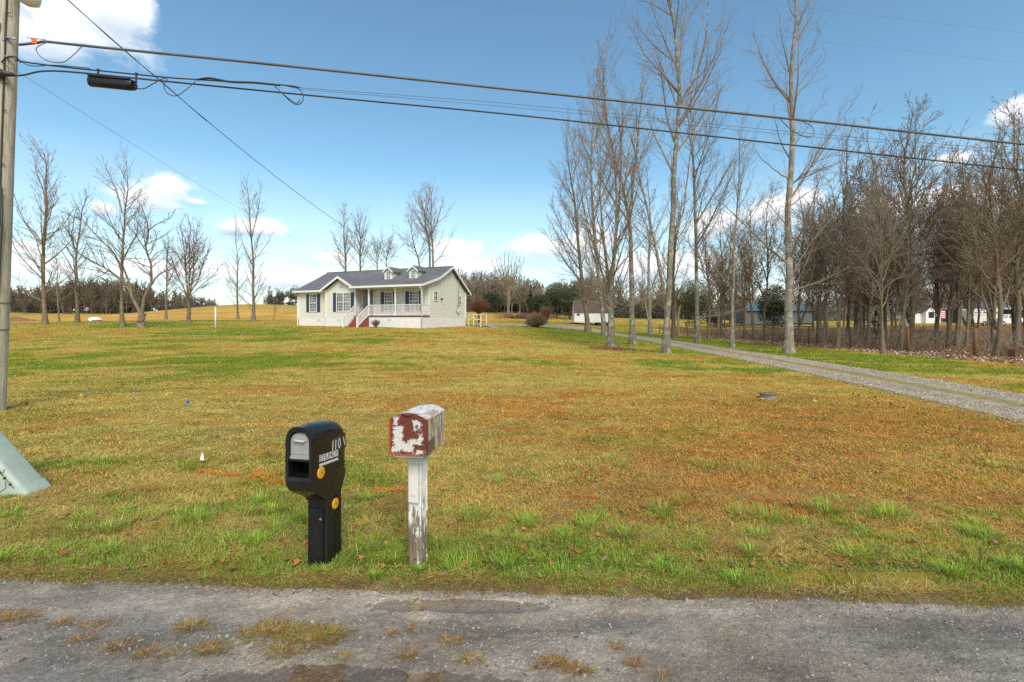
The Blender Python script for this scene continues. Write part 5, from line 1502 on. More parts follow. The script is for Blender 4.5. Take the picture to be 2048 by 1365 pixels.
def pxs(bx, by, Y, pts, rd, dy=.35, z0=None):
    """pixel outline of a stem -> local metres (x, y depth jitter, z)"""
    s = Y/F; o = []
    for i, (x, y) in enumerate(pts): o.append(((x-bx)*s, rd.uniform(-dy, dy)*(i/len(pts)) if i else 0, max(0, (by-y))*s))
    return o
G1 = 'tall bare trees lining the gravel driveway'
def zc(x, y): return (1050+x/1.896, y/1.896)
def drive_tree(seed, bx, by, Y, stems, label, bark='bark_lichen', limbs=(), cfg=None, twig='twig_grey', name='bare_tree', group=G1, dens=1.0):
    rd = random.Random(seed*7+1); cfg = cfg or up(POPLAR, rmin=.00017*Y)
    st = []
    for i, s in enumerate(stems):
        pts = [zc(*q) for q in s[0]] if s[0][0][1] > 0 or True else s[0]
        H = (pts[0][1]-pts[-1][1])*Y/F
        st.append(dict(p=pxs(bx, by, Y, pts, rd, dy=s[5] if len(s) > 5 else .4), r=(s[1]*.80, s[2]*.8), lo=s[3], n=int(s[4]*dens*.85), flare=(i == 0), shape=(lambda u, H=H: H*(.20+.10*math.sin(min(1, u*1.3)*PI))*(1-.62*u)+.3)))
    lb = [(pxs(bx, by, Y, [zc(*q) for q in l[0]], rd, .5), l[1]*.72) for l in limbs]
    # put the root point exactly at the base
    for s in st:
        if s.get('flare'): s['p'][0] = (0, 0, 0)
    tm, cm = make_tree('t', seed, cfg, st, lb, bark, twig)
    p = at(bx, Y); put_tree(name, tm, cm, p, label, 'tree', group)
drive_tree(11, 1332, 705, 25.6, [([(535,1337),(545,1100),(560,800),(570,600),(585,400),(575,250),(565,100),(540,0),(535,-60)], .23, .03, .36, 30),
                               ([(530,1115),(510,1010),(485,880),(440,700),(425,580),(385,480),(365,400)], .13, .012, .15, 18),
                               ([(585,405),(610,350),(640,300),(680,170),(692,20),(698,-60)], .09, .015, .05, 14),
                               ([(560,900),(600,800),(620,660),(632,520),(650,400)], .08, .01, .1, 10)],
           'tallest forked driveway tree with a whitish flaking trunk', limbs=[([(530,1110),(480,1120),(430,1140),(350,1180)], .045), ([(548,1090),(600,1080),(660,1120)], .03)])
drive_tree(12, 1222, 699, 29.4, [([(328,1325),(327,1220),(325,1150),(330,1050),(345,900),(360,700),(366,500),(372,330)], .30, .014, .22, 30),
                               ([(325,1160),(310,1000),(292,850),(280,650),(268,450),(262,260)], .13, .012, .1, 24),
                               ([(322,1165),(300,1060),(262,930),(225,800),(195,650),(175,520)], .10, .01, .1, 22),
                               ([(328,1150),(338,950),(348,760),(330,560),(300,350),(305,170)], .12, .012, .1, 24)],
           'multi-stemmed tree with a thick lichen-speckled trunk in the ring of brown mulch', limbs=[([(325,1165),(280,1120),(225,1085),(150,1075)], .05), ([(330,1165),(380,1120),(430,1060),(470,1030)], .05), ([(322,1170),(270,1150),(210,1140),(160,1150)], .035), ([(333,1150),(400,1160),(470,1130),(520,1120)], .04)])
drive_tree(13, 1265, 690, 34.0, [([(408,1305),(405,1150),(402,1000),(396,830),(365,700),(335,570),(312,450),(300,300),(305,150)], .26, .014, .3, 30),
                               ([(396,835),(410,700),(430,500),(445,370),(460,230)], .15, .012, .1, 24)],
           'dark based forked tree between the mulch-ring tree and the tallest driveway tree')
drive_tree(14, 1176, 666, 50, [([(238,1262),(232,1180),(215,1060),(200,900),(185,750),(165,620),(157,480)], .38, .02, .22, 34)],
           'leftmost driveway tree, leaning left in front of the white shed', bark='bark_brown', twig='twig_grey', limbs=[([(232,1150),(190,1110),(140,1100),(110,1110)], .06), ([(236,1150),(270,1090),(320,1060)], .06)])
drive_tree(15, 1209.5, 674.5, 45, [([(302,1278),(290,1150),(270,980),(255,800),(252,600),(262,430),(270,330)], .30, .02, .3, 34)],
           'mottled tree half hidden just left of the multi-stemmed mulch-ring tree')
drive_tree(16, 1301, 670.5, 56, [([(476,1270),(472,1150),(470,1000),(478,900),(470,780),(462,650)], .30, .03, .25, 30), ([(476,1240),(460,1180),(450,1080),(440,960)], .2, .02, .4, 10)],
           'short trunked split tree far back on the fence side of the driveway', bark='bark_pale')
drive_tree(17, 1348, 677, 47, [([(567,1283),(563,1200),(560,1050),(572,900),(560,780),(555,600)], .30, .03, .3, 30)],
           'dark bare tree beside the pale broken snag on the fence side', bark='bark_dark', twig='twig_brown')
drive_tree(18, 1395.5, 684.5, 40, [([(655,1298),(652,1180),(651,1000),(648,850),(635,650),(630,500),(632,330),(640,240)], .26, .02, .3, 30), ([(650,850),(670,760),(700,660),(712,560)], .08, .01, .2, 12)],
           'slim speckled tree third from the front in the fence-side driveway row')
drive_tree(19, 1464, 693.5, 32.4, [([(785,1313),(788,1200),(790,1080),(800,900),(812,760),(818,600),(822,480)], .17, .012, .35, 26)],
           'slender pale-barked young tree with a narrow upright crown beside the driveway', bark='bark_pale', twig='twig_pale')
# the big single tree, with its own limbs
drive_tree(20, 1577, 706.5, 25.6, [([(1000,1338),(999,1220),(997,1050),(1004,800),(1010,500),(1011,300),(1015,120),(1020,0),(1022,-70)], .30, .035, .24, 22)],
           'lone large straight tree right of the driveway with limbs angling up to both sides', bark='bark_pale', twig='twig_grey',
           limbs=[([(1007,690),(960,650),(905,600),(868,560)], .06), ([(1008,700),(1060,660),(1120,580),(1190,470),(1270,365)], .085), ([(1010,380),(970,345),(930,310),(900,280)], .045), ([(1012,385),(1060,330),(1110,270),(1132,215)], .05), ([(1014,285),(980,255),(945,205)], .035), ([(1014,285),(1060,220),(1110,150),(1130,100)], .04),
                  ([(1004,870),(950,800),(900,740)], .05), ([(1006,1060),(1060,960),(1110,890),(1180,810)], .065), ([(1004,1110),(1080,1080),(1160,1050),(1260,985)], .06), ([(998,1130),(930,1110),(850,1090)], .045), ([(1000,1000),(930,940),(880,860)], .05), ([(1010,560),(1060,500),(1100,430),(1135,350)], .045),
                  ([(1000,1120),(1050,1110),(1110,1120),(1180,1090)], .04), ([(1014,130),(1040,90),(1062,40)], .03), ([(1010,780),(1070,730),(1150,690)], .05)])
# mulch bed under the multi-stemmed tree
p = at(1225, 28.6)
k = 5200; a = rng.uniform(0, 6.28, k); rr2 = np.sqrt(rng.random(k)); X = p.x+rr2*1.45*np.cos(a)+.0; Y = p.y+rr2*1.15*np.sin(a)
V, T, C = flatleaves(X, Y, gz(X, Y)+.16*(1-rr2)*rng.random(k), rng.uniform(.02, .05, k), pick(np.array([[.30,.13,.06],[.22,.10,.06],[.42,.26,.16],[.16,.08,.05]]), k), .9)
o = link('mulch_bed', mesh_np('mulch_bed', V, T, M['blade'], C)); tag(o, 'ring of reddish brown mulch and leaves round the multi-stemmed tree', 'mulch', kind='stuff')
# leaf litter strip along the fence and under the near driveway trees
k = 26000; Y = 15+42*rng.random(k)**1.2; X = 21.2+rng.normal(0, .55, k)+.0*Y; q = rng.random(k) < .35; X = np.where(q, 22+22*rng.random(k), X)
V, T, C = flatleaves(X, Y, gz(X, Y)+.01, rng.uniform(.025, .06, k), pick(np.array([[.34,.17,.09],[.26,.12,.07],[.50,.36,.25],[.18,.10,.06],[.6,.5,.42]]), k), .6)
o = link('leaf_litter', mesh_np('leaf_litter', V, T, M['blade'], C)); tag(o, 'strip of brown leaf litter along the foot of the wire fence', 'leaves', kind='stuff')
# pale leaves speckled on the lawn
k = 5000; u = rng.random(k); Y = 9*(52/9)**u; X = rng.uniform(-1.1, 1.1, k)*Y; q = clear(X, Y) & ((fbm(X*.2, Y*.2, 77) > .5) | (rng.random(k) < .25)) & (X < 21); X, Y = X[q], Y[q]; k = len(X)
V, T, C = flatleaves(X, Y, gz(X, Y)+.015, rng.uniform(.018, .038, k), pick(np.array([[.42,.32,.18],[.32,.20,.10],[.28,.15,.07]]), k), .5)
o = link('scattered_leaves', mesh_np('scattered_leaves', V, T, M['blade'], C)); tag(o, 'pale dry leaves speckled over the middle of the lawn', 'leaves', kind='stuff')

# ------------------------------------------------------------------ trees left of the house
def zl(x, y): return (x*560/1864, 270+y*560/1864)
def left_tree(seed, bx, by, Y, stems, label, cfg, bark='bark_grey', twig='twig_brown', limbs=(), group='bare trees standing in the lawn left of the house', cv=zl):
    rd = random.Random(seed)
    st = []
    for i, s in enumerate(stems):
        pts = [cv(*q) for q in s[0]]; H = abs(pts[0][1]-pts[-1][1])*Y/F
        wsh = s[5] if len(s) > 5 else .26
        st.append(dict(p=pxs(bx, by, Y, pts, rd, .5), r=(s[1]*.66, s[2]*.8), lo=s[3], n=int(s[4]*1.25), flare=(i == 0), jit=.03, shape=(lambda u, H=H, w=wsh: H*w*(1-.60*u)*(0.8+.4*math.sin(min(1, u*1.6)*PI))+.3)))
    st[0]['p'][0] = (0, 0, 0)
    lb = [(pxs(bx, by, Y, [cv(*q) for q in l[0]], rd, .6), l[1]) for l in limbs]
    tm, cm = make_tree('t', seed, cfg, st, lb, bark, twig)
    put_tree('bare_tree', tm, cm, at(bx, Y), label, 'tree', group)
LP = up(POPLAR, rmin=.0075, kids=[2.2, 2.8, 3.8], ang=[50, 42, 40])
left_tree(31, 90, 649.5, 40, [([(300,1265),(298,1100),(290,900),(293,700),(308,500),(318,330),(330,200),(300,110)], .26, .02, .2, 34), ([(305,480),(285,370),(255,250),(228,130)], .09, .015, .1, 12)],
          'tall narrow bare tree nearest the utility pole, first of the left group', LP, limbs=[([(288,740),(220,640),(150,550),(110,460)], .05), ([(300,1110),(220,1080),(150,1020),(90,930)], .05), ([(310,510),(370,470),(420,420)], .04), ([(296,900),(230,860),(180,800)], .04)])
left_tree(32, 155, 644.5, 46, [([(517,1245),(515,1100),(512,950),(510,800),(515,650),(545,500),(575,400)], .24, .02, .2, 30), ([(512,800),(490,700),(485,600),(495,480)], .12, .02, .2, 14)],
          'second bare tree from the utility pole, shorter with a dark spotted crown', LP, twig='twig_dark')
left_tree(33, 119, 644, 52, [([(396,1245),(388,1120),(378,1000),(372,880),(370,780)], .12, .02, .3, 16)], 'thin sapling between the two trees nearest the utility pole', LP, twig='twig_grey')
left_tree(34, 245, 654, 38.5, [([(815,1278),(812,1100),(808,900),(812,700),(818,500),(832,350),(848,180)], .24, .015, .38, 24), ([(812,520),(770,380),(730,270),(690,170)], .08, .012, .2, 12)],
          'tall straight bare tree standing close against the wide low-forking tree', LP)
SPR = up(OAK, rmin=.0075, kids=[2.4, 3.0, 3.8])
left_tree(35, 283, 655.5, 37.5, [([(942,1285),(940,1230),(940,1190)], .34, .30, .9, 0), ([(938,1200),(880,1090),(835,1000),(740,910),(620,850),(500,770),(395,640)], .20, .02, .3, 22),
                               ([(945,1200),(965,1080),(1000,980),(1005,860),(975,740),(980,640),(960,540),(905,420)], .20, .02, .3, 24), ([(985,1040),(1060,930),(1130,890),(1200,860)], .11, .015, .15, 14),
                               ([(880,1090),(850,960),(820,860),(870,760),(910,640),(920,520)], .14, .015, .3, 16), ([(835,1000),(770,800),(650,680),(560,560),(500,560)], .12, .015, .2, 16), ([(980,640),(1060,590),(1120,550),(1190,500)], .07, .01, .1, 10)],
          'wide spreading bare tree that forks low from a stout grey trunk', SPR, bark='bark_grey', twig='twig_dark')
left_tree(36, 332, 638.5, 62, [([(1108,1228),(1106,1080),(1104,920),(1106,780),(1106,680)], .22, .03, .3, 26)], 'distant straight bare tree seen between the wide forked tree and the round-headed tree', LP, twig='twig_dark')
left_tree(37, 378, 645, 45, [([(1257,1250),(1256,1150),(1256,1060)], .24, .20, .8, 4), ([(1256,1070),(1235,900),(1215,750),(1195,600)], .12, .015, .1, 22, .34), ([(1256,1070),(1262,900),(1258,740),(1270,590)], .12, .015, .1, 22, .34),
                             ([(1258,1070),(1290,920),(1305,760),(1310,600)], .11, .015, .1, 22, .34), ([(1258,1075),(1320,960),(1365,840),(1400,740)], .10, .015, .1, 18, .36), ([(1254,1080),(1190,960),(1160,880),(1120,780)], .09, .015, .1, 16, .36), ([(1260,1080),(1340,1000),(1420,930),(1490,870)], .07, .012, .1, 12, .36), ([(1254,1080),(1180,1000),(1120,960)], .06, .012, .1, 10, .4)],
          'round-headed reddish bare tree with a dense fan of upright branches', up(POPLAR, rmin=.009, kids=[2.4,3.0,4.0]), bark='bark_brown', twig='twig_red')
left_tree(38, 476, 634.5, 62, [([(1580,1217),(1580,1080),(1582,930),(1580,800),(1578,640),(1575,560)], .20, .015, .15, 28, .2)], 'slim bare tree just left of the tall tree beside the house yard', LP, twig='twig_grey')
left_tree(39, 507, 643.5, 50, [([(1688,1248),(1688,1100),(1687,950),(1684,780),(1665,560),(1655,430),(1635,310)], .26, .02, .12, 34, .22), ([(1672,700),(1700,580),(1730,470),(1745,330)], .09, .015, .2, 14)],
          'tall upright bare tree closest to the left end of the house', LP, twig='twig_grey')
left_tree(40, 548, 634, 60, [([(1825,1212),(1822,1150),(1818,1080)], .06, .015, .3, 12)], 'tiny bare sapling on the field beside the left end of the house', LP, twig='twig_dark')
# behind the house
def zh(x, y): return (560+x/4.452, 400+y/4.452)
GH = 'bare trees rising behind the house roof'
def hb(seed, bx, Y, stems, label, **k):
    st = stems; by = HZ+(EYE-g1(px2(bx, Y), Y))*F/Y
    s0 = list(st[0][0]); s0 = [((bx-560)*4.452, (by-400)*4.452)]+s0
    st = [(s0,)+tuple(st[0][1:])]+list(st[1:])
    left_tree(seed, bx, by, Y, st, label, k.pop('cfg', LP), group=GH, cv=zh, twig=k.pop('twig', 'twig_grey'), **k)
hb(51, 691, 60, [([(583,640),(580,500),(575,350),(565,200),(555,90)], .24, .015, .25, 34, .22)], 'leftmost slim bare tree behind the house roof')
hb(52, 721, 59, [([(715,635),(712,500),(712,350),(710,230),(720,110)], .22, .015, .25, 30, .24)], 'second bare tree behind the roof, close beside the leftmost one', bark='bark_brown')
hb(53, 754, 66, [([(865,630),(860,540),(855,450),(850,380)], .16, .015, .3, 22, .3)], 'low thin bare tree behind the roof just left of the first dormer')
hb(54, 772, 68, [([(945,600),(950,520),(960,450),(975,390)], .16, .015, .3, 20, .3)], 'small bare tree rising directly behind the first dormer', twig='twig_brown')
hb(55, 838, 62, [([(1240,600),(1215,480),(1185,350),(1160,220),(1140,170)], .2, .015, .3, 24, .25)], 'bare tree leaning left behind the second dormer', twig='twig_pale')
hb(56, 862, 58, [([(1335,605),(1330,400),(1300,250),(1280,100),(1255,0),(1250,-60)], .26, .015, .35, 30, .22)], 'tallest bare tree behind the roof, left trunk of the close pair', twig='twig_pale')
hb(57, 867, 58, [([(1362,605),(1355,400),(1350,200),(1345,0),(1340,-90)], .26, .015, .35, 26, .22), ([(1370,560),(1430,500),(1500,370),(1560,250)], .09, .012, .2, 14, .25), ([(1357,300),(1400,180),(1440,60),(1450,-10)], .09, .012, .2, 12)], 'tall bare tree behind the roof, right trunk of the close pair, wide side limb', twig='twig_pale')
# round fan tree on the far hill
def z4(x, y): return (940+x/4.452, 440+y/4.452)
left_tree(60, 1016, 629, 100, [([(345,840),(345,700),(340,620)], .45, .38, .8, 4)]+[([(342, 640), (342+dx*.35, 560), (342+dx*.75, 440), (342+dx, 290+abs(dx)*.45)], .22, .03, .1, 12, .3) for dx in (-150, -110, -70, -35, 0, 35, 70, 105, 140)],
          'fan-shaped bare tree standing alone above the far tree line right of the house', up(POPLAR, rmin=.022, kids=[1.2,1.4,1.8]), group=None, cv=z4, twig='twig_pale', bark='bark_grey')

# ------------------------------------------------------------------ the brown wood beyond the wire fence : prototypes, then copies
PROT = []
for i in range(9):
    rd = random.Random(200+i)
    H = rd.uniform(11.5, 13.5); st = []
    nst = 1 if i % 3 else 2
    fk = rd.uniform(.28, .5)
    if i % 3 == 2: fk = .12
    def stem(x0, z0, x1, y1, z1, r0, r1, lo, n, w=.30, fl=False):
        pts = [(x0, 0, z0)]
        for k in range(1, 6):
            u = k/5; pts.append((x0+(x1-x0)*u+rd.gauss(0, .12)*(1 if k < 5 else 0), y1*u+rd.gauss(0, .12), z0+(z1-z0)*u))
        hh = z1-z0
        return dict(p=pts, r=(r0, r1), lo=lo, n=n, flare=fl, jit=.03, shape=lambda u, w=w, hh=hh: hh*w*(1-.55*u)*(.75+.5*math.sin(min(1, u*1.4)*PI))+.3)
    st.append(stem(0, 0, rd.uniform(-.8, .8), rd.uniform(-.6, .6), H, rd.uniform(.085, .14), .014, .28, 34, .26, True))
    a = st[0]['p'][2]
    for j in range(nst+1 if i % 2 else nst):
        sx = rd.choice((-1, 1))*rd.uniform(1.0, 2.8)
        z0 = H*fk*rd.uniform(.8, 1.2); x0 = st[0]['p'][0][0]+(st[0]['p'][5][0])*(z0/H)
        st.append(stem(x0, z0, sx, rd.uniform(-1.5, 1.5), H*rd.uniform(.8, 1.0), .06, .011, .15, 22, .3))
    tw = ['twig_brown', 'twig_dark', 'twig_grey', 'twig_brown', 'twig_dark', 'twig_brown', 'twig_brown', 'twig_dark', 'twig_grey'][i]
    bk = ['bark_brown', 'bark_dark', 'bark_grey', 'bark_brown', 'bark_dark', 'bark_brown', 'bark_brown', 'bark_grey', 'bark_grey'][i]
    PROT.append(make_tree('w', 300+i, up(OAK, rmin=.0085, kids=[2.0, 3.0, 4.6], ang=[42, 46, 46], trop=[.2, .5, .25, .1]), st, (), bk, tw, trunk_sides=9))
print('protos', [len(c.polygons) for t, c in PROT])
GW = 'bare trees of the brown wood beyond the wire fence'
rw_ = random.Random(77)
# notable ones: (px, Y, proto, scale, label)
NOTE = [(2034, 24, 0, 1.0, 'thickest brown trunk of the wood, the one closest to the fence where the picture ends', 1.9),
        (1990, 30, 2, 1.05, 'pale greenish trunk standing in front of the white horse trailer and truck', 1.1),
        (1932, 31, 7, .95, 'bare tree with a forked trunk standing just left of the white horse trailer', 1.1),
        (1898, 31.5, 4, .95, 'thick dark trunk between the white outbuilding and the horse trailer', 1.5),
        (1872, 36, 1, .95, 'dark leaning tree in front of the white outbuilding', 1.2),
        (1820, 27.5, 5, 1.12, 'cluster-trunked tree right behind the rusty fence post at the white outbuilding', 1.4),
        (1798, 26.5, 8, 1.08, 'grey spreading tree whose trunk rises next to the second rusty fence post', 1.2),
        (1767, 25, 2, .80, 'slim pale crooked sapling leaning over the wire fence', .6),
        (1735, 33, 3, 1.0, 'brown tree midway between two fence posts with a broad dark crown', 1.0),
        (1675, 29.5, 8, 1.1, 'grey tree behind the fence just right of the lone large driveway tree', 1.0),
        (1645, 31, 7, .7, 'thin pale stem right behind the fence with a crooked top', .7),
        (1636, 37, 4, 1.0, 'dark thick trunk with ivy-dark base behind the black plank fence', 1.7),
        (1602, 42, 5, 1.1, 'brown tree seen against the blue-grey barn, right of the lone large tree', 1.1),
        (1530, 40, 4, 1.0, 'dark tree in front of the barn, left of the lone large tree', 1.0),
        (1507, 43, 6, 1.05, 'bare brown tree at the open end of the barn', 1.1),
        (1443, 46, 0, 1.0, 'brown tree in front of the plank fence between two slim driveway trees', 1.0),
        (1418, 44, 3, .95, 'brown tree just right of the slim speckled driveway tree, behind the fence', .9)]
def wood_tree(px, Y, pi, sc, lb, fat=1.0, grp=GW, rz=None):
    tm, cm = PROT[pi]
    p = at(px, Y); r = empty('woodland_tree', p, rw_.uniform(0, 6.28) if rz is None else rz); r.scale = (sc*(.85+.15*fat), sc*(.85+.15*fat), sc)
    t = link('trunk', tm, r); c = link('crown', cm, r)
    if abs(fat-1) > .15: t.scale = (1, 1, 1)
    tag(r, lb, 'tree', grp)
for (px, Y, pi, sc, lb, fat) in NOTE: wood_tree(px, Y, pi, sc, lb, fat)
cnt = 0
while cnt < 62:
    X = rw_.uniform(23.2, 62); Y = rw_.uniform(22, 68)
    px = CX+F*X/Y
    if px > 2130 or px < 1395: continue
    if any(abs(px-n[0]) < 6 and abs(Y-n[1]) < 3 for n in NOTE): continue
    if 1690 > px > 1480 and rw_.random() < .35: continue
    # keep the gaps where the buildings show
    if (1835 < px < 1868 or 1938 < px < 1984 or 2000 < px < 2025) and rw_.random() < .75: continue
    hs = .78+.22*rw_.random() + (.10 if px > 1650 else 0)
    wood_tree(px, Y, rw_.randrange(9), hs, 'slim bare brown tree deep in the crowded wood behind the wire fence', rw_.uniform(.7, 1.2), 'crowded thin trees deep in the wood')
    cnt += 1
# brush under the wood: low twiggy undergrowth
rd = random.Random(5); polys = []
for k in range(1500):
    X = 24.2+rd.random()**1.5*30; Y = rd.uniform(17, 62)
    base = Vector((X, Y, g1(X, Y)-.05)) if k % 3 == 0 or not polys else base+Vector((rd.gauss(0, .3), rd.gauss(0, .3), 0))
    for j in range(4):
        d = Vector((rd.gauss(0, .6), rd.gauss(0, .6), 1)).normalized(); h = rd.uniform(.35, 1.3)*(1+.5*(Y > 35))
        pts = [base, base+d*h*.5, base+d*h+Vector((rd.gauss(0, .15), rd.gauss(0, .15), -.05))]
        polys.append((pts, [.016, .013, .010]))
V, Q = tubes_np(polys, 3)
o = link('undergrowth', mesh_np('undergrowth', V, Q, M['twig_brown'])); tag(o, 'low twiggy brown undergrowth beneath the wood behind the wire fence', 'undergrowth', kind='stuff')

# ------------------------------------------------------------------ far woods, each a mass
LOW = dict(seg=[5,4,3], wob=[.08,.14,.18], trop=[.2,.35,.2], kids=[2.2,2.4], lo=[.2,.15], ratio=[.36,.42], ang=[45,45], rk=[.035,.03], rmin=.035)
def far_wood(name, seed, spots, mat, label, leaf=None, leafmat='needle_dark'):
    rd = random.Random(seed); out = [[], [], []]; LX = []
    for (px, Y, H) in spots:
        p = at(px, Y)-Vector((0, 0, .3)); c = up(LOW, rmin=Y*.00042)
        grow(rd, out, 0, p, Vector((rd.gauss(0, .05), 0, 1)).normalized(), H, H*.018, c)
        if H > 6: grow(rd, out, 0, p+Vector((0, 0, H*.25)), Vector((rd.gauss(0, .35), rd.gauss(0, .2), 1)).normalized(), H*.65, H*.012, c)
        for q in range(int(H*5)):
            a = rd.uniform(0, 6.28); rr = rd.uniform(0, H*.28); LX.append((p.x+rr*math.cos(a), p.y+rr*math.sin(a), p.z+rd.random()**1.6*H*.6))
    me = mesh_polys(name, out, M[mat], [4, 3, 3])
    o = link(name, me); tag(o, label, 'woods', kind='stuff')
    return o
def leafcloud(n, c, rad, size, rg, shape='ellip'):
    v = rg.normal(size=(n, 3)); v /= np.linalg.norm(v, axis=1, keepdims=True)
    v = v*(rg.random((n, 1))**.45)
    if shape == 'cone':
        z = rg.random(n)**1.5; rr = (1-z)*(.35+.65*rg.random(n)**.5)*(.75+.4*np.sin(z*23+rg.random(n))); a = rg.uniform(0, 6.28, n)
        v = np.stack([rr*np.cos(a), rr*np.sin(a), z*2-1], 1)
    P_ = v*np.array(rad)+np.array(c)
    keepn = fbm(P_[:, 0]*1.1+P_[:, 1]*.7, P_[:, 2]*1.3, 55, 3) > .40
    P_ = P_[keepn]; n = len(P_)
    A_ = rg.normal(size=(n, 3)); A_ /= np.linalg.norm(A_, axis=1, keepdims=True); B_ = rg.normal(size=(n, 3)); B_ -= A_*(A_*B_).sum(1, keepdims=True); B_ /= np.linalg.norm(B_, axis=1, keepdims=True)
    s = size*rg.uniform(.5, 1.3, (n, 1))
    V = np.stack([P_-A_*s, P_+B_*s*.5, P_+A_*s, P_-B_*s*.5], 1).reshape(-1, 3)
    Q = np.arange(n*4).reshape(-1, 4); return V, Q
rd = random.Random(8)
def topline(px, tbl): return float(np.interp(px, [t[0] for t in tbl], [t[1] for t in tbl]))
tl = [(-60, 575), (20, 578), (90, 572), (140, 565), (200, 562), (260, 566), (330, 580), (400, 592), (430, 604)]
sp = []
for k in range(230):
    px = rd.uniform(-70, 430); Y = rd.uniform(118, 150); top = topline(px, tl)+rd.uniform(-4, 14); z0 = g1(px2(px, Y), Y); sp.append((px, Y, max(3, pz(top, Y)-z0)))
for k in range(26): px = rd.uniform(528, 622); Y = rd.uniform(113, 122); sp.append((px, Y, max(2.5, pz(rd.uniform(572, 600), Y)-g1(px2(px, Y), Y))))
far_wood('far_woods', 1, sp, 'twig_dark', 'distant dark bare woods along the field behind the left group of trees')
sp = []
for k in range(120):
    px = rd.uniform(905, 1180); Y = rd.uniform(112, 150); top = topline(px, [(905, 560), (960, 548), (1040, 560), (1100, 572), (1180, 560)])+rd.uniform(-5, 16); z0 = g1(px2(px, Y), Y); sp.append((px, Y, max(3, pz(top, Y)-z0)))
far_wood('far_woods', 2, sp, 'twig_grey', 'grey-brown wooded hillside behind the far field right of the house')
sp = []
for k in range(190):
    px = rd.uniform(1170, 2200); Y = rd.uniform(105, 150); top = topline(px, [(1170, 555), (1300, 570), (1450, 592), (1600, 596), (1750, 590), (2200, 560)])+rd.uniform(-10, 12); z0 = g1(px2(px, Y), Y); sp.append((px, Y, max(3, pz(top, Y)-z0)))
far_wood('far_woods', 3, sp, 'twig_brown', 'distant brown woods showing between the trunks behind the barn and outbuildings')
# evergreen thickets as mass behind the bare woods
def thicket(name, spots, mat, label, seed):
    rg = np.random.default_rng(seed); Vs = []; Qs = []; o_ = 0
    for (px, Y, w, h) in spots:
        p = at(px, Y); V, Q = leafcloud(int(520*w*h**.8), (p.x, p.y, p.z+h*.30), (w, w*.8, h*.70), .13*Y/120, rg); Vs.append(V); Qs.append(Q+o_); o_ += len(V)
    o = link(name, mesh_np(name, np.concatenate(Vs), np.concatenate(Qs), M[mat])); tag(o, label, 'woods', kind='stuff')
rd = random.Random(3)
thicket('far_evergreens', [(rd.uniform(-60, 430), rd.uniform(125, 145), rd.uniform(3, 6), (rd.uniform(2, 5.5))) for k in range(34)]+[(x, 112+x % 7, 1.6, h) for x, h in ((540, 2.6), (547, 3.4), (553, 4.2), (560, 3.2), (566, 4.8), (573, 4.0), (579, 3.0), (584, 4.4), (590, 5.0), (597, 4.0), (604, 4.6), (612, 4.2))], 'needle_dark', 'dark evergreen thicket low along the far field behind the left trees', 4)
thicket('far_evergreens', [(rd.uniform(905, 1190), rd.uniform(125, 140), rd.uniform(3, 6), rd.uniform(3, 8.5)) for k in range(22)], 'leaf_green', 'muted green evergreen thicket on the hillside right of the house', 5)
thicket('far_evergreens', [(rd.uniform(1180, 2150), rd.uniform(112, 140), rd.uniform(4, 7), rd.uniform(3, 6.5)) for k in range(46)]+[(x, 118, 4, 4.5) for x in (1215, 1245, 1270, 1300, 1330)], 'needle_dark', 'dark evergreen thicket behind the barn and white outbuilding', 6)
# cedars that stand out
def cedar(px, Y, top, w, label, mat='needle_green', seed=1, shape='cone', cat='evergreen tree'):
    p = at(px, Y); h = pz(top, Y)-p.z; rg = np.random.default_rng(seed)
    r = empty('cedar_tree', p); tag(r, label, cat, 'evergreens in front of the far woods')
    m = MB(); m.tube([(0,0,-.2), (0,0,h*.5), (.1,0,h*.85)], [.14, .1, .04], 7); m.build('trunk', M['bark_brown'], r)
    V, Q = leafcloud(int(16000), (0, 0, h*.53), (w, w, h*.5), .10, rg, shape)
    link('crown', mesh_np('crown', V, Q, M[mat]), r)
cedar(1061, 92, 582, 2.6, 'dark green cedar directly above the rounded brown bush', 'needle_green', 1, 'cone')
cedar(1080, 90, 590, 2.2, 'small dark cedar touching the larger cedar above the brown bush', 'needle_green', 2, 'ell')
cedar(1113, 94, 566, 2.8, 'olive cedar between the brush pile and the white shed', 'needle_green', 3, 'ell')
cedar(1140, 90, 572, 2.4, 'cedar half hidden behind the leftmost driveway tree beside the shed', 'needle_green', 4, 'ell')
cedar(985, 110, 585, 2.6, 'dark bluish evergreen shrub on the hillside beyond the house ramp', 'leaf_green', 5, 'ell')
cedar(1390, 76, 560, 3.0, 'olive evergreen behind the slim speckled driveway tree', 'needle_green', 6, 'ell')
cedar(1548, 62, 572, 2.0, 'green cedar showing beside the lone large tree in front of the barn', 'needle_green', 7, 'ell')
cedar(1752, 48, 625, 1.1, 'small green cedar low behind the wire fence near the black plank fence', 'needle_green', 8, 'cone')

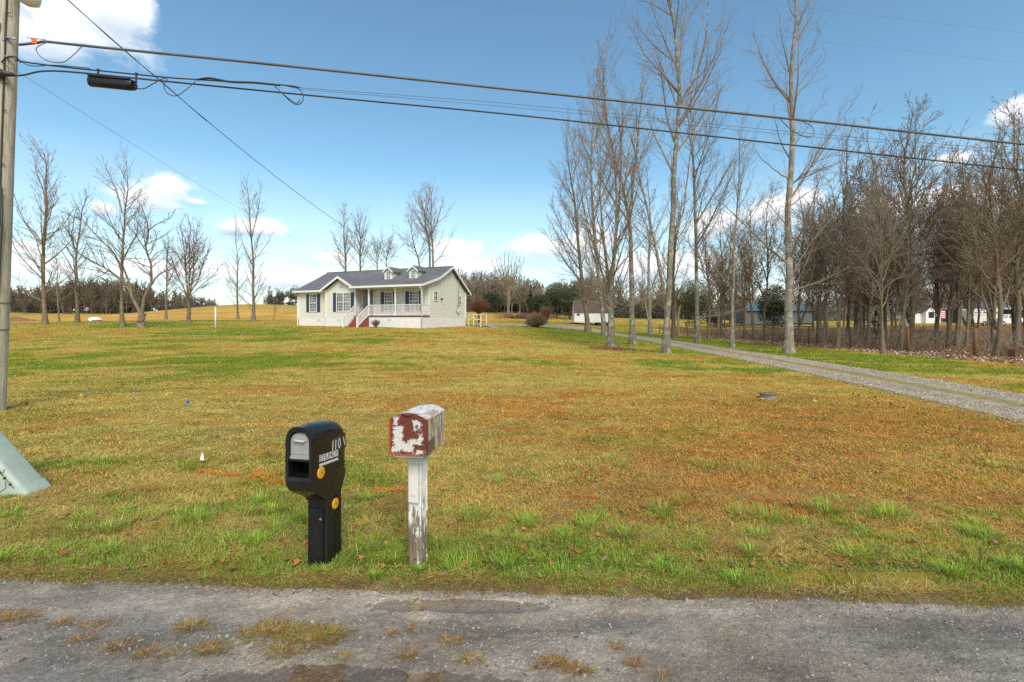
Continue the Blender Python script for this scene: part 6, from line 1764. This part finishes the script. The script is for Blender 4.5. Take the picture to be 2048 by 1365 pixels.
# ------------------------------------------------------------------ bushes
def twig_bush(name, px, Y, n, H, spread, label, mat, waist=.18, seed=1, trunk=None):
    rd = random.Random(seed); p = at(px, Y); out = [[], []]
    for k in range(n):
        a = rd.uniform(0, 6.28); el = rd.random()**.7*spread
        d = Vector((math.sin(el)*math.cos(a), math.sin(el)*math.sin(a), math.cos(el))); L_ = H*rd.uniform(.75, 1.05)*(1-.12*abs(el))
        b = Vector((math.cos(a)*waist*.6, math.sin(a)*waist*.6, 0 if not trunk else trunk))
        pts = [b, b+d*L_*.35+Vector((0, 0, .02)), b+d*L_*.7, b+d*L_+Vector((rd.gauss(0, .04), rd.gauss(0, .04), .03))]
        out[0].append((pts, [.014, .012, .009, .006]))
        for j in range(5):
            q = pts[2].lerp(pts[3], rd.uniform(-.8, .8)); dd = (d+Vector((rd.gauss(0, .45), rd.gauss(0, .45), rd.gauss(0, .35)))).normalized()
            out[1].append(([q, q+dd*L_*.14, q+dd*L_*.26], [.007, .006, .005]))
    r = empty(name, p); tag(r, label, 'bush')
    link('twigs', mesh_polys('twigs', out, M[mat], [4, 3]), r)
    m = MB()
    for k in range(7):
        a = k*.9; m.tube([(math.cos(a)*waist*.5, math.sin(a)*waist*.5, -.2), (math.cos(a)*waist*.6, math.sin(a)*waist*.6, .15 if not trunk else trunk*.6), (math.cos(a)*waist, math.sin(a)*waist, .4 if not trunk else trunk+.25)], [.04, .035, .02], 6)
    m.build('stem', M['bark_dark'], r)
twig_bush('round_bush', 1072, 53.5, 620, 1.55, 1.25, 'rounded brown twiggy bush narrowing to its base beside the gravel turning area', 'twig_brown', .22, 1)
twig_bush('red_bush', 958, 60, 420, 2.0, 1.0, 'reddish brown leafless shrub behind the house ramp', 'twig_red', .2, 2, trunk=1.1)
twig_bush('small_shrub', 751.5, 38.6, 80, .62, .7, 'small scraggly shrub against the white foundation under the front porch', 'twig_grey', .08, 3)
twig_bush('brown_weeds', 1092, 72, 200, 2.2, .45, 'tall rust brown weeds behind the rounded bush', 'twig_red', .35, 4)
# brush pile
rd = random.Random(6); polys = []; p = at(1055, 84)
for k in range(900):
    x = rd.gauss(0, 2.6); y = rd.gauss(0, 1.0); z = rd.random()*.5; d = Vector((rd.gauss(0, .8), rd.gauss(0, .5), rd.gauss(.35, .4))).normalized(); L_ = rd.uniform(.4, 1.3)
    q = Vector((x, y, z)); polys.append(([q, q+d*L_*.5, q+d*L_], [.03, .025, .018]))
V, Q = tubes_np(polys, 3); o = link('brush_pile', mesh_np('brush_pile', V, Q, M['twig_red']), None, p); tag(o, 'long low pile of orange brown brush at the far edge of the field', 'brush pile')
for (px, h, lx) in ((1045, 1.6, .1), (1058, 1.7, .5), (1072, 1.2, -.3)):
    pass
# ------------------------------------------------------------------ white shed with ramps
Y = 68.0; p = at(1176, Y); s = empty('garden_shed', p, -.05); tag(s, 'small white wooden shed with dark gambrel roof behind the leftmost driveway trees', 'shed')
W = 2.1; D = 1.7
m = MB(); m.box(-W, W+1.0, -D, D, .30, 1.78)
gam = [(-D, 1.78), (D, 1.78), (D+.0, 1.85), (D-.45, 2.9), (0, 3.35), (-D+.45, 2.9), (-D, 1.85)]
m.prism(gam, 'x', -W, -W+.1); m.prism(gam, 'x', W+.9, W+1.0)
m.build('wall', siding_mat('shed_board', (.76,.77,.77), .2) or M['shed_board'], s)
m = MB()
pts = [(-D-.12, 1.74), (-D+.40, 2.95), (0, 3.45), (D-.40, 2.95), (D+.12, 1.74)]
for a, b in zip(pts, pts[1:]):
    m.prism([a, b, (b[0], b[1]-.07), (a[0], a[1]-.07)], 'x', -W-.12, W+1.12)
m.build('roof', M['shed_roof'], s)
m = MB(); m.box(-W-.02, -W+.0, -.8, .8, .35, 2.1); m.box(-W-.05, -W-.02, -.82, -.72, .35, 2.15); m.box(-W-.05, -W-.02, .72, .82, .35, 2.15); m.build('door', M['trim_white'], s)
m = MB(); m.box(-W+.35, -W+.75, -D-.03, -D-.002, 1.25, 1.55); m.build('vent', M['decal_grey'], s)
m = MB(); 
for x in (-1.6, 0, 1.4, 2.7): m.box(x-.2, x+.2, -D+.05, D-.05, -.5, .299)
m.build('footing', M['fence_black'], s)
for k, lb in ((0, 'longer of the two weathered plank ramps lying left of the white shed'), (1, 'shorter plank ramp leaning against the left doorway of the white shed')):
    m = MB(); a = p+Vector((-2.25, -.6+1.1*k, .30)); q = at(1120+14*k, Y-.8+k) ; q.z += .03
    m.bar(a, q, .45, .07); o = m.build('plank_ramp', simple('ramp_wood', (.26,.24,.19), .85)); tag(o, lb, 'ramp', 'plank ramps at the shed door')

# ------------------------------------------------------------------ snag
p = at(1356, 47.5); m = MB(); rr = random.Random(2)
m.tube([(0,0,-.3), (0.05,0,.9), (-.02,0,2.0), (.1,.02,2.9), (.24,0,3.35)], [.15, .11, .10, .09, .03], 9); m.tube([(.02,0,2.5), (.3,0,2.9), (.34,0,3.2)], [.05,.035,.01], 6)
o = m.build('dead_snag', bark_mat('snag_wood', (.30,.23,.15), (.48,.38,.26)) or M['snag_wood'], None, p); tag(o, 'pale broken dead trunk beside the dark tree on the fence side', 'dead tree')

# ------------------------------------------------------------------ wire fence
fence = empty('wire_fence', (22.0, 24, g1(22.0, 24))); tag(fence, 'woven wire stock fence on rusty brown wooden posts in front of the brown wood', 'fence')
posts = [(22.9, 18.4), (22.35, 22.7), (21.9, 26.0), (21.95, 30.5), (21.8, 34.5), (22.0, 39.7), (22.2, 45), (21.6, 49.5), (20.2, 54), (18.2, 58), (15.8, 61)]
fo = fence.location
for i, (x, y) in enumerate(posts):
    m = MB(); z = g1(x, y); lean = .02*math.sin(i*2.3)
    big = i in (0, 1, 2, 4)
    m.tube([Vector((x, y, z-.3))-fo, Vector((x+lean*.5, y, z+.7))-fo, Vector((x+lean, y, z+1.36))-fo], [.092, .088, .084] if big else [.055, .052, .05], 10); m.build('post', M['rusty_post'] if i < 6 else M['post_grey'], fence)
m = MB()
def fz(x, y, h): return Vector((x, y, g1(x, y)+h))-fo
line = []
for (a, b) in zip(posts, posts[1:]):
    for k in range(6): u = k/6; line.append((a[0]+(b[0]-a[0])*u-.09, a[1]+(b[1]-a[1])*u))
line.append(posts[-1])
for h in (.05, .14, .24, .34, .45, .57, .70, .84, 1.0, 1.18):
    m.tube([fz(x, y, h+.012*math.sin(i*1.3+h*9)) for i, (x, y) in enumerate(line)], .0038 if h < 1 else .005, 4, 0, False)
for (a, b) in zip(line, line[1:]):
    L_ = math.hypot(b[0]-a[0], b[1]-a[1]); n_ = max(2, int(L_/.17))
    for k in range(n_):
        u = k/n_; x = a[0]+(b[0]-a[0])*u; y = a[1]+(b[1]-a[1])*u; m.tube([fz(x, y, .05), fz(x, y, 1.0)], .0026, 3, 0, False)
m.build('wire_mesh', M['wire_steel'], fence)

# ------------------------------------------------------------------ plank fences far behind
def plank_fence(pts, mat, lb, h=1.35, rails=(.35, .75, 1.15)):
    f = empty('plank_fence', Vector((pts[0][0], pts[0][1], g1(*pts[0])))); tag(f, lb, 'fence', 'plank fences beyond the wood'); o = f.location.copy()
    P_ = []
    for a, b in zip(pts, pts[1:]):
        n_ = max(1, int(math.hypot(b[0]-a[0], b[1]-a[1])/2.6))
        for k in range(n_): P_.append((a[0]+(b[0]-a[0])*k/n_, a[1]+(b[1]-a[1])*k/n_))
    P_.append(pts[-1])
    for (x, y) in P_:
        m = MB(); z = g1(x, y); m.box(x-.07-o.x, x+.07-o.x, y-.07-o.y, y+.07-o.y, z-.3-o.z, z+h-o.z); m.build('post', M[mat], f)
    for hh in rails:
        m = MB()
        for a, b in zip(P_, P_[1:]): m.bar(Vector((a[0], a[1]-.09, g1(*a)+hh))-o, Vector((b[0], b[1]-.09, g1(*b)+hh))-o, .04, .15)
        m.build('rail', M[mat], f)
def XY(px, Y): return (px2(px, Y), Y)
plank_fence([XY(1372, 66), XY(1478, 65), XY(1558, 64)], 'fence_plank', 'brown three-rail plank fence behind the slim driveway trees')
plank_fence([XY(1563, 70), XY(1625, 68)], 'fence_black', 'dark three-rail fence in front of the blue-grey barn')
plank_fence([XY(1727, 74), XY(1768, 76)], 'fence_black', 'short black plank fence length seen between trunks left of the white outbuilding')
# ------------------------------------------------------------------ barn
Y = 84.0; x0 = px2(1494, Y); x1 = px2(1625, Y); z0 = g1((x0+x1)/2, Y)
b = empty('barn', ((x0+x1)/2, Y, z0)); tag(b, 'long low blue-grey metal barn behind the wood', 'barn'); hw_ = (x1-x0)/2
m = MB(); m.box(-hw_, hw_, 0, 7, -1, 2.75); m.prism([(0, 2.75), (7, 2.75), (3.5, 4.0)], 'x', -hw_, hw_); m.build('wall', M['barn_metal'], b)
m = MB()
for (a, c) in (((-.4, 2.62), (3.5, 4.05)), ((3.5, 4.05), (7.4, 2.62))): m.prism([a, c, (c[0], c[1]+.1), (a[0], a[1]+.1)], 'x', -hw_-.3, hw_+.3)
m.build('roof', M['barn_metal'], b)
m = MB(); m.box(-1.5, 1.5, -.05, -.002, .0, 2.3); m.build('door', simple('barn_door', (.10,.13,.15), .6), b)
x0 = px2(1436, 80); x1 = px2(1494, 80); z0 = g1((x0+x1)/2, 80); b = empty('open_shed', ((x0+x1)/2, 80, z0)); tag(b, 'open-sided brown shelter with a sloping dark roof left of the barn', 'shelter'); hw_ = (x1-x0)/2
m = MB(); m.prism([(-hw_-.3, 1.9), (hw_+.2, 3.3), (hw_+.2, 3.42), (-hw_-.3, 2.02)], 'y', -.4, 5); m.build('roof', M['barn_roof'], b)
for x in (-hw_, 0, hw_-.1):
    m = MB(); m.box(x-.08, x+.08, 0, .16, -.5, 1.95+(x+hw_)/(2*hw_)*1.3); m.build('post', M['fence_plank'], b)
m = MB(); m.box(-hw_, hw_*.1, 4.6, 4.7, -.5, 2.3); m.box(-hw_, hw_-.2, 3.5, 3.6, -.3, .9); m.build('wall', simple('shelter_wall', (.22,.15,.11), .9), b)
# ------------------------------------------------------------------ white outbuilding, flag
Y = 92.0; s = Y/F; p = at(1861, Y); b = empty('outbuilding', p, .12); tag(b, 'small white board outbuilding with a gabled front and dark window behind the wood', 'outbuilding')
m = MB(); m.box(-1.0, 1.1, 0, 4, -.6, 2.5); m.prism([(-1.0, 2.5), (1.1, 2.5), (.05, 3.3)], 'y', 0, 4); m.box(-2.6, -1.0, .8, 4, -.6, 1.95); m.box(1.1, 3.2, .8, 4, -.6, 2.2); m.build('wall', M['shed_board'], b)
m = MB()
for (a, c) in (((-1.25, 2.36), (.05, 3.42)), ((.05, 3.42), (1.35, 2.36))): m.prism([a, c, (c[0], c[1]+.1), (a[0], a[1]+.1)], 'y', -.3, 4.2)
m.prism([(-2.9, 1.75), (-1.02, 2.5), (-1.02, 2.6), (-2.9, 1.85)], 'y', .5, 4.2); m.prism([(1.12, 3.0), (3.5, 2.15), (3.5, 2.25), (1.12, 3.1)], 'y', .5, 4.2); m.build('roof', M['barn_roof'], b)
m = MB(); m.box(-.42, .8, -.03, -.002, 1.05, 2.2); m.build('window', M['door_dark'], b)
p = at(1887, 88)
fl = empty('striped_flag', p); tag(fl, 'small red and white striped flag hanging beside the white outbuilding', 'flag')
m = MB(); m.tube([(-.45, 0, -.3), (-.45, 0, 3.0)], .03, 6); m.build('pole', M['steel_galv'], fl)
m = MB()
for k in range(9):
    z = 1.0+k*.17; m.add([(-.42, 0, z), (0, .06, z-.05), (.35, 0, z-.08), (.35, 0, z+.09), (0, .06, z+.12), (-.42, 0, z+.17)], [(0, 1, 4, 5), (1, 2, 3, 4)], k % 2)
m.build('cloth', [M['flag_red'], M['trim_white']], fl, fix=False)
# ------------------------------------------------------------------ grey roofed house at the far end
Y = 88.0; p = at(2030, Y); b = empty('grey_roof_house', p); tag(b, 'house with a dark porch and large grey roof behind the white truck', 'house')
m = MB(); m.box(-4.6, 7, 1.5, 9, -1, 2.9); m.build('wall', simple('far_wall', (.10,.10,.085), .8), b)
m = MB(); m.add([(-5.6, -.4, 2.85), (8, -.4, 2.85), (8, 4.5, 6.4), (-1.2, 4.5, 6.4), (-5.6, 9.5, 2.85), (8, 9.5, 2.85)], [(0, 1, 2, 3), (3, 2, 5, 4), (0, 3, 4), (0, 4, 5, 1), (1, 5, 2)]); m.build('roof', M['roof_grey'], b)
m = MB(); m.box(-5.6, 8, -.46, -.405, 2.72, 2.86); m.build('gutter', M['trim_white'], b)
for x in (-5.2, -1.5, 2.2):
    m = MB(); m.box(x-.08, x+.08, -.2, -.04, -.5, 2.8); m.build('porch_post', M['fence_black'], b)
# ------------------------------------------------------------------ horse trailer
Y = 74.0; p = at(1962, Y); tr = empty('horse_trailer', p, .04); tag(tr, 'white gooseneck horse trailer parked behind the wood', 'trailer')
m = MB()
prof = [(-2.4, .45), (1.35, .45), (1.35, 1.15), (2.35, 1.15), (2.5, 1.4), (2.4, 2.55), (2.2, 2.62), (-2.25, 2.62), (-2.42, 2.45)]
m.prism(prof, 'y', -1.0, 1.0); m.build('body', M['paint_offwhite'], tr)
m = MB()
for (x0, x1) in ((-2.05, -1.7), (-1.45, -1.05), (-.75, -.35), (-.1, .2)): m.box(x0, x1, -1.02, -1.002, 1.93, 2.13)
m.box(.9, 1.9, -1.02, -1.002, 1.85, 2.18); m.build('window', M['window_glass'], tr)
m = MB(); m.bar((-2.3, -1.008, 1.65), (-.6, -1.008, 1.65), .05, .012, up=(0,1,0)); m.bar((-.6, -1.008, 1.65), (1.2, -1.008, 1.35), .05, .012, up=(0,1,0)); m.build('stripe', simple('tan_stripe', (.22,.16,.12), .5), tr)
for x in (-.5, .35):
    m = MB(); m.tube([(x, -1.0, .34), (x, -.8, .34)], .34, 18, 0, False); w = m.build('wheel', M['tyre'], tr); m = MB(); m.tube([(x, -1.01, .34), (x, -.99, .34)], .18, 14, 0, False); m.build('rim', M['chrome'], w)
m = MB(); m.box(-.95, .8, -1.04, -1.003, .62, .74); m.box(2.2, 2.3, -.1, .1, .5, 1.14); m.build('fender', M['chrome'], tr)
# ------------------------------------------------------------------ pickup
p = at(2014, Y-1.0); tk = empty('pickup_truck', p, .05); tag(tk, 'white pickup truck parked in front of the horse trailer hitch', 'truck')
m = MB()
prof = [(-2.6, .55), (-2.6, 1.15), (-1.0, 1.18), (-.85, 1.72), (-.65, 1.82), (.7, 1.82), (.95, 1.70), (1.4, 1.22), (2.6, 1.08), (2.72, .9), (2.72, .5), (2.2, .42), (-2.2, .42)]
m.prism(prof, 'y', -.92, .92); m.build('body', M['car_white'], tk)
m = MB(); m.prism([(-.75, 1.22), (-.66, 1.66), (.0, 1.68), (.0, 1.22)], 'y', -.935, -.922); m.prism([(.08, 1.22), (.08, 1.68), (.75, 1.66), (1.2, 1.24)], 'y', -.935, -.922); m.build('window', M['window_glass'], tk)
for x in (-1.7, 1.75):
    m = MB(); m.tube([(x, -.95, .40), (x, -.70, .40)], .40, 20, 0, False); w = m.build('wheel', M['tyre'], tk); m = MB(); m.tube([(x, -.97, .40), (x, -.94, .40)], .24, 14, 0, False); m.build('rim', M['chrome'], w)
m = MB(); m.box(2.70, 2.76, -.8, -.5, .75, .95); m.build('headlight', M['lamp_glass'], tk)
m = MB(); m.box(2.7, 2.82, -.9, .9, .42, .6); m.build('bumper', M['chrome'], tk)
# rusty box on the wood floor by the fence
p = at(2030, 22.5); m = MB(); m.box(-.17, .17, -.15, .15, -.05, .30); m.box(-.19, .19, -.17, .17, .302, .34); m.bar((-.17, -.15, .35), (.1, -.1, .52), .03, .05)
o = m.build('wooden_crate', M['rusty_post'], None, p); tag(o, 'small rusty brown box on the ground behind the wire fence', 'box')

# ------------------------------------------------------------------ camera, sun, sky
cam = bpy.data.cameras.new('camera'); co = bpy.data.objects.new('camera', cam); COL.objects.link(co)
co.location = (0, 0, EYE); co.rotation_euler = (PI/2, 0, 0)
cam.sensor_width = 36; cam.lens = 36*F/2048; cam.shift_y = (HZ-682.5)/2048*-1*-1
cam.clip_start = .05; cam.clip_end = 3000
scene.camera = co
SUN_EL, SUN_AZ = math.radians(44), math.radians(163)      # azimuth clockwise from +Y
sun = bpy.data.lights.new('sun', 'SUN'); so = bpy.data.objects.new('sun', sun); COL.objects.link(so)
sun.energy = 1.8; sun.angle = math.radians(24); sun.color = (1, .93, .81)
dsun = Vector((math.sin(SUN_AZ)*math.cos(SUN_EL), math.cos(SUN_AZ)*math.cos(SUN_EL), math.sin(SUN_EL)))
so.rotation_euler = (-dsun).to_track_quat('-Z', 'Y').to_euler(); so.location = (0, -20, 30)
world = bpy.data.worlds.new('World'); scene.world = world; world.use_nodes = True
nt = world.node_tree; nt.nodes.clear()
out = N(nt, 'ShaderNodeOutputWorld'); bg = N(nt, 'ShaderNodeBackground'); bg2 = N(nt, 'ShaderNodeBackground'); mxs = N(nt, 'ShaderNodeMixShader')
sky = N(nt, 'ShaderNodeTexSky'); sky.sky_type = 'NISHITA'; sky.sun_disc = False; sky.sun_elevation = SUN_EL; sky.sun_rotation = SUN_AZ
sky.altitude = 0; sky.air_density = 1.0; sky.dust_density = 1.0; sky.ozone_density = 1.0
hsv = N(nt, 'ShaderNodeHueSaturation'); hsv.inputs['Saturation'].default_value = 1.08
L(nt, sky.outputs[0], hsv.inputs['Color']); L(nt, mixc(nt, 1.0, hsv.outputs[0], (.93, 1.11, 1.02), 'MULTIPLY'), bg.inputs[0]); bg.inputs[1].default_value = .107
tc = N(nt, 'ShaderNodeTexCoord'); sx = N(nt, 'ShaderNodeSeparateXYZ'); L(nt, tc.outputs['Generated'], sx.inputs[0])
def MT(op, a, b=None, c=None):
    n = N(nt, 'ShaderNodeMath', operation=op)
    for i, v in enumerate((a, b, c)):
        if v is None: continue
        if isinstance(v, (int, float)): n.inputs[i].default_value = v
        else: L(nt, v, n.inputs[i])
    return n.outputs[0]
az = MT('ARCTAN2', sx.outputs[0], sx.outputs[1]); el = MT('ARCSINE', sx.outputs[2])
cmb = N(nt, 'ShaderNodeCombineXYZ'); L(nt, az, cmb.inputs[0]); L(nt, MT('MULTIPLY', el, 1.7), cmb.inputs[1])
nz = N(nt, 'ShaderNodeTexNoise'); nz.inputs['Scale'].default_value = 9; nz.inputs['Detail'].default_value = 9; nz.inputs['Roughness'].default_value = .62; nz.inputs['Distortion'].default_value = .25
L(nt, cmb.outputs[0], nz.inputs['Vector'])
nz2 = N(nt, 'ShaderNodeTexNoise'); nz2.inputs['Scale'].default_value = 3.2; nz2.inputs['Detail'].default_value = 6; nz2.inputs['Roughness'].default_value = .6
L(nt, cmb.outputs[0], nz2.inputs['Vector'])
# cumulus masses: (photo x, y, half width, half height)
CLD = [(150, 25, 190, 75), (90, 85, 120, 45), (245, 10, 90, 50), (340, 372, 62, 26), (300, 395, 110, 34), (390, 404, 34, 10), (520, 456, 100, 20), (470, 462, 60, 16), (2040, 222, 62, 34), (1905, 318, 50, 16),
       (665, 520, 60, 26), (920, 500, 70, 24), (930, 540, 110, 40), (1080, 498, 85, 30), (1180, 490, 70, 34), (60, 540, 120, 34), (600, 560, 260, 26), (330, 545, 150, 26), (1430, 455, 90, 34), (1540, 425, 90, 34), (1620, 400, 60, 30), (1750, 430, 120, 40), (1900, 400, 120, 40), (1300, 540, 200, 40), (40, 500, 60, 20), (210, 420, 40, 20)]
fld = None; sh = None
for (x, y, rx, ry) in CLD:
    a0 = math.atan2(x-CX, F); dist_ = math.hypot(x-CX, F); e0 = math.atan2(HZ-y, dist_)
    ra = rx/F*math.cos(a0)**2; re_ = ry/F*math.cos(a0)
    u = MT('DIVIDE', MT('SUBTRACT', az, a0), ra); v = MT('DIVIDE', MT('SUBTRACT', el, e0), re_)
    d = MT('SQRT', MT('ADD', MT('MULTIPLY', u, u), MT('MULTIPLY', v, v)))
    k = MT('SUBTRACT', 1.0, d); k = MT('MAXIMUM', k, -1.2)
    w = MT('MULTIPLY', MT('MAXIMUM', MT('ADD', k, .35), 0), v)
    fld = k if fld is None else MT('SMOOTH_MAX', fld, k, .35)
    sh = w if sh is None else MT('ADD', sh, w)
# thin generic cloud added for lighting, unseen behind the camera and overhead
gen = MT('SUBTRACT', MT('MULTIPLY', nz2.outputs[0], 3.2), 1.75)
back = MT('MULTIPLY', MT('SUBTRACT', 0.0, sx.outputs[1]), 2.2)
gen = MT('MINIMUM', MT('ADD', gen, MT('MINIMUM', MT('MAXIMUM', back, -1.0), .6)), 1.0)
fld = MT('MAXIMUM', fld, gen)
den = MT('ADD', fld, MT('MULTIPLY', MT('SUBTRACT', nz.outputs[0], .47), 2.3))
rp = ramp(nt, den, [(.0, 0), (.16, .25), (.5, .93), (1, 1)])
# low haze bank near the horizon
hz = MT('MULTIPLY', MT('SUBTRACT', 1.0, MT('MINIMUM', MT('DIVIDE', MT('ABSOLUTE', el), .30), 1.0)), .62)
msk = MT('MAXIMUM', rp.outputs[0], hz)
shd = MT('ADD', MT('MULTIPLY', sh, .55), MT('MULTIPLY', nz2.outputs[0], 1.0))
cc = ramp(nt, MT('ADD', shd, MT('MULTIPLY', nz.outputs[0], .25)), [(.28, (.50,.59,.70)), (.60, (.80,.86,.92)), (.85, (.98,.98,1))])
L(nt, cc.outputs[0], bg2.inputs[0]); bg2.inputs[1].default_value = CLOUD_S if 'CLOUD_S' in globals() else .72
L(nt, msk, mxs.inputs[0]); L(nt, bg.outputs[0], mxs.inputs[1]); L(nt, bg2.outputs[0], mxs.inputs[2]); L(nt, mxs.outputs[0], out.inputs[0])
scene.view_settings.view_transform = 'Standard'; scene.view_settings.look = 'None'; scene.view_settings.exposure = 0.84; scene.view_settings.gamma = 1
scene.render.engine = 'CYCLES'
scene.cycles.max_bounces = 4; scene.cycles.diffuse_bounces = 2; scene.cycles.glossy_bounces = 3; scene.cycles.transparent_max_bounces = 8
scene.cycles.use_denoising = False
scene.cycles.use_adaptive_sampling = False
